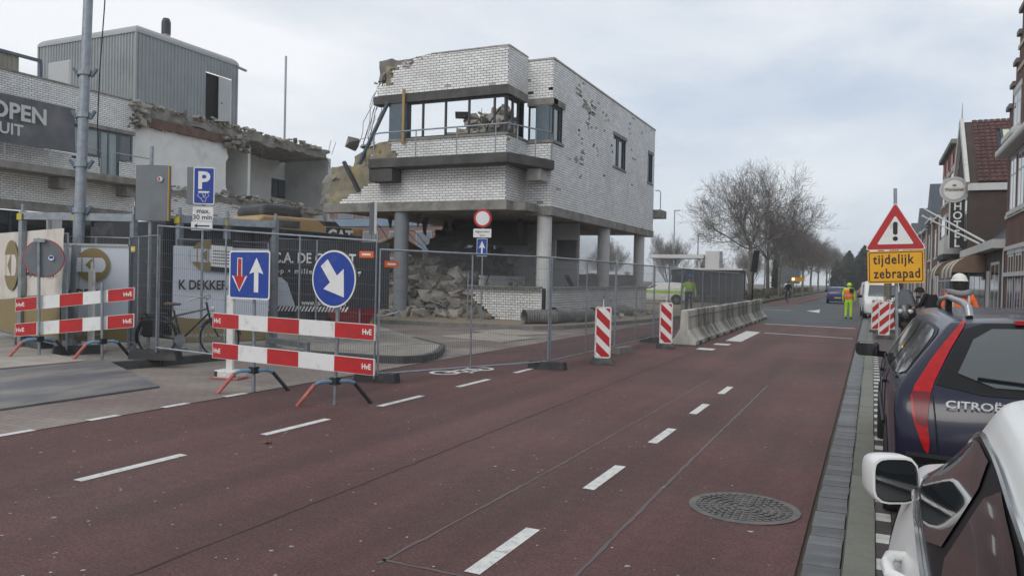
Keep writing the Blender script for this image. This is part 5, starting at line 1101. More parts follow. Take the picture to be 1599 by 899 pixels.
# ------------------------------------------------------------------ bare trees
pm('bark',(.135,.127,.10),.9,.3,3,.5,14,dirt=(.20,.20,.165),dscale=2.5,dlo=.5,dhi=.66)
pm('twig',(.135,.12,.108),.9,.15,2)
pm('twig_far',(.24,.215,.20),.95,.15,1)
def grow_tree(seed,H,th,r0,limbs=6,spread=1.0,depth=5,up=.12,sides=4,wig=.16,ratio=.70):
    q=random.Random(seed); tr=MB(); cr=MB()
    def seg(p,d,L0,r,lev):
        n=4 if lev<2 else 3; pts=[p.copy()]; rs=[r]; dd=d.copy(); ends=[]
        for i in range(n):
            dd=(dd+Vector((q.uniform(-wig,wig),q.uniform(-wig,wig),q.uniform(-wig,wig)+up*(.6 if lev<2 else 1)))).normalized()
            pts.append(pts[-1]+dd*L0/n); rs.append(max(.008,r*(1-.42*(i+1)/n))); ends.append((pts[-1].copy(),dd.copy(),rs[-1]))
        (tr if lev<1 else cr).tube(pts,rs,6 if lev<1 else (sides if lev<3 else 3),caps=False)
        if lev>=depth: return
        for i,(e,de,re) in enumerate(ends):
            if i==0 and lev<1: continue
            k=(3 if i==n-1 else 1) if lev<depth-1 else (3 if i==n-1 else 1)
            for j in range(k):
                a=de.orthogonal().normalized(); a=Matrix.Rotation(q.uniform(0,6.28),3,de)@a; ang=q.uniform(.4,1.05)*(.6 if (i==n-1 and j==0) else 1)
                nd=(de*math.cos(ang)+a*math.sin(ang)); nd.z+=.05; nd.normalize()
                seg(e,nd,L0*ratio*q.uniform(.75,1.15),re*q.uniform(.6,.8),lev+1)
    lean=Vector((q.uniform(-.03,.03),q.uniform(-.03,.03),1)).normalized(); pts=[Vector((0,0,-.2))+lean*(th+.2)*t/6 for t in range(7)]
    for p in pts[1:]: p.x+=q.uniform(-.04,.04); p.y+=q.uniform(-.04,.04)
    tr.tube(pts,[r0*1.35]+[r0*(1.08-.05*t) for t in range(1,7)],10)
    for t in range(5): z=th*q.uniform(.3,.95); a=q.uniform(0,6.28); tr.ball(lean*z+Vector((math.cos(a),math.sin(a),0))*r0*.8,r0*q.uniform(.25,.45),6,5)
    L1=(H-th)*.40
    for i in range(limbs):
        a=6.28*i/limbs+q.uniform(-.3,.3); el=(.45,.85,.6,1.1,.5,.95,.7,1.2)[i%8]+q.uniform(-.08,.08) if i else 1.45; d=Vector((math.cos(a)*math.cos(el)*spread,math.sin(a)*math.cos(el)*spread,math.sin(el))).normalized()
        seg(lean*th*q.uniform(.92,1.0),d,L1*q.uniform(.9,1.05)*(.92 if el<.8 else 1.0),r0*q.uniform(.30,.40),0)
    return tr,cr
def place_tree(ms,loc,rz,label,cat='tree',s=1,group=None,name='bare_tree'):
    o=thing(name,label,cat,loc,rz,group); o.scale=(s,s,s)
    for nm,me in ms: c=bpy.data.objects.new(nm,me); COL.objects.link(c); c.parent=o
    return o
TM=[]
for sd,H,th in ((3,12.4,4.5),(8,11.8,4.4),(15,11.0,4.0)):
    tr,cr=grow_tree(sd,H,th,.205,9,1.0,4,.06,4,.24,.68); TM.append([('trunk',tr.mesh('trunk','bark',smooth=True)),('crown',cr.mesh('crown','twig'))])
tg='bare trees in a row along the verge'
rows=[(-9.2,66.5,0,.4,1.0,'nearest and largest bare tree on the verge beyond the junction'),(-9.1,77.5,1,2.0,.9,'second bare tree of the verge row'),(-9.4,91,2,3.1,.88,'third bare tree of the verge row'),(-9.2,104,0,4.4,.8,'fourth bare tree of the verge row'),(-9.1,118,1,5.3,.8,'fifth bare tree of the verge row'),(-9.1,133,2,.9,.85,'sixth bare tree of the verge row'),(-8.9,150,0,1.7,.8,'seventh bare tree of the verge row'),(-8.5,170,1,2.9,.85,'eighth bare tree of the verge row'),(-7.8,192,2,3.9,.95,'ninth and farthest bare tree of the verge row')]
for x,y,k,rz,s,lb in rows: place_tree(TM[k],(x,y,.15),rz,lb,'tree',s,tg)
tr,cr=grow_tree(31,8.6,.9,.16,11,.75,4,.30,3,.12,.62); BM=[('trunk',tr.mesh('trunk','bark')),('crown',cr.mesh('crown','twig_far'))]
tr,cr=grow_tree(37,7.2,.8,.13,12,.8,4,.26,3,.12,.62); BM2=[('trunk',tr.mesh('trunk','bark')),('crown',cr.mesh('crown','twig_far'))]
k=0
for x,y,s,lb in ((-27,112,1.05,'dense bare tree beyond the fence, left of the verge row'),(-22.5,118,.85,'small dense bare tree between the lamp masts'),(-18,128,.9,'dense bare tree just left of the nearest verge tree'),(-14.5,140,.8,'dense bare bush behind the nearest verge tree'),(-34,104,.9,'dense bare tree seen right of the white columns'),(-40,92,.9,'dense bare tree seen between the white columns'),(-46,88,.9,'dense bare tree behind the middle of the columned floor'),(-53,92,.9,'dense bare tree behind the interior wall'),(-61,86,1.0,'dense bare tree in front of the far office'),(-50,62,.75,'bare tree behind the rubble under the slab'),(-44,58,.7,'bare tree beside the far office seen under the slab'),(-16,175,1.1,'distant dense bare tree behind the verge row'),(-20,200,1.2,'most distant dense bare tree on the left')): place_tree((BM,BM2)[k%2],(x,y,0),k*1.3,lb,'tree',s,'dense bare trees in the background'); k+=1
# evergreens
pm('conifer',(.030,.042,.030),.9,.35,.8,rand=.2,island=.35)
def leafy(seed,H,rb,n,cone=True,ls=.22):
    q=random.Random(seed); b=MB()
    for i in range(n):
        t=q.random()**.8; z=H*(.04+.96*t); rr=rb*((1-t)**.75 if cone else math.sin(min(1,t*.85+.18)*math.pi)**.6)*(.72+.45*noise.noise((z*.9,q.random()*3,seed)))
        a=q.uniform(0,6.28); rr*=q.random()**.35; c=Vector((rr*math.cos(a),rr*math.sin(a),z)); u=Vector((q.uniform(-1,1),q.uniform(-1,1),q.uniform(-.6,.6))).normalized(); v=u.orthogonal().normalized(); s=ls*q.uniform(.5,1.3)
        b.add([c-u*s,c+v*s*.5,c+u*s,c-v*s*.5+Vector((0,0,-.1*s))],[(0,1,2,3)])
    t_=MB(); t_.cyl((0,0,-.1),(0,0,H*.75),.16,.05,n=7); return [('trunk',t_.mesh('trunk','bark')),('crown',b.mesh('crown','conifer'))]
E1=leafy(4,9.6,2.9,4200,False,.34); E2=leafy(5,8.2,3.0,3800,True,.34); E3=leafy(6,6.5,.75,1500,True,.22)
for i,(x,y,m_,s) in enumerate(((-6.6,168,E2,.78),(-4.4,172,E1,.88),(-1.6,175,E1,1.0),(1.4,170,E2,1.1),(3.9,176,E1,1.02),(6.8,172,E1,.98),(9.5,176,E2,1.1),(12.5,180,E1,1.1))): place_tree(m_,(x,y,0),i*1.1,['leftmost and lowest of the dark evergreens at the road bend','second dark evergreen from the left at the road bend','third dark evergreen from the left at the road bend','pointed dark evergreen above the white van','dark evergreen behind the yellow sign board','dark evergreen behind the far houses','pointed dark evergreen behind the far houses','rightmost dark evergreen behind the far houses'][i],'tree',s,'dark evergreens at the bend',name='evergreen_tree')
place_tree(E3,(-12.2,112,0),0,'narrow dark conifer between the verge trees','tree',1,name='conifer')
# low shrubs at the foot of the verge trees
pm('hedge_brown',(.085,.066,.045),.95,.3,1.2,island=.4); q=random.Random(61)
for i in range(7):
    b=MB(); x0,y0=-10.6,72+13*i
    for k in range(700):
        c=Vector((x0+q.uniform(-.7,.7),y0+q.uniform(-6,6),.12+.85*q.random())); u=Vector((q.uniform(-1,1),q.uniform(-1,1),q.uniform(-.3,1))).normalized(); v=u.orthogonal().normalized(); s=.12*q.uniform(.6,1.4); b.add([c-u*s,c+v*s*.4,c+u*s,c-v*s*.4],[(0,1,2,3)])
    tag(b.build('low_hedge','hedge_brown'),['brown hedge at the foot of the nearest verge tree','brown hedge beside the second verge tree','brown hedge beside the third verge tree','brown hedge beside the fourth verge tree','brown hedge beside the fifth verge tree','brown hedge beside the sixth verge tree','farthest brown hedge on the verge'][i],'hedge','low brown hedges on the verge')
# slim lamp masts and a canopy in the distance
for i,(x,y,hh,lb) in enumerate(((-25.5,108,11.5,'tall thin lamp mast in front of the left bare tree'),(-21.5,105,8,'thin lamp mast right of the taller one'),(-13.6,112,12,'thin lamp mast left of the nearest verge tree'),(-7.0,150,8,'short far lamp mast between verge trees'))):
    o=thing('lamp_mast',lb,'lamp post',(x,y,0),0,'slim lamp masts in the distance'); b=MB(); b.cyl((x,y,0),(x,y,hh),.11,.07,n=8); b.build('pole','galv',o); b=MB(); b.box((x+.35,y,hh),(.9,.25,.14)); b.build('lamp_head','galv',o)
pm('far_white',(.6,.6,.58),.6,.05,1); pm('bus_dark',(.05,.055,.065),.4,.1,1)
o=thing('canopy','flat pale canopy on posts behind the site','canopy',(-19,85,0)); b=MB(); b.bx(-22.5,-16.5,83.5,87,4.1,4.5); b.build('roof','far_white',o)
for x in (-22,-17): b=MB(); b.cyl((x,84,0),(x,84,4.1),.14,n=8); b.build('post','far_white',o)
b=MB(); b.bx(-16.4,-14.9,84,86,0,4.9); b.build('kiosk','far_white',o)
# ------------------------------------------------------------------ houses on the right
pm('house_brick',(.13,.062,.048),.88,.2,1.5,.3,40,fine=.2,dirt=(.09,.05,.042),dscale=.8)
pm('house_brown',(.185,.10,.068),.88,.2,1.5,.3,40,fine=.2)
pm('house_dark',(.065,.045,.040),.88,.2,1.5,.4,40,fine=.25)
pm('house_black',(.03,.031,.033),.7,.2,1.5)
pm('trim_white',(.55,.55,.53),.6,.07,3,dirt=(.42,.41,.39),dscale=3,dlo=.52,dhi=.75)
pm('stone_band',(.42,.37,.28),.8,.1,3)
pm('roof_red',(.085,.036,.03),.75,.2,3,.3,30,rand=.3,dirt=(.07,.045,.04),dscale=2)
pm('roof_slate',(.045,.055,.07),.55,.15,2,rand=.1)
pm('stone_grey',(.19,.185,.175),.85,.2,3,dirt=(.11,.11,.10),dscale=2)
pm('awn_cream',(.52,.47,.40),.8,.08,3); pm('awn_brown',(.17,.115,.08),.8,.1,3)
pm('shop_blue',(.12,.15,.2),.5,.1,3); pm('roof_light_glass',(.55,.58,.42),.1,.05,1)
XF=4.0
def fbx(o,nm,mt,x0,x1,y0,y1,z0,z1,bev=0): b=MB(); b.bx(x0,x1,y0,y1,z0,z1); return b.build(nm,mt,o,bevel=bev)
def fwin(o,y0,y1,z0,z1,fm='trim_white',divs=1,fw=.075,sill=True,lint=True,off=0):
    dv=[y0+(y1-y0)*(k+1)/(divs+1) for k in range(divs)]
    w_=window(o,(XF+off,0),(0,1),(-1,0),y0,y1,z0,z1,dv,fm,'dark_glass',fw,.05,trans=[z0+(z1-z0)*.68],off=-.017,poff=.014)
    if sill: b=MB(); b.bx(XF-.09+off,XF,y0-.1,y1+.1,z0-.13,z0-.01); b.build('sill',fm,w_)
    if lint: b=MB(); b.bx(XF-.02+off,XF,y0-.12,y1+.12,z1+.01,z1+.2); b.build('lintel',fm,w_)
    return w_
# near house with stepped gable
h=thing('gabled_house','dark red brick house with white bands and stepped gable at right edge','house',(XF,27,0))
fbx(h,'wall','house_brick',XF,12,20,30.3,.05,6.9)
b=MB(); st=[(30.3,6.9),(30.3,7.55),(29.75,7.55),(29.75,8.15),(29.2,8.15),(29.2,8.75),(28.65,8.75),(28.65,9.55),(28.3,9.55),(28.3,10.2),(27.3,10.2),(27.3,9.55),(26.9,9.55),(26.9,8.75),(26.3,8.75),(26.3,8.15),(25.8,8.15),(25.8,7.55),(25.3,7.55),(25.3,6.9)]
n=len(st); vs=[(XF,y_,z_) for y_,z_ in st]+[(XF+.35,y_,z_) for y_,z_ in st]; b.add(vs,[list(range(n)),list(range(n,2*n))[::-1]]+[(i,n+i,n+(i+1)%n,(i+1)%n) for i in range(n)]); b.build('stepped_gable','house_brick',h)
for y0,y1,z in ((29.7,30.42,7.55),(29.15,29.75,8.15),(28.6,29.2,8.75),(28.25,28.65,9.55),(27.2,28.4,10.2)): b=MB(); b.bx(XF-.1,XF+.45,y0,y1,z+.002,z+.16); b.build('coping_stone','stone_grey',h,bevel=.02)
b=MB(); b.add([(XF-.05,27.35,10.365),(XF+.4,27.35,10.365),(XF+.4,28.25,10.365),(XF-.05,28.25,10.365),(XF+.17,27.8,10.75)],[(0,3,2,1),(0,1,4),(1,2,4),(2,3,4),(3,0,4)]); b.build('pinnacle','stone_grey',h)
for z in (9.15,8.45): b=MB(); b.bx(XF-.04,XF,26.9,28.7,z,z+.12); b.build('band','stone_band',h)
fwin(h,28.1,29.4,6.75,7.9,divs=1); b=MB(); b.bx(XF-.28,XF,27.7,29.9,6.38,6.6); b.build('cornice','trim_white',h,bevel=.05)
b=MB(); b.bx(XF-.42,XF,24.5,30.1,5.95,6.2); b.build('cornice','trim_white',h,bevel=.08)
for y0 in (28.55,27.1,25.6): fwin(h,y0,y0+1.1,4.15,5.85,divs=1)
for y0 in (28.55,27.1,25.6): fwin(h,y0,y0+1.1,.9,2.75,divs=1)
for z in (3.95,2.05,2.9): b=MB(); b.bx(XF-.05,XF,20,30.3,z,z+.13); b.build('band','trim_white',h)
b=MB(); b.add([(XF+.36,20.5,6.9),(XF+.36,30.25,6.9),(XF+.36,25.4,11.0),(12,20.5,6.9),(12,30.25,6.9),(12,25.4,9.9)],[(0,2,5,3),(1,4,5,2),(0,1,2),(3,5,4)]); b.build('roof','roof_slate',h)
# low annex with awnings
h=thing('hotel_annex','low dark annex with white fascia between the gabled house and the hotel','building',(XF,35,0))
fbx(h,'wall','house_dark',XF,11,30.45,41.3,.05,3.0); fbx(h,'fascia','trim_white',XF-.35,XF+.3,30.5,41.2,3.02,3.32)
b=MB(); b.add([(XF+.31,30.5,3.3),(XF+.31,41.2,3.3),(XF+2.6,41.2,5.6),(XF+2.6,30.5,5.6),(11,41.2,5.6),(11,30.5,5.6),(11,30.5,3.3)],[(0,3,2,1),(3,5,4,2),(0,6,5,3)]); b.build('slate_roof','roof_slate',h)
window(h,(XF,0),(0,1),(-1,0),31.5,33.6,.6,2.6,[32.5],'trim_white','dark_glass',.1,off=-.03,poff=.03); window(h,(XF,0),(0,1),(-1,0),35,40.5,.5,2.3,[36.8,38.6],'frame_dark','dark_glass',.1,off=-.03,poff=.03)
fbx(h,'door','trim_white',XF-.012,XF,33.9,34.8,.08,2.3); b=MB(); b.bx(XF-.02,XF-.001,30.55,30.75,.08,3.0); b.build('corner_post','trim_white',h)
def awning(y0,y1,xo,z0,z1,label):
    o=thing('awning',label,'awning',(XF,(y0+y1)/2,z1),0,'striped awnings on the hotel front'); ns=max(3,int((y1-y0)/.85)); K=7
    for i in range(ns):
        a,c=y0+(y1-y0)*i/ns,y0+(y1-y0)*(i+1)/ns; b=MB(); vs=[]
        for k in range(K+1):
            t=k/K*math.pi/2; x=XF-.02-xo*math.sin(t); z=z0+(z1-z0)*math.cos(t)
            vs+=[(x,a,z),(x,c,z)]
        vs+=[(XF-.02-xo,a,z0-.16),(XF-.02-xo,(a+c)/2,z0-.22),(XF-.02-xo,c,z0-.16)]
        b.add(vs,[(2*k,2*k+2,2*k+3,2*k+1) for k in range(K)]+[(2*K,2*K+2,2*K+3,2*K+4,2*K+1)]); b.build('stripe','awn_brown' if i%2 else 'awn_cream',o,smooth=False)
    for yy,sgn in ((y0,1),(y1,-1)):
        b=MB(); vs=[(XF-.02,yy,z0)]+[(XF-.02-xo*math.sin(k/K*math.pi/2),yy,z0+(z1-z0)*math.cos(k/K*math.pi/2)) for k in range(K+1)]; b.add(vs,[(0,k+1,k+2) for k in range(K)]); b.build('side','awn_brown',o)
awning(35.0,40.8,1.15,2.25,3.0,'large striped cream and brown awning above the white helmet'); awning(43.2,47.2,1.2,2.25,3.1,'smaller striped awning left of the large one')
for i,(y0,lb) in enumerate(((34.5,'upper white slanted flag pole before the hotel sign'),(33.0,'lower white slanted flag pole by the annex fascia'))):
    b=MB(); b.cyl((XF-.3,y0,3.35),(XF-1.9,y0+7,5.0+.2*i),.045,.03,n=8); b.ball((XF-1.9,y0+7,5.0+.2*i),.06,8,6); tag(b.build('flagstaff','trim_white'),lb,'pole')
# hotel
h=thing('hotel','dark brick hotel with white bargeboards, red tiled roof and balcony','building',(XF,46,0))
ya,yb,ze,zr=41.4,48.6,6.5,10.0; ym=(ya+yb)/2
fbx(h,'wall','house_dark',XF,12,ya,yb,.05,ze)
b=MB(); b.add([(XF,ya,ze),(XF,yb,ze),(XF,ym,zr),(XF+.3,ya,ze),(XF+.3,yb,ze),(XF+.3,ym,zr)],[(0,2,1),(3,4,5),(0,3,5,2),(2,5,4,1)]); b.build('gable','house_dark',h)
b=MB(); b.add([(XF+.3,ya,ze+.05),(XF+.3,ym,zr-.02),(12,ym,zr-.02),(12,ya,ze+.05),(XF+.3,yb,ze+.05),(12,yb,ze+.05)],[(0,3,2,1),(1,2,5,4)]); rf=b.build('roof','roof_slate',h)
tl=MB(); tl.add([(0,0,0),(.24,0,0),(.24,.30,.0),(0,.30,0),(.06,0,.05),(.18,0,.05),(.18,.30,.03),(.06,.30,.03)],[(0,1,5,4),(4,5,6,7),(0,4,7,3),(5,1,2,6)]); tme=tl.mesh('roof_tile','roof_red')
sl=math.atan2(zr-ze,ym-ya); ll=math.hypot(zr-ze,ym-ya); nrow=int(ll/.29)
for r_ in range(nrow):
    for c_ in range(13):
        x=XF+.32+.25*c_; d=ll*r_/nrow
        if 1.1<c_*.25+.12<2.5 and 2.2<d<4.1: continue
        o=bpy.data.objects.new('roof_tile',tme); COL.objects.link(o); o.parent=rf; o.location=(x-h.location.x,ya+d*math.cos(sl)-h.location.y,ze+.08+d*math.sin(sl)); o.rotation_euler=(sl-.06,0,0)
T=Matrix.Translation((XF+1.5,ya+2.25*math.cos(sl),ze+.12+2.25*math.sin(sl)))@Matrix.Rotation(sl,4,'X'); b=MB(); b.bx(-.06,1.16,-.06,1.76,0,.07,T); sk_=b.build('roof_window','frame_dark',rf); b=MB(); b.bx(.05,1.05,.06,1.64,.071,.085,T); b.build('pane','roof_light_glass',sk_)
b=MB(); b.bar((XF-.12,ya-.1,ze-.1),(XF-.12,ym,zr+.05),.16,.38); b.build('bargeboard','trim_white',h); b=MB(); b.bar((XF-.12,yb+.1,ze-.1),(XF-.12,ym+.02,zr+.05),.16,.38); b.build('bargeboard','trim_white',h)
b=MB(); b.cyl((XF-.1,ym,zr+.1),(XF-.1,ym,zr+1.0),.035,.01,n=6); b.build('finial','galv',h); b=MB(); b.bx(XF-.1,12,ya-.14,ya,ze-.35,ze-.02); b.build('eave_board','trim_white',h)
fwin(h,42.4,43.6,4.0,5.9); fwin(h,46.2,47.6,4.0,5.9)
b=MB(); b.bx(XF-.75,XF,44.0,46.4,3.3,5.3); b.build('bay','trim_white',h); b=MB(); b.bx(XF-.77,XF-.751,44.15,46.25,4.25,5.15); b.bx(XF-.7,XF-.1,43.98,43.999,4.25,5.15); b.build('bay_window','dark_glass',h)
b=MB(); b.bx(XF-.9,XF,43.2,47,3.02,3.28); b.build('balcony','house_black',h)
for i in range(9): b=MB(); yy=43.3+.4*i; b.cyl((XF-.86,yy,3.28),(XF-.86,yy,4.05),.02,n=6); b.build('baluster','trim_white',h)
b=MB(); b.bx(XF-.05,XF-.001,41.5,48.5,.06,2.9); b.build('shop_front','house_black',h)
o=thing('hotel_sign','tall black vertical sign with white capitals on the hotel front','sign',(XF-.5,42.6,3.7)); b=MB(); b.bx(XF-.68,XF-.08,42.5,42.65,3.55,5.85); b.build('board','sign_black',o); b=MB(); b.bx(XF-.74,XF-.685,42.48,42.67,3.5,5.9); b.build('edge','trim_white',o)
b=MB(); [b.text(c_,.52,face_T((XF-.38,42.49,5.36-.44*i),0),bold=.025,align='CENTER',sx=.95) for i,c_ in enumerate('HOTEL')]; b.build('lettering','sign_white',o)
o=thing('round_lightbox','round pale lightbox sign above the black hotel sign','sign',(XF-.5,42.5,6.3)); T=face_T((XF-.55,42.45,6.33),0); b=MB(); b.prism(circ(0,0,.62,32),-.2,0,T); b.build('drum','trim_white',o); b=MB(); poly_flat(b,circ(0,0,.57,32),T,.004); b.build('face','print_grey',o); b=MB(); poly_flat(b,circ(0,0,.46,32),T,.007); b.build('inner_face','sign_white',o); b=MB(); b.box((0,0,.01),(.92,.2,.004),T); b.build('name_band','banner_cream',o)
b=MB(); b.box((0,.2,.012),(.16,.1,.004),T); b.build('crest','banner_gold',o); b=MB(); b.text('Warsteiner',.19,T@Matrix.Translation((0,-.06,.014)),bold=.025,align='CENTER',sx=.9); b.build('lettering','sign_black',o)
b=MB(); b.bar((XF-.1,42.5,6.3),(XF-.02,42.5,6.3),.1); b.build('bracket','frame_dark',o)
# tall ornate house
h=thing('ornate_house','tall brown brick house with pale bands and red arched windows','house',(XF,54,0))
fbx(h,'wall','house_brown',XF,12,49.0,57.5,.05,9.6); b=MB(); b.bx(XF-.25,12.1,48.9,57.6,9.602,9.85); b.build('cornice','stone_grey',h)
for z in (3.3,5.2,6.6,8.2): b=MB(); b.bx(XF-.04,XF,49,57.5,z,z+.16); b.bx(XF,9,48.96,49,z,z+.16); b.build('band','stone_band',h)
for y0 in (50,53,55.6):
    fwin(h,y0,y0+1.4,3.9,5.9); fwin(h,y0,y0+1.4,6.8,8.4)
    b=MB(); b.add([(XF-.05,y0+.7+.75*math.cos(t*.314),8.6+.75*math.sin(t*.314)) for t in range(11)],[list(range(11))[::-1]]); b.build('arch_panel','sign_red',h)
fbx(h,'shop_front','shop_blue',XF-.1,XF-.002,49.2,57.3,.06,3.2)
for y0 in (49.6,52.4,55.0): fwin(h,y0,y0+2.2,.6,2.7,off=-.1,lint=False)
# further houses
specs=[(57.7,64.5,6.4,8.3,'house_brown','roof_slate','low brown brick house with white downpipe next to the tall ornate house'),(64.7,71,6.8,9.6,'house_brick','roof_slate','house with dark slate gable roof'),(71.2,78,6.4,9.0,'house_brown','roof_red','brick terrace house beyond the slate gable'),(78.2,86,6.6,9.0,'house_brick','roof_slate','seventh brick house along the right side of the street'),(86.2,94,6.2,8.6,'house_brown','roof_red','eighth brick house along the right side of the street'),(94.2,103,6.4,8.8,'house_brick','roof_slate','ninth brick house along the right side of the street'),(103.2,113,6.2,8.6,'house_brown','roof_red','tenth brick house along the right side of the street'),(113.2,125,6.2,8.8,'house_brick','roof_slate','farthest brick house on the right side of the street')]
for i,(y0,y1,ze,zr,wm_,rm_,lb) in enumerate(specs):
    h=thing('terrace_house',lb,'house',(XF,y0,0),0,'terrace houses along the right pavement'); fbx(h,'wall',wm_,XF,12,y0,y1,.05,ze)
    ym=(y0+y1)/2; b=MB()
    if i%2: b.add([(XF-.15,y0-.1,ze),(XF-.15,y1+.1,ze),(XF-.15,ym,zr),(12,y0-.1,ze),(12,y1+.1,ze),(12,ym,zr)],[(0,3,5,2),(2,5,4,1),(0,2,1),(3,4,5)])
    else: b.add([(XF-.2,y0,ze),(XF-.2,y1,ze),(8,y1,zr),(8,y0,zr),(12,y1,ze),(12,y0,ze)],[(0,3,2,1),(3,5,4,2),(0,5,3),(1,2,4)])
    b.build('roof',rm_,h); b=MB(); b.bx(XF-.25,XF-.001,y0,y1,ze-.18,ze-.002); b.build('gutter','trim_white',h)
    for y_ in (y0+.8,ym+.6): fwin(h,y_,y_+1.3,3.7,5.5); fwin(h,y_,y_+1.5,.8,2.8)
    fbx(h,'door','shop_blue' if i%2 else 'trim_white',XF-.05,XF-.002,ym-.6,ym+.35,.08,2.4); b=MB(); b.cyl((XF-.08,y0+.15,.1),(XF-.08,y0+.15,ze-.2),.06,n=8); b.build('downpipe','trim_white',h)
    b=MB(); b.bx(XF+2,XF+2.6,y1-.7,y1-.1,ze,zr+.5); b.build('chimney','house_brown',h)
# ------------------------------------------------------------------ vehicles
def paint(name,col,rough=.28,dirt=None,metal=.0):
    return pm(name,col,rough,.05,2,0,metal=metal,coat=.35,spec=.35,dirt=dirt,dscale=1.1,dlo=.52,dhi=.85)
pm('paint_navy',(.008,.009,.028),.25,.05,2,coat=.25,spec=.3,dirt=(.016,.016,.03),dscale=1.1); paint('paint_white',(.60,.60,.585),.22,(.52,.51,.48)) if False else None
pm('car_white',(.74,.745,.73),.3,.04,2,coat=.12,spec=.3,dirt=(.68,.68,.65),dscale=1.1); paint('car_blue',(.02,.035,.16),.3); paint('car_red',(.35,.03,.02),.3); paint('car_silver',(.36,.38,.4),.3,metal=.4)
glassm('car_glass',(.016,.019,.021),.02); glassm('car_glass_grey',(.032,.042,.044),.03)
pm('lamp_red',(.36,.006,.008),.22,.25,26,spec=.3); pm('lamp_red_dark',(.13,.006,.010),.25,.35,40,spec=.3,stretch=(1,1,14)); pm('lamp_clear',(.6,.6,.6),.1,.05,20,coat=.8); pm('tyre',(.018,.018,.019),.85,.2,9); pm('rim',(.30,.31,.32),.35,.1,9,metal=.8); pm('chrome',(.62,.63,.64),.12,.02,5,metal=.9); pm('trim_black',(.009,.009,.010),.45,.1,6,spec=.22); pm('rail_silver',(.34,.345,.36),.32,.05,5,metal=.6); pm('plate_yellow',(.7,.45,.03),.5,.05,5); pm('lamp_amber',(.8,.35,.02),.2,.05,9)
def car_body(st,name,mat,parent,sub=3,crease=((4,.35),(5,.4))):
    """st: stations rear to front, each list of 8 (x,y,z) for the right half"""
    bm=bmesh.new(); G=[]
    cl=bm.edges.layers.float.new('crease_edge')
    for S in st:
        row=[]
        for sgn in (-1,1):
            row.append([bm.verts.new((sgn*x,y,z)) if x>1e-6 else None for x,y,z in S])
        for k,(x,y,z) in enumerate(S):
            if x<=1e-6: v=bm.verts.new((0,y,z)); row[0][k]=v; row[1][k]=v
        G.append(row)
    for i in range(len(st)-1):
        for s in (0,1):
            for k in range(7):
                a,b_,c,d=G[i][s][k],G[i+1][s][k],G[i+1][s][k+1],G[i][s][k+1]
                bm.faces.new((a,b_,c,d) if s==1 else (d,c,b_,a))
    for i,fl in ((0,0),(len(st)-1,1)):
        S=st[i]; C=[G[i][0][0]]
        for k in range(1,7):
            x,y,z=S[k]; C.append(bm.verts.new((0,y+(-.06 if fl==0 else .10),z+(0 if k<4 else .01))))
        C.append(G[i][0][7])
        for k in range(7):
            for s in (0,1):
                vs=[G[i][s][k],C[k],C[k+1],G[i][s][k+1]]; vs2=[]
                for v in vs:
                    if v not in vs2: vs2.append(v)
                if len(vs2)>2:
                    if (s==0)==(fl==0): vs2=vs2[::-1]
                    try: bm.faces.new(vs2)
                    except ValueError: pass
    bm.edges.ensure_lookup_table(); bm.normal_update()
    for k,cr in crease:
        for i in range(len(st)-1):
            for s in (0,1):
                e=bm.edges.get((G[i][s][k],G[i+1][s][k]))
                if e: e[cl]=cr
    bmesh.ops.recalc_face_normals(bm,faces=bm.faces)
    me=bpy.data.meshes.new(name); bm.to_mesh(me); bm.free()
    o=bpy.data.objects.new(name,me); COL.objects.link(o); md=o.modifiers.new('s','SUBSURF'); md.levels=sub; md.render_levels=sub
    goal=[v.co.copy() for v in me.vertices]
    for it in range(3):      # move the cage until the smooth surface passes through the given points
        bpy.context.view_layer.update(); tm=o.evaluated_get(bpy.context.evaluated_depsgraph_get()).to_mesh()
        for i,v in enumerate(me.vertices): v.co+=(goal[i]-tm.vertices[i].co)*.75
        o.to_mesh_clear(); me.update()
    bpy.context.view_layer.update(); ev=o.evaluated_get(bpy.context.evaluated_depsgraph_get()); me2=bpy.data.meshes.new_from_object(ev); o.modifiers.clear(); o.data=me2; bpy.data.meshes.remove(me)
    me2.name=name; me2.materials.clear(); me2.materials.append(M[mat]); me2.polygons.foreach_set('use_smooth',[True]*len(me2.polygons)); o.parent=parent
    bvh=BVHTree.FromPolygons([v.co.copy() for v in me2.vertices],[list(p.vertices) for p in me2.polygons])
    return o,bvh
def caster(bvh,plane):
    def f(a,c):
        if plane=='L': h=bvh.ray_cast(Vector((-4,a,c)),Vector((1,0,0)))
        elif plane=='R': h=bvh.ray_cast(Vector((4,a,c)),Vector((-1,0,0)))
        elif plane=='B': h=bvh.ray_cast(Vector((a,-6,c)),Vector((0,1,0)))
        elif plane=='F': h=bvh.ray_cast(Vector((a,6,c)),Vector((0,-1,0)))
        else: h=bvh.ray_cast(Vector((a,c,4)),Vector((0,0,-1)))
        return h[0],h[1]
    return f
def smooth_poly(p,k=2):       # chaikin corner cutting
    for _ in range(k):
        q=[]
        for i in range(len(p)): a,c=p[i],p[(i+1)%len(p)]; q+=[(a[0]*.8+c[0]*.2,a[1]*.8+c[1]*.2),(a[0]*.2+c[0]*.8,a[1]*.2+c[1]*.8)]
        p=q
    return p
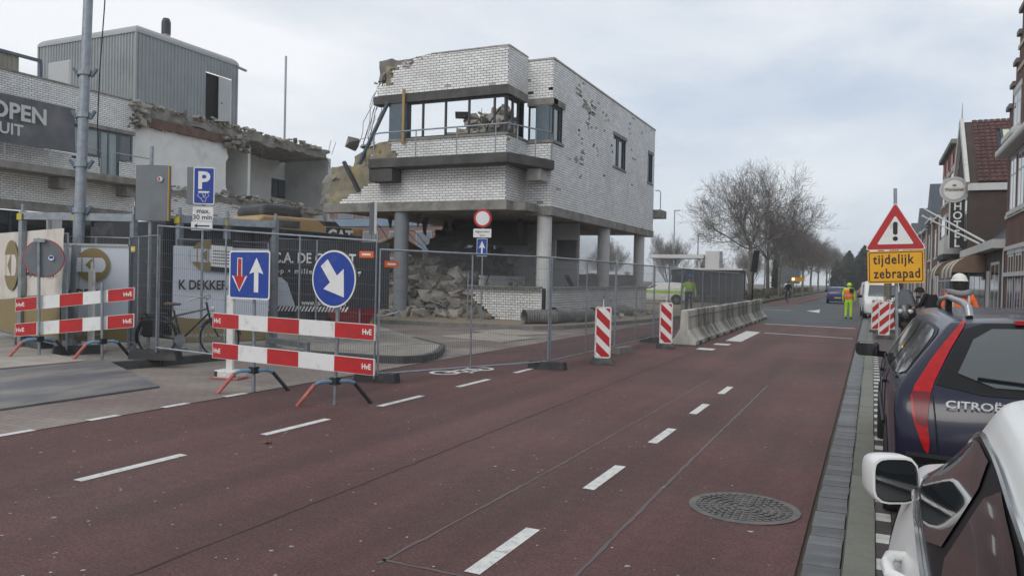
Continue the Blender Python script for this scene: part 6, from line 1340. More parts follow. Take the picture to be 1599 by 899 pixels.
def overlay(bvh,poly,plane,off,mat,name,parent,res=.06,k=2):
    f=caster(bvh,plane); P=smooth_poly(poly,k) if k else poly; B_=[]
    for i in range(len(P)):
        a,c=Vector(P[i]),Vector(P[(i+1)%len(P)]); n=max(1,int((c-a).length/res)); B_+=[a.lerp(c,t/n) for t in range(n)]
    nb=len(B_); x0=min(p.x for p in B_); x1=max(p.x for p in B_); y0=min(p.y for p in B_); y1=max(p.y for p in B_)
    vs=B_[:]; 
    yy=y0+res/2
    while yy<y1:
        xx=x0+res/2
        while xx<x1:
            c=False; j=nb-1
            for i in range(nb):
                if (B_[i].y>yy)!=(B_[j].y>yy) and xx<(B_[j].x-B_[i].x)*(yy-B_[i].y)/(B_[j].y-B_[i].y)+B_[i].x: c=not c
                j=i
            if c and min((Vector((xx,yy))-p).length for p in B_)>res*.4: vs.append(Vector((xx,yy)))
            xx+=res
        yy+=res
    r=delaunay_2d_cdt(vs,[(i,(i+1)%nb) for i in range(nb)],[],1,1e-5); out=[];ok=[]
    for p in r[0]:
        h,n=f(p.x,p.y); ok.append(h is not None); out.append(h+n*off if h is not None else Vector((0,0,0)))
    b=MB(); b.add(out,[t for t in r[2] if all(ok[i] for i in t)]); 
    # wall inwards so that the patch has thickness
    return b.build(name,mat,parent,smooth=True,local=True)
def strip(bvh,pts,plane,rad,mat,name,parent,off=.002,res=.05,closed=False,k=0):
    f=caster(bvh,plane); pts=smooth_poly(pts,k) if k else pts; P=[]; m_=len(pts)
    for i in range(m_ if closed else m_-1):
        a,c=Vector(pts[i]),Vector(pts[(i+1)%m_]); n=max(1,int((c-a).length/res)); P+=[a.lerp(c,t/n) for t in range(n)]
    if not closed: P.append(Vector(pts[-1]))
    Q=[]
    for p in P:
        h,n=f(p.x,p.y)
        if h is not None: Q.append(h+n*off)
    if len(Q)<2: return
    b=MB(); b.tube(Q,rad,6,closed=closed); return b.build(name,mat,parent,smooth=True,local=True)
def wheel(parent,x,y,r,side,w=.2):
    T=Matrix.Translation((x,y,r))@Matrix.Rotation(R(90)*side,4,'Y'); b=MB()
    b.lathe([(r*.62,-w/2),(r*.9,-w/2),(r,-w/2+.03),(r,w/2-.03),(r*.93,w/2),(r*.66,w/2),(r*.62,w/2-.02)],28,T); wo_=b.build('wheel','tyre',parent,smooth=True,local=True)
    b=MB(); b.lathe([(r*.64,w/2-.05),(r*.64,w/2-.01),(r*.60,w/2-.012),(r*.58,w/2-.05),(.001,w/2-.05)],24,T)
    for i in range(7): a=6.283*i/7; b.bar((r*.1*math.cos(a),r*.1*math.sin(a),w/2-.02),(r*.6*math.cos(a),r*.6*math.sin(a),w/2-.025),.045,.03,T)
    b.cyl((0,0,w/2-.05),(0,0,w/2-.005),r*.16,n=12,T=T); b.build('rim','rim',wo_,local=True)
    return wo_
def stn(yb,y4,y5,y6,y7,w3,w4,w5,w6,zb,z3,z4,z5,z6,z7,w2=None):
    w2=w2 or w3*.97
    return [(0,yb,zb),(w3*.8,yb,zb),(w2,yb,zb+.14),(w3,yb,z3),(w4,y4,z4),(w5,y5,z5),(w6,y6,z6),(0,y7,z7)]
# ---------- dark blue estate car
cz=thing('estate_car','dark blue estate car with tall red tail lamps and silver roof rails','car',(1.0,7.62,.04),R(.4))
st=[stn(-2.32,-2.24,-1.80,-1.74,-1.70,.74,.76,.50,.37,.30,.62,.98,1.365,1.40,1.415),
    stn(-2.22,-2.10,-1.70,-1.66,-1.62,.855,.83,.545,.42,.24,.62,.99,1.375,1.415,1.435),
    stn(-1.85,-1.75,-1.46,-1.44,-1.44,.885,.855,.56,.43,.20,.62,.985,1.39,1.43,1.45),
    stn(-1.2,-1.15,-1.05,-1.05,-1.05,.89,.865,.585,.45,.20,.62,.975,1.405,1.445,1.465),
    stn(-.4,-.4,-.4,-.4,-.4,.89,.87,.60,.46,.20,.62,.96,1.415,1.455,1.475),
    stn(.35,.35,.25,.2,.15,.89,.87,.605,.46,.20,.62,.945,1.40,1.445,1.465),
    stn(.95,1.0,.52,.46,.42,.89,.865,.60,.45,.20,.62,.93,1.33,1.375,1.395),
    stn(1.2,1.22,1.15,1.12,1.08,.89,.855,.72,.5,.20,.62,.91,.96,.985,1.0),
    stn(1.75,1.75,1.75,1.75,1.75,.87,.82,.70,.5,.20,.60,.83,.875,.91,.93),
    stn(2.2,2.2,2.18,2.18,2.18,.82,.75,.62,.45,.22,.56,.72,.76,.80,.82),
    stn(2.36,2.34,2.32,2.32,2.32,.68,.62,.52,.38,.26,.52,.64,.68,.70,.71)]
bo,bv=car_body(st,'body','paint_navy',cz)
sg=[(1.02,.955),(.93,.96),(-1.98,1.03),(-1.84,1.2),(-1.62,1.345),(-1.3,1.37),(-.2,1.375),(.35,1.345),(.62,1.24)]
for sd in 'LR':
    overlay(bv,sg,sd,.004,'trim_black','window_surround',cz,.05,1)
    for pl,nm in (([(.92,.975),(.10,.985),(.10,1.355),(.33,1.33),(.58,1.225)],'side_window'),([(.02,.985),(-.80,1.0),(-.80,1.355),(.02,1.358)],'side_window'),([(-.88,1.002),(-1.92,1.045),(-1.80,1.19),(-1.58,1.325),(-1.3,1.352),(-.88,1.357)],'side_window')):
        overlay(bv,pl,sd,.009,'car_glass',nm,cz,.05,1)
    strip(bv,[(1.0,.95),(-1.70,1.01)],sd,.009,'trim_black','belt_trim',cz,.004)
    for yd in (1.02,.06,-.84): strip(bv,[(yd,.98),(yd+.02,.6),(yd,.32)],sd,.005,'trim_black','door_gap',cz,.0005)
    for yd in (.22,-.68): strip(bv,[(yd,.88),(yd-.2,.885)],sd,.016,'paint_navy','door_handle',cz,.018)
    strip(bv,[(.95,.56),(-.9,.57)],sd,.018,'trim_black','rubbing_strip',cz,.006)
    for yw in (1.42,-1.38):
        overlay(bv,[(yw+.385*math.cos(t*.2244),.31+.385*math.sin(t*.2244)) for t in range(28)],sd,.003,'trim_black','wheel_arch',cz,.06,0)
        wheel(cz,(-1 if sd=='L' else 1)*.80,yw,.315,-1 if sd=='L' else 1)
for sx in (-1,1):
    b=MB(); b.tube([(sx*.40,-1.50,1.435),(sx*.405,-1.47,1.498),(sx*.425,-1.36,1.528),(sx*.455,-.7,1.555),(sx*.46,.0,1.53),(sx*.445,.36,1.475),(sx*.42,.46,1.425)],[.025,.028,.025,.021,.02,.018,.014],10); b.build('roof_rail','rail_silver',cz,smooth=True,local=True)
    b=MB(); b.bx(sx*.455-.02,sx*.455+.02,-.72,-.60,1.45,1.54); b.build('rail_foot','trim_black',cz,local=True)
    lp=[(sx*.46,1.41),(sx*.44,1.405),(sx*.56,1.22),(sx*.672,1.0),(sx*.69,.82),(sx*.675,.70),(sx*.68,.62),(sx*.71,.66),(sx*.772,.84),(sx*.782,.98),(sx*.64,1.20),(sx*.485,1.385)]
    overlay(bv,lp,'B',.010,'lamp_red','tail_lamp',cz,.03,1)
    overlay(bv,[(sx*.677,.985),(sx*.69,.78),(sx*.748,.80),(sx*.775,.98)],'B',.013,'lamp_red_dark','lamp_lens',cz,.03,0)
    b=MB(); P_=rrect(-.11,.11,-.07,.08,.05,4); b.prism(P_,-.06,.05,Matrix.Translation((sx*1.02,1.02,.99))@Matrix.Rotation(R(90),4,'X')); mi_=b.build('wing_mirror','paint_navy',cz,local=True,bevel=.03); b=MB(); b.bar((sx*.85,1.05,.94),(sx*.97,1.02,.95),.05,.06); b.build('mirror_arm','trim_black',mi_,local=True); b=MB(); b.box((sx*1.02,.965,.99),(.18,.012,.115)); b.build('mirror_glass','car_glass',mi_,local=True)
overlay(bv,[(-.435,1.398),(-.56,1.2),(-.665,.99),(.665,.99),(.56,1.2),(.435,1.398),(0,1.415)],'B',.004,'trim_black','tailgate_glass_surround',cz,.05,1)
overlay(bv,[(-.385,1.365),(-.555,1.035),(.555,1.035),(.385,1.365),(0,1.378)],'B',.009,'car_glass_grey','rear_window',cz,.05,1)
b=MB(); b.bx(-.18,.18,-1.84,-1.76,1.405,1.43); b.build('brake_light','lamp_red',cz,local=True)
f=caster(bv,'B'); b=MB(); h_,n_=f(0,.9); b.text('CITRO\u00cbN',.062,Matrix.Translation((-.60,h_.y+.025,.915))@Matrix.Rotation(math.pi/2,4,'X')@Matrix.Translation((0,0,.028)),bold=.015,sx=1.35); b.build('lettering','chrome',cz,local=True)
overlay(bv,[(-.26,.72),(.26,.72),(.26,.83),(-.26,.83)],'B',.01,'plate_yellow','number_plate',cz,.06,0)
strip(bv,[(-.66,.965),(-.63,.62),(.63,.62),(.66,.965)],'B',.005,'trim_black','tailgate_gap',cz,.0005)
strip(bv,[(.02,1.035),(-.2,1.06),(-.42,1.075)],'B',.008,'trim_black','rear_wiper',cz,.02)
strip(bv,[(-.80,.60),(0,.60),(.80,.60)],'B',.03,'trim_black','bumper_strip',cz,.006)
overlay(bv,[(-.6,1.36),(.6,1.36),(.68,1.02),(-.68,1.02)],'F',.006,'car_glass','windscreen',cz,.06,1)
# ---------- near white car
wc=thing('white_car','white car in the near right corner with folded out wing mirror','car',(1.0,2.46,.03),R(-.8))
st=[stn(-2.05,-1.98,-1.70,-1.58,-1.52,.74,.72,.58,.45,.30,.62,.98,1.16,1.24,1.26),
    stn(-1.9,-1.85,-1.55,-1.48,-1.42,.86,.82,.66,.50,.24,.62,.97,1.20,1.28,1.31),
    stn(-1.3,-1.3,-1.15,-1.15,-1.15,.93,.845,.725,.55,.2,.62,.95,1.255,1.32,1.345),
    stn(-.6,-.6,-.6,-.6,-.6,.955,.855,.715,.55,.2,.62,.935,1.30,1.36,1.38),
    stn(-.05,-.05,-.1,-.1,-.1,.955,.855,.70,.54,.2,.62,.925,1.305,1.36,1.38),
    stn(.45,.5,.16,.12,.08,.945,.85,.66,.50,.2,.62,.915,1.26,1.32,1.345),
    stn(.85,.92,.80,.72,.68,.93,.84,.66,.48,.2,.62,.90,.975,1.01,1.03),
    stn(1.25,1.25,1.2,1.2,1.2,.89,.82,.68,.48,.2,.60,.85,.89,.915,.93),
    stn(1.8,1.8,1.8,1.8,1.8,.86,.78,.64,.45,.2,.58,.76,.80,.83,.84),
    stn(2.1,2.08,2.06,2.06,2.06,.72,.66,.54,.40,.25,.52,.64,.68,.70,.71)]
bo,bw=car_body(st,'body','car_white',wc)
sgw=[(.78,.925),(-.4,.95),(-1.5,.985),(-1.42,1.11),(-1.1,1.225),(-.5,1.27),(-.1,1.265),(.1,1.215),(.42,1.065)]
for sd in 'LR':
    overlay(bw,sgw,sd,.004,'trim_black','window_surround',wc,.04,2)
    overlay(bw,[(.66,.95),(-.34,.968),(-.50,1.252),(-.12,1.248),(.07,1.20),(.36,1.06)],sd,.009,'car_glass','side_window',wc,.035,1)
    overlay(bw,[(-.44,.97),(-1.36,1.0),(-1.3,1.1),(-1.05,1.20),(-.60,1.256)],sd,.009,'car_glass','side_window',wc,.035,1)
    strip(bw,sgw,sd,.008,'chrome','window_trim',wc,.004,.04,True,2)
    strip(bw,[(.80,.915),(-.4,.94),(-1.5,.975)],sd,.013,'chrome','belt_trim',wc,.006)
    for yd in (.88,-.42,-1.25): strip(bw,[(yd,.95),(yd,.6),(yd-.02,.34)],sd,.0045,'trim_black','door_gap',wc,.0005)
    hy=.06; sx=-1 if sd=='L' else 1; f=caster(bw,sd); h1,_=f(hy,.82); 
    b=MB(); b.tube([h1+Vector((-sx*.01,.11,0)),h1+Vector((sx*.035,.075,.005)),h1+Vector((sx*.045,0,.005)),h1+Vector((sx*.035,-.09,.005)),h1+Vector((-sx*.01,-.12,0))],[.016,.018,.017,.018,.016],10); b.build('door_handle','car_white',wc,smooth=True,local=True)
    for yw in (1.3,-1.3):
        overlay(bw,[(yw+.38*math.cos(t*.2244),.31+.38*math.sin(t*.2244)) for t in range(28)],sd,.003,'trim_black','wheel_arch',wc,.06,0); wheel(wc,sx*.80,yw,.315,sx)
    # mirror: rounded shell, dark glass in a frame, lower lip, indicator
    mc=Vector((sx*.925,.60,.96)); T=Matrix.Translation(mc)@Matrix.Rotation(R(90),4,'X')@Matrix.Rotation(sx*R(-24),4,'Y')
    S=lambda s_,dz: [(x*s_-sx*.0,y_*s_+dz) for x,y_ in smooth_poly([(-.085,-.08),(.085,-.085),(.092,.06),(.06,.085),(-.07,.085)] if sx>0 else [(-.07,.085),(.06,.085),(.092,.06) ,(.085,-.085),(-.085,-.08)][::-1] if False else [(-.085,-.085),(.085,-.08),(.07,.085),(-.06,.085),(-.092,.06)],2)]
    b=MB(); rings=[(.35,-.115),(.7,-.10),(.92,-.06),(1.0,-.01),(1.02,.03),(.985,.045),(.9,.047)]; vs=[];n=len(S(1,0))
    for s_,z in rings: vs+=[(x,y_,z) for x,y_ in S(s_,0)]
    fs=[(i*n+j,i*n+(j+1)%n,(i+1)*n+(j+1)%n,(i+1)*n+j) for i in range(len(rings)-1) for j in range(n)]+[tuple(range(n))[::-1]]
    b.add(vs,fs,T); mo_=b.build('wing_mirror','car_white',wc,smooth=True,local=True)
    b=MB(); b.add([(x,y_,.040) for x,y_ in S(.86,0)],[list(range(n))],T); b.build('mirror_glass','car_glass',mo_,local=True)
    pass
    b=MB(); b.tube([mc+Vector((-sx*.07,.03,-.045)),mc+Vector((-sx*.15,.05,-.05))],[.03,.035],10); b.build('mirror_arm','car_white',mo_,smooth=True,local=True)
overlay(bw,[(-.56,1.29),(.56,1.29),(.66,1.02),(-.66,1.02)],'F',.006,'car_glass','windscreen',wc,.06,1)
overlay(bw,[(-.5,1.25),(.5,1.25),(.6,1.02),(-.6,1.02)],'B',.006,'car_glass','rear_window',wc,.06,1)
# ---------- distant cars built on the same idea, simpler
def simple_car(label,loc,rz,mat,L_=4.1,H_=1.45,van=False,group='cars and vans in the distance',name='parked_car',stripe=None):
    o=thing(name,label,'van' if van else 'car',loc,rz,group); s=L_/4.2; hz=H_/1.45
    if van:
        st=[stn(-2.1*s,-2.08*s,-2.04*s,-2.02*s,-2.0*s,.80,.80,.74,.55,.25,.62,1.05,H_-.1,H_-.03,H_),stn(-1.9*s,-1.9*s,-1.9*s,-1.9*s,-1.9*s,.88,.87,.80,.6,.2,.62,1.05,H_-.08,H_-.01,H_+.02),stn(0,0,0,0,0,.89,.88,.80,.6,.2,.62,1.04,H_-.06,H_+.01,H_+.03),stn(.7*s,.8*s,.45*s,.4*s,.35*s,.89,.86,.74,.56,.2,.62,1.03,H_-.12,H_-.05,H_-.02),stn(1.3*s,1.35*s,1.25*s,1.2*s,1.15*s,.88,.84,.72,.5,.2,.62,1.0,1.06,1.1,1.13),stn(1.85*s,1.85*s,1.85*s,1.85*s,1.85*s,.86,.8,.66,.45,.2,.6,.86,.92,.97,.99),stn(2.1*s,2.1*s,2.08*s,2.08*s,2.08*s,.72,.68,.56,.4,.26,.52,.7,.76,.8,.82)]
    else:
        st=[stn(-2.08*s,-2.04*s,-1.8*s,-1.7*s,-1.65*s,.74,.72,.58,.45,.3,.6,.95,1.28*hz,1.34*hz,1.36*hz),stn(-1.9*s,-1.85*s,-1.6*s,-1.5*s,-1.5*s,.85,.8,.64,.5,.22,.6,.95,1.33*hz,1.39*hz,1.41*hz),stn(-.8,-.8,-.8,-.8,-.8,.86,.83,.68,.5,.2,.6,.94,1.38*hz,1.43*hz,1.45*hz),stn(.2,.2,0,0,0,.86,.83,.66,.5,.2,.6,.93,1.35*hz,1.41*hz,1.43*hz),stn(.7*s,.85*s,.3*s,.25*s,.2*s,.86,.82,.62,.48,.2,.6,.92,1.24*hz,1.3*hz,1.33*hz),stn(1.1*s,1.1*s,1.0*s,.95*s,.9*s,.85,.8,.66,.46,.2,.6,.9,.94,.97,.99),stn(1.75*s,1.75*s,1.75*s,1.75*s,1.75*s,.83,.76,.62,.44,.2,.56,.76,.8,.83,.84),stn(2.08*s,2.06*s,2.05*s,2.05*s,2.05*s,.68,.62,.5,.38,.26,.5,.62,.66,.68,.69)]
    bo,bv=car_body(st,'body',mat,o,2)
    zt=(H_-.16) if van else 1.27*hz
    for sd in 'LR':
        sx=-1 if sd=='L' else 1
        overlay(bv,[(.75*s,1.0),(.35*s,zt),(-.2,zt),(-.2,1.0)],sd,.006,'car_glass','side_window',o,.12,0)
        if not van: overlay(bv,[(-.3,1.0),(-.3,zt),(-1.2*s,zt-.05),(-1.5*s,1.02)],sd,.006,'car_glass','side_window',o,.12,0)
        for yw in (1.3*s,-1.3*s): overlay(bv,circ(yw,.3,.37,20),sd,.003,'trim_black','wheel_arch',o,.12,0); wheel(o,sx*.79,yw,.3,sx)
        b=MB(); b.box((sx*.98,.7*s,1.06),(.16,.1,.13)); b.build('wing_mirror','trim_black',o,local=True,bevel=.02)
        overlay(bv,[(sx*.40,.70),(sx*.64,.74),(sx*.66,.62),(sx*.42,.58)],'F',.008,'lamp_clear','headlight',o,.1,0)
        overlay(bv,[(sx*.56,.92),(sx*.70,.92),(sx*.72,.7),(sx*.6,.7)],'B',.008,'lamp_red','tail_lamp',o,.1,0)
        if stripe: overlay(bv,[(-1.8*s,.72),(1.5*s,.72),(1.5*s,.9),(-1.8*s,.9)],sd,.005,stripe,'side_stripe',o,.12,0)
    wz=1.08 if van else 1.0
    overlay(bv,[(-.66,wz),(.66,wz),(.58,zt),(-.58,zt)],'F',.006,'car_glass_grey','windscreen',o,.1,0); overlay(bv,[(-.6,1.02),(.6,1.02),(.52,zt-.04),(-.52,zt-.04)],'B',.006,'car_glass_grey','rear_window',o,.1,0)
    overlay(bv,[(-.5,.42),(.5,.42),(.5,.56),(-.5,.56)],'F',.008,'trim_black','grille',o,.1,0); overlay(bv,[(-.25,.45),(.25,.45),(.25,.56),(-.25,.56)],'B',.01,'plate_yellow','number_plate',o,.1,0)
    return o
pm('hi_green',(.36,.62,.03),.5,.1,3); pm('dash_paper',(.55,.7,.72),.6,0)
simple_car('white van parked facing the camera behind the marker boards',(.42,43.3,.03),R(183),'car_white',4.3,1.8,True,name='parked_van')
simple_car('blue hatchback driving away beyond the junction',(-2.7,73,0),R(2),'car_blue',3.9,1.45)
simple_car('small red car far down the road',(-.75,108,0),R(4),'car_red',3.9,1.4)
simple_car('white car behind the verge trees, left of the bend',(-14.5,128,0),R(20),'car_white',4.3,1.45)
simple_car('white and yellow striped car behind the site fence',(-12.9,50.5,.1),R(95),'car_white',4.3,1.45,stripe='hi_green')
simple_car('white and yellow striped van left of the striped car',(-18.0,52.5,.1),R(95),'car_white',4.6,2.1,True,stripe='hi_green')
simple_car('white van between the two nearest verge trees',(-15.5,79,0),R(15),'car_white',4.8,2.2,True)
simple_car('white car left of the nearest verge tree trunk',(-14.2,70,0),R(60),'car_silver',4.2,1.45)
# dark bus-like trailer behind the fence
o=thing('dark_truck','long dark truck body parked behind the site fence','truck',(-12,62,0)); b=MB(); b.bx(-14.6,-9.2,61.3,63.8,.6,2.55); b.build('box','bus_dark',o,bevel=.08)
b=MB(); b.bx(-14.7,-9.1,61.2,63.9,2.56,2.7); b.build('roof','far_white',o)
for k in range(5): b=MB(); b.bx(-14.3+1.0*k,-13.5+1.0*k,61.26,61.295,1.5,2.3); b.build('window','car_glass_grey',o)
for x in (-13.6,-10.2): b=MB(); b.cyl((x,61.35,.5),(x,61.6,.5),.5,n=18); b.build('wheel','tyre',o)
# traffic light seen from behind, lit yellow board
o=thing('traffic_light','tilted dark traffic light head on a post before the second verge tree','traffic light',(-7.9,58.5,0)); b=MB(); b.cyl((-7.95,58.5,0),(-7.9,58.5,3.0),.06,n=8); b.build('post','trim_black',o); b=MB(); b.box((0,0,0),(.42,.25,1.6),xf((-7.8,58.5,3.2),0,0,R(8))); b.build('head','trim_black',o,bevel=.05)
for k in range(3): b=MB(); b.cyl((-7.8,58.64,2.75+.45*k),(-7.8,58.85,2.75+.45*k),.15,n=12); b.build('hood','trim_black',o)
o=thing('route_board','small lit yellow route board on posts behind the cyclist','sign',(-6.9,86,0)); b=MB(); b.bx(-7.75,-6.45,86,86.15,1.85,2.3); b.build('board','sign_yellow',o)
for x in (-7.6,-6.6): b=MB(); b.cyl((x,86.1,0),(x,86.1,1.9),.05,n=6); b.build('post','galv',o)
b=MB(); b.cyl((-7.55,85.9,2.08),(-7.55,86,2.08),.13,n=12); pm('lit_lamp',(.9,.8,.3),.5,0,emit=((1,.85,.4),2.5)); b.build('lamp','lit_lamp',o)
for i,(x,y,lb) in enumerate(((-9.6,100,'large grey sign board back between verge trees'),(-9.9,112,'smaller grey sign board back farther along the verge'))):
    o=thing('sign_back_board',lb,'sign',(x,y,0),0,'grey sign backs on the verge'); b=MB(); b.bx(x-.9,x+.9,y,y+.06,1.6,3.4); b.build('panel','sign_back',o); b=MB(); b.cyl((x-.5,y+.1,0),(x-.5,y+.1,3.2),.05,n=6); b.build('post','galv',o); b=MB(); b.cyl((x+.5,y+.1,0),(x+.5,y+.1,3.2),.05,n=6); b.build('post','galv',o)
# ------------------------------------------------------------------ people
pm('hi_yellow',(.45,.75,.02),.7,.12,6); pm('hi_orange',(.85,.16,.03),.7,.1,6); pm('cloth_navy',(.018,.022,.04),.9,.2,6); pm('cloth_black',(.012,.012,.014),.9,.2,6); pm('skin',(.45,.27,.19),.6,.05,9); pm('helmet_white',(.72,.71,.66),.35,.04,5); pm('helmet_blue',(.02,.13,.42),.35,.05,5); pm('hair_dark',(.02,.016,.013),.7,.2,20); pm('reflect_grey',(.42,.44,.45),.4,.05,6); pm('hood_grey',(.24,.25,.26),.9,.1,6); pm('boot',(.02,.02,.02),.8,.2,6); pm('bag_black',(.015,.015,.016),.7,.2,6)
def skinned(J,E_,root,name,mats,parent,sub=1,local=True):
    """J: name -> (pos, radius); E_: (a,b,material index)"""
    names=list(J); ix={n:i for i,n in enumerate(names)}; me=bpy.data.meshes.new(name); me.from_pydata([J[n][0] for n in names],[(ix[a],ix[b]) for a,b,_ in E_],[])
    o=bpy.data.objects.new(name,me); COL.objects.link(o); md=o.modifiers.new('k','SKIN'); 
    for i,n in enumerate(names):
        sv=me.skin_vertices[0].data[i]; r=J[n][1]; sv.radius=r if isinstance(r,tuple) else (r,r); sv.use_root=(n==root)
    md.use_smooth_shade=True; s2=o.modifiers.new('s','SUBSURF'); s2.levels=sub; s2.render_levels=sub
    bpy.context.view_layer.update(); ev=o.evaluated_get(bpy.context.evaluated_depsgraph_get()); m2=bpy.data.meshes.new_from_object(ev); o.modifiers.clear(); o.data=m2
    m2.materials.clear(); [m2.materials.append(M[m]) for m in mats]
    segs=[(Vector(J[a][0]),Vector(J[b][0]),k) for a,b,k in E_]
    for p in m2.polygons:
        c=p.center; best=1e9
        for a,b,k in segs:
            d=b-a; t=max(0,min(1,(c-a).dot(d)/max(1e-9,d.length_squared))); dd=(c-(a+d*t)).length
            if dd<best: best=dd; mi=k
        p.material_index=mi; p.use_smooth=True
    o.parent=parent; return o
def human(o,mats,pose):
    """stands at origin facing +Y; mats: torso, legs, boots, skin, sleeve"""
    P=dict(hip=((0,0,.95),(.15,.11)),waist=((0,.0,1.10),(.145,.105)),chest=((0,.0,1.34),(.18,.12)),neck=((0,.01,1.50),.06),head0=((0,.02,1.58),(.075,.085)),head=((0,.03,1.68),(.08,.095)),
      shL=((-.19,0,1.44),.075),elL=((-.26,-.03,1.16),.055),wrL=((-.27,.05,.92),.038),hL=((-.27,.07,.85),.04),fL=((-.265,.085,.78),.024),tL=((-.235,.10,.84),.014),
      shR=((.19,0,1.44),.075),elR=((.26,-.03,1.16),.055),wrR=((.27,.05,.92),.038),hR=((.27,.07,.85),.04),fR=((.265,.085,.78),.024),tR=((.235,.10,.84),.014),
      thL=((-.10,0,.86),.10),knL=((-.11,.02,.49),.068),anL=((-.115,-.02,.11),.05),toL=((-.12,.13,.045),.045),thR=((.10,0,.86),.10),knR=((.11,.02,.49),.068),anR=((.115,-.02,.11),.05),toR=((.12,.13,.045),.045))
    P.update({k:((v),P[k][1]) for k,v in pose.items()})
    E_=[('hip','waist',0),('waist','chest',0),('chest','neck',0),('neck','head0',3),('head0','head',3),('chest','shL',0),('shL','elL',4),('elL','wrL',4),('wrL','hL',3),('hL','fL',3),('hL','tL',3),('chest','shR',0),('shR','elR',4),('elR','wrR',4),('wrR','hR',3),('hR','fR',3),('hR','tR',3),('hip','thL',1),('thL','knL',1),('knL','anL',1),('anL','toL',2),('hip','thR',1),('thR','knR',1),('knR','anR',1),('anR','toR',2)]
    b_=skinned(P,E_,'hip','body',mats,o); hd=Vector(P['head'][0]); b=MB(); b.add([hd+Vector((-.018,.085,-.03)),hd+Vector((.018,.085,-.03)),hd+Vector((0,.125,-.035)),hd+Vector((0,.09,.02))],[(0,1,2),(0,2,3),(1,3,2)])
    b.build('nose','skin',o,local=True)
    for s in (-1,1): b=MB(); b.ball(hd+Vector((s*.032,.088,.01)),.011,6,5); b.build('eye','hair_dark',o,local=True); b=MB(); b.ball(hd+Vector((s*.083,.0,-.01)),(.012,.025,.035),6,5); b.build('ear','skin',o,local=True)
    b=MB(); b.box(hd+Vector((0,.09,-.065)),(.045,.012,.008)); b.build('mouth','lamp_red_dark',o,local=True)
    return hd
def cap(o,hd,mat,name,up=.0,r=(.105,.125,.12),brim=True):
    b=MB(); K=8
    prof=[(r[0]*math.cos(t*math.pi/2/K),r[2]*math.sin(t*math.pi/2/K)) for t in range(K+1)]
    b.lathe([(p[0]+.0001,p[1]) for p in prof],18,Matrix.Translation(hd+Vector((0,0,.02+up)))@Matrix.Diagonal((1,r[1]/r[0],1,1)))
    if brim: b.lathe([(r[0]*.9,0),(r[0]*1.14,-.012),(r[0]*1.14,.0),(r[0],.02)],18,Matrix.Translation(hd+Vector((0,.015,.02+up)))@Matrix.Diagonal((1,r[1]/r[0]*1.08,1,1)))
    return b.build(name,mat,o,smooth=True,local=True)
def band(o,z,rx,ry,hh,mat,name,cy=0):
    b=MB(); n=20; vs=[(rx*math.cos(6.283*i/n),cy+ry*math.sin(6.283*i/n),z+k*hh) for k in (0,1) for i in range(n)]; b.add(vs,[(i,(i+1)%n,n+(i+1)%n,n+i) for i in range(n)]); return b.build(name,mat,o,smooth=True,local=True)
# road worker in yellow with orange vest, back turned
o=thing('person','person in yellow rainwear and orange vest standing on the junction','person',(-1.0,40.2,0),R(-12)); hd=human(o,['hi_yellow','hi_yellow','boot','skin','hi_yellow'],dict(head=((0,.06,1.64)),fL=((-.27,.06,.80))))
cap(o,hd,'hi_yellow','hood',-.05,(.12,.135,.15),False); 
b=MB(); b.lathe([(.20,.98),(.215,1.1),(.23,1.25),(.22,1.38),(.17,1.42)],16,Matrix.Diagonal((1,.74,1,1))); b.build('vest','hi_orange',o,smooth=True,local=True); band(o,1.12,.226,.168,.05,'reflect_grey','reflective_band')
band(o,.35,.16,.1,.001,'hi_yellow','hem') if False else None
b=MB(); b.box((.15,-.13,1.38),(.2,.12,.22)); b.build('shoulder_bag','bag_black',o,local=True,bevel=.04)
# worker in orange with white helmet behind the parked car
o=thing('person','person in orange jacket and white helmet behind the blue car','person',(1.42,15.9,.06),R(5)); hd=human(o,['hi_orange','cloth_navy','boot','skin','hi_orange'],dict(elL=((-.30,.02,1.17)),elR=((.30,.02,1.17)),wrL=((-.24,.2,1.05)),wrR=((.24,.2,1.05)),hL=((-.2,.26,1.04)),hR=((.2,.26,1.04)),fL=((-.15,.3,1.03)),fR=((.15,.3,1.03)),tL=((-.18,.27,1.09)),tR=((.18,.27,1.09))))
cap(o,hd,'helmet_white','helmet',.03,(.128,.15,.135)); b=MB(); b.lathe([(.10,-.11),(.112,-.03),(.108,.05)],16,Matrix.Translation(hd+Vector((0,-.012,0)))@Matrix.Diagonal((1,1.1,1,1))); b.build('hair','hair_dark',o,smooth=True,local=True)
b=MB(); b.tube([Vector((.15*math.cos(6.283*i/12),-.02+.12*math.sin(6.283*i/12),1.50+.025*math.cos(6.283*i/12*2)-.02*math.sin(6.283*i/12))) for i in range(12)],.055,8,closed=True); b.build('collar_hood','hood_grey',o,smooth=True,local=True)
for s in (-1,1): b=MB(); b.tube([(s*.12,-.135,1.05),(s*.125,-.15,1.3),(s*.13,-.11,1.46),(s*.13,-.02,1.51)],.022,4); b.build('reflective_band','reflect_grey',o,local=True)
band(o,1.12,.19,.15,.05,'reflect_grey','reflective_band')
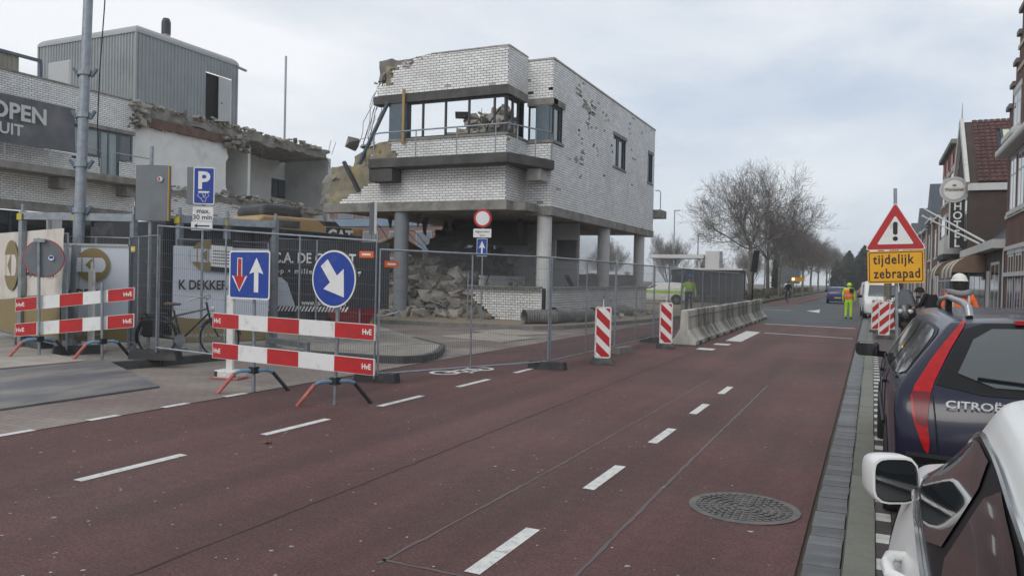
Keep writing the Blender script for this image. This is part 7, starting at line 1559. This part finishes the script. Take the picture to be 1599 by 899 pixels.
# person in black hood stooping on the pavement
o=thing('person','stooping person in black hooded coat beside the covered scooter','person',(1.75,26.5,.06),R(75)); hd=human(o,['cloth_black','cloth_black','boot','skin','cloth_black'],dict(hip=((0,-.06,.93)),waist=((0,.02,1.06)),chest=((0,.2,1.26)),neck=((0,.32,1.36)),head0=((0,.38,1.40)),head=((0,.45,1.46)),shL=((-.2,.24,1.33)),shR=((.2,.24,1.33)),elL=((-.26,.34,1.08)),elR=((.26,.34,1.08)),wrL=((-.2,.5,.95)),wrR=((.2,.5,.95)),hL=((-.18,.56,.93)),hR=((.18,.56,.93)),fL=((-.16,.62,.92)),fR=((.16,.62,.92)),tL=((-.15,.56,.97)),tR=((.15,.56,.97))))
cap(o,hd,'cloth_black','hood',-.06,(.135,.15,.17),False); b=MB(); b.lathe([(.27,.55),(.25,.8),(.235,1.0),(.24,1.2),(.2,1.36)],16,Matrix.Translation((0,.02,0))@Matrix.Diagonal((1,.8,1,1))@Matrix.Rotation(R(-6),4,'X')); b.build('coat','cloth_black',o,smooth=True,local=True)
# worker behind the fence
o=thing('person','worker in yellow jacket and blue helmet behind the mesh fence','person',(-7.25,33.8,.11),R(200)); hd=human(o,['hi_yellow','cloth_navy','boot','skin','hi_yellow'],dict(elR=((.33,.0,1.2)),wrR=((.38,.05,.97)),hR=((.385,.08,.9)),fR=((.38,.1,.83)),tR=((.36,.12,.9))))
cap(o,hd,'helmet_blue','helmet',.03,(.128,.15,.135)); band(o,1.1,.19,.14,.05,'reflect_grey','reflective_band'); b=MB(); b.lathe([(.185,.95),(.19,1.02),(.188,1.09)],16,Matrix.Diagonal((1,.75,1,1))); b.build('jacket_hem','cloth_navy',o,smooth=True,local=True)
# ------------------------------------------------------------------ bicycles
pm('bike_black',(.015,.015,.017),.35,.1,6,coat=.3); pm('saddle_brown',(.10,.06,.045),.6,.1,6); pm('bag_blue',(.02,.025,.05),.7,.1,6)
def bicycle(label,loc,rz,mat='bike_black',group=None,lean=0):
    o=thing('bicycle',label,'bicycle',loc,rz,group); o.rotation_euler=(0,lean,rz); r=.34; w_=[]
    for y,nm in ((-.55,'wheel'),(.55,'wheel')):
        b=MB(); b.tube([(0,y+r*math.cos(6.283*i/28),r+r*math.sin(6.283*i/28)) for i in range(28)],.02,6,closed=True); wh=b.build(nm,'tyre',o,smooth=True,local=True)
        b=MB(); b.tube([(0,y+(r-.03)*math.cos(6.283*i/28),r+(r-.03)*math.sin(6.283*i/28)) for i in range(28)],.009,4,closed=True); b.cyl((-.04,y,r),(.04,y,r),.022,n=8); [b.tube([(0,y,r),(0,y+(r-.03)*math.cos(6.283*i/18),r+(r-.03)*math.sin(6.283*i/18))],.0018,3) for i in range(18)]; b.build('rim','galv',wh,local=True)
        b=MB(); a0,a1=(20,200) if y<0 else (10,150); b.tube([(0,y+(r+.035)*math.cos(R(a0+(a1-a0)*i/14)),r+(r+.035)*math.sin(R(a0+(a1-a0)*i/14))) for i in range(15)],.016,5); b.build('mudguard',mat,o,smooth=True,local=True)
    b=MB()
    for p,q in (((0,-.55,.34),(0,-.12,.30)),((0,-.12,.30),(0,-.25,.82)),((0,-.12,.30),(0,.36,.78)),((0,-.23,.72),(0,.34,.86)),((0,-.55,.34),(0,-.23,.72)),((0,.55,.34),(0,.40,.62)),((0,.40,.62),(0,.32,.98))): b.tube([p,q],.019,7)
    b.build('frame',mat,o,smooth=True,local=True)
    b=MB(); b.tube([(-.30,.12,1.03),(-.27,.28,1.08),(-.1,.36,1.06),(0,.33,1.02),(.1,.36,1.06),(.27,.28,1.08),(.30,.12,1.03)],.013,6); b.build('handlebar','galv',o,smooth=True,local=True)
    b=MB(); b.add([(-.10,-.40,.90),(.10,-.40,.90),(.03,-.12,.91),(-.03,-.12,.91),(-.09,-.40,.96),(.09,-.40,.96),(.02,-.12,.95),(-.02,-.12,.95)],[(0,3,2,1),(4,5,6,7),(0,1,5,4),(1,2,6,5),(2,3,7,6),(3,0,4,7)]); b.build('saddle','saddle_brown',o,local=True,bevel=.02); b=MB(); b.cyl((0,-.25,.8),(0,-.27,.9),.014,n=6); b.build('seat_post','galv',o,local=True)
    b=MB(); b.bar((0,-.80,.74),(0,-.38,.76),.14,.015); b.tube([(.05,-.55,.34),(.06,-.7,.74)],.008,4); b.tube([(-.05,-.55,.34),(-.06,-.7,.74)],.008,4); b.build('carrier',mat,o,local=True)
    b=MB(); b.lathe([(.10,-.008),(.10,.008),(.02,.008)],18,Matrix.Translation((.06,-.12,.30))@Matrix.Rotation(R(90),4,'Y')); b.bar((.08,-.12,.30),(.09,-.02,.17),.02); b.bar((-.08,-.12,.30),(-.09,-.22,.43),.02); b.box((.13,-.02,.165),(.09,.07,.02)); b.box((-.13,-.22,.435),(.09,.07,.02)); b.build('crank','galv',o,local=True)
    b=MB(); b.ball((0,.43,.86),(.045,.05,.05),8,6); b.build('headlamp','lamp_clear',o,local=True); b=MB(); b.box((0,-.82,.66),(.06,.02,.04)); b.build('rear_lamp','lamp_red',o,local=True)
    return o
bk_=bicycle('black city bicycle leaning behind the wide mesh panel',(-11.0,9.95,.13),R(-63),lean=.06)
b=MB(); b.box((.16,-.55,.52),(.12,.34,.32)); b.build('pannier','bag_black',bk_,local=True,bevel=.03); b=MB(); b.box((-.16,-.55,.52),(.12,.34,.32)); b.build('pannier','bag_black',bk_,local=True,bevel=.03)
bk2=bicycle('dark bicycle ridden on the red path beyond the junction',(-6.25,67,0),R(185))
b=MB(); b.box((.18,-.5,.55),(.14,.36,.34)); b.build('pannier','bag_blue',bk2,local=True,bevel=.03)
o=thing('person','cyclist in dark clothes riding toward the camera on the red path','person',(-6.25,67,0),R(185)); hd=human(o,['cloth_black','cloth_navy','boot','skin','cloth_black'],dict(hip=((0,-.26,1.02)),waist=((0,-.2,1.16)),chest=((0,-.06,1.38)),neck=((0,.0,1.53)),head0=((0,.02,1.61)),head=((0,.04,1.71)),shL=((-.19,-.03,1.46)),shR=((.19,-.03,1.46)),elL=((-.27,.03,1.22)),elR=((.27,.03,1.22)),wrL=((-.28,.14,1.09)),wrR=((.28,.14,1.09)),hL=((-.29,.17,1.07)),hR=((.29,.17,1.07)),fL=((-.30,.2,1.02)),fR=((.30,.2,1.02)),tL=((-.27,.2,1.06)),tR=((.27,.2,1.06)),thL=((-.1,-.2,.98)),thR=((.1,-.2,.98)),knL=((-.13,.17,.80)),knR=((.13,.12,.62)),anL=((-.13,-.14,.53)),anR=((.13,-.02,.26)),toL=((-.13,-.02,.45)),toR=((.13,.1,.2))))
cap(o,hd,'cloth_black','woollen_hat',-.02,(.098,.115,.12),False); b=MB(); b.tube([Vector((.085*math.cos(6.283*i/10),.0+.085*math.sin(6.283*i/10),1.53)) for i in range(10)],.04,6,closed=True); b.build('scarf','cloth_navy',o,smooth=True,local=True)
# ------------------------------------------------------------------ covered scooter
pm('scooter_dark',(.03,.032,.036),.4,.15,5,coat=.4); pm('cover_grey',(.085,.095,.11),.6,.2,4)
o=thing('motor_scooter','dark motor scooter with grey covered windshield on the right pavement','scooter',(.95,27.5,.06),R(180)); b=MB()
for y in (-.6,.62): b=MB(); b.tube([(0,y+.2*math.cos(6.283*i/18),.25+.2*math.sin(6.283*i/18)) for i in range(18)],.06,8,closed=True); wh=b.build('wheel','tyre',o,smooth=True,local=True); b=MB(); b.cyl((-.04,y,.25),(.04,y,.25),.16,n=14); b.build('rim','rim',wh,local=True)
def loftx(rows,nm,mt,n=12,sm=True):   # rows: (y,z,rx,rz)
    b=MB(); vs=[];k=len(rows)
    for y,z,rx,rz_ in rows:
        for i in range(n): t=6.283*i/n; vs.append((rx*math.cos(t),y,z+rz_*math.sin(t)))
    b.add(vs,[(i*n+j,i*n+(j+1)%n,(i+1)*n+(j+1)%n,(i+1)*n+j) for i in range(k-1) for j in range(n)]+[list(range(n))[::-1],[(k-1)*n+j for j in range(n)]]); return b.build(nm,mt,o,smooth=sm,local=True)
loftx([(-.95,.78,.08,.05),(-.8,.72,.2,.14),(-.4,.66,.24,.2),(-.05,.62,.22,.2),(.05,.45,.2,.12)],'rear_body','scooter_dark'); loftx([(-.75,.9,.14,.04),(-.4,.88,.19,.07),(.0,.84,.17,.06)],'seat','cloth_black'); loftx([(.05,.35,.24,.1),(.35,.55,.3,.3),(.5,.72,.33,.36),(.66,.78,.24,.28),(.78,.72,.1,.12)],'front_shield','scooter_dark')
loftx([(.40,.55,.06,.15),(.62,.42,.12,.12),(.86,.42,.08,.06)],'mudguard','scooter_dark')
for s in (-1,1): b=MB(); b.ball((s*.14,.74,.82),(.09,.04,.07),10,8); b.build('headlight','lamp_clear',o,smooth=True,local=True); b=MB(); b.tube([(0,.42,1.06),(s*.2,.36,1.1),(s*.36,.28,1.08)],.02,6); b.build('handlebar','scooter_dark',o,local=True); b=MB(); b.ball((s*.36,.42,1.28),(.08,.03,.05),8,6); b.cyl((s*.3,.4,1.1),(s*.35,.42,1.26),.01,n=5); b.build('mirror','scooter_dark',o,local=True)
b=MB(); vs=[(-.3,.62,.98),(.3,.62,.98),(.36,.35,1.0),(-.36,.35,1.0),(-.12,.40,1.52),(.12,.40,1.52),(.2,.28,1.45),(-.2,.28,1.45)]; b.add(vs,[(0,1,5,4),(1,2,6,5),(2,3,7,6),(3,0,4,7),(4,5,6,7)]); b.build('cover','cover_grey',o,local=True,bevel=.06)
b=MB(); b.cyl((1.3,24.2,.06),(1.3,24.2,.95),.045,n=8); b.cyl((1.3,24.2,.55),(1.3,24.2,.95),.10,n=10); tag(b.build('short_bollard','sign_yellow'),'small yellow post beside the stooping person in black','post')
b=MB(); b.cyl((.52,30.6,.06),(.5,30.6,2.6),.14,.12,n=10); tag(b.build('timber_stake','bark'),'dark brown timber post behind the yellow sign board','post')

# ------------------------------------------------------------------ air: demolition dust and thin winter haze
def volume(name,dens,col,an=.2):
    m=bpy.data.materials.new(name); m.use_nodes=True; t=m.node_tree; t.nodes.remove(t.nodes['Principled BSDF']); v=t.nodes.new('ShaderNodeVolumePrincipled'); v.inputs['Density'].default_value=dens; v.inputs['Color'].default_value=(*col,1); v.inputs['Anisotropy'].default_value=an
    t.links.new(v.outputs[0],t.nodes['Material Output'].inputs['Volume']); M[name]=m
volume('dust_air',.05,(.9,.88,.85)); volume('haze_air',.0009,(.95,.96,.97))
b=MB(); b.ball((-13.6,31.5,2.0),(4.2,8.0,2.3),20,12); o=stuff(b.build('dust','dust_air')); o['label']='pale demolition dust drifting under the corner building'
b=MB(); b.bx(-710,710,-70,760,-1.2,20); o=stuff(b.build('haze','haze_air')); o['label']='thin winter haze over the whole street'
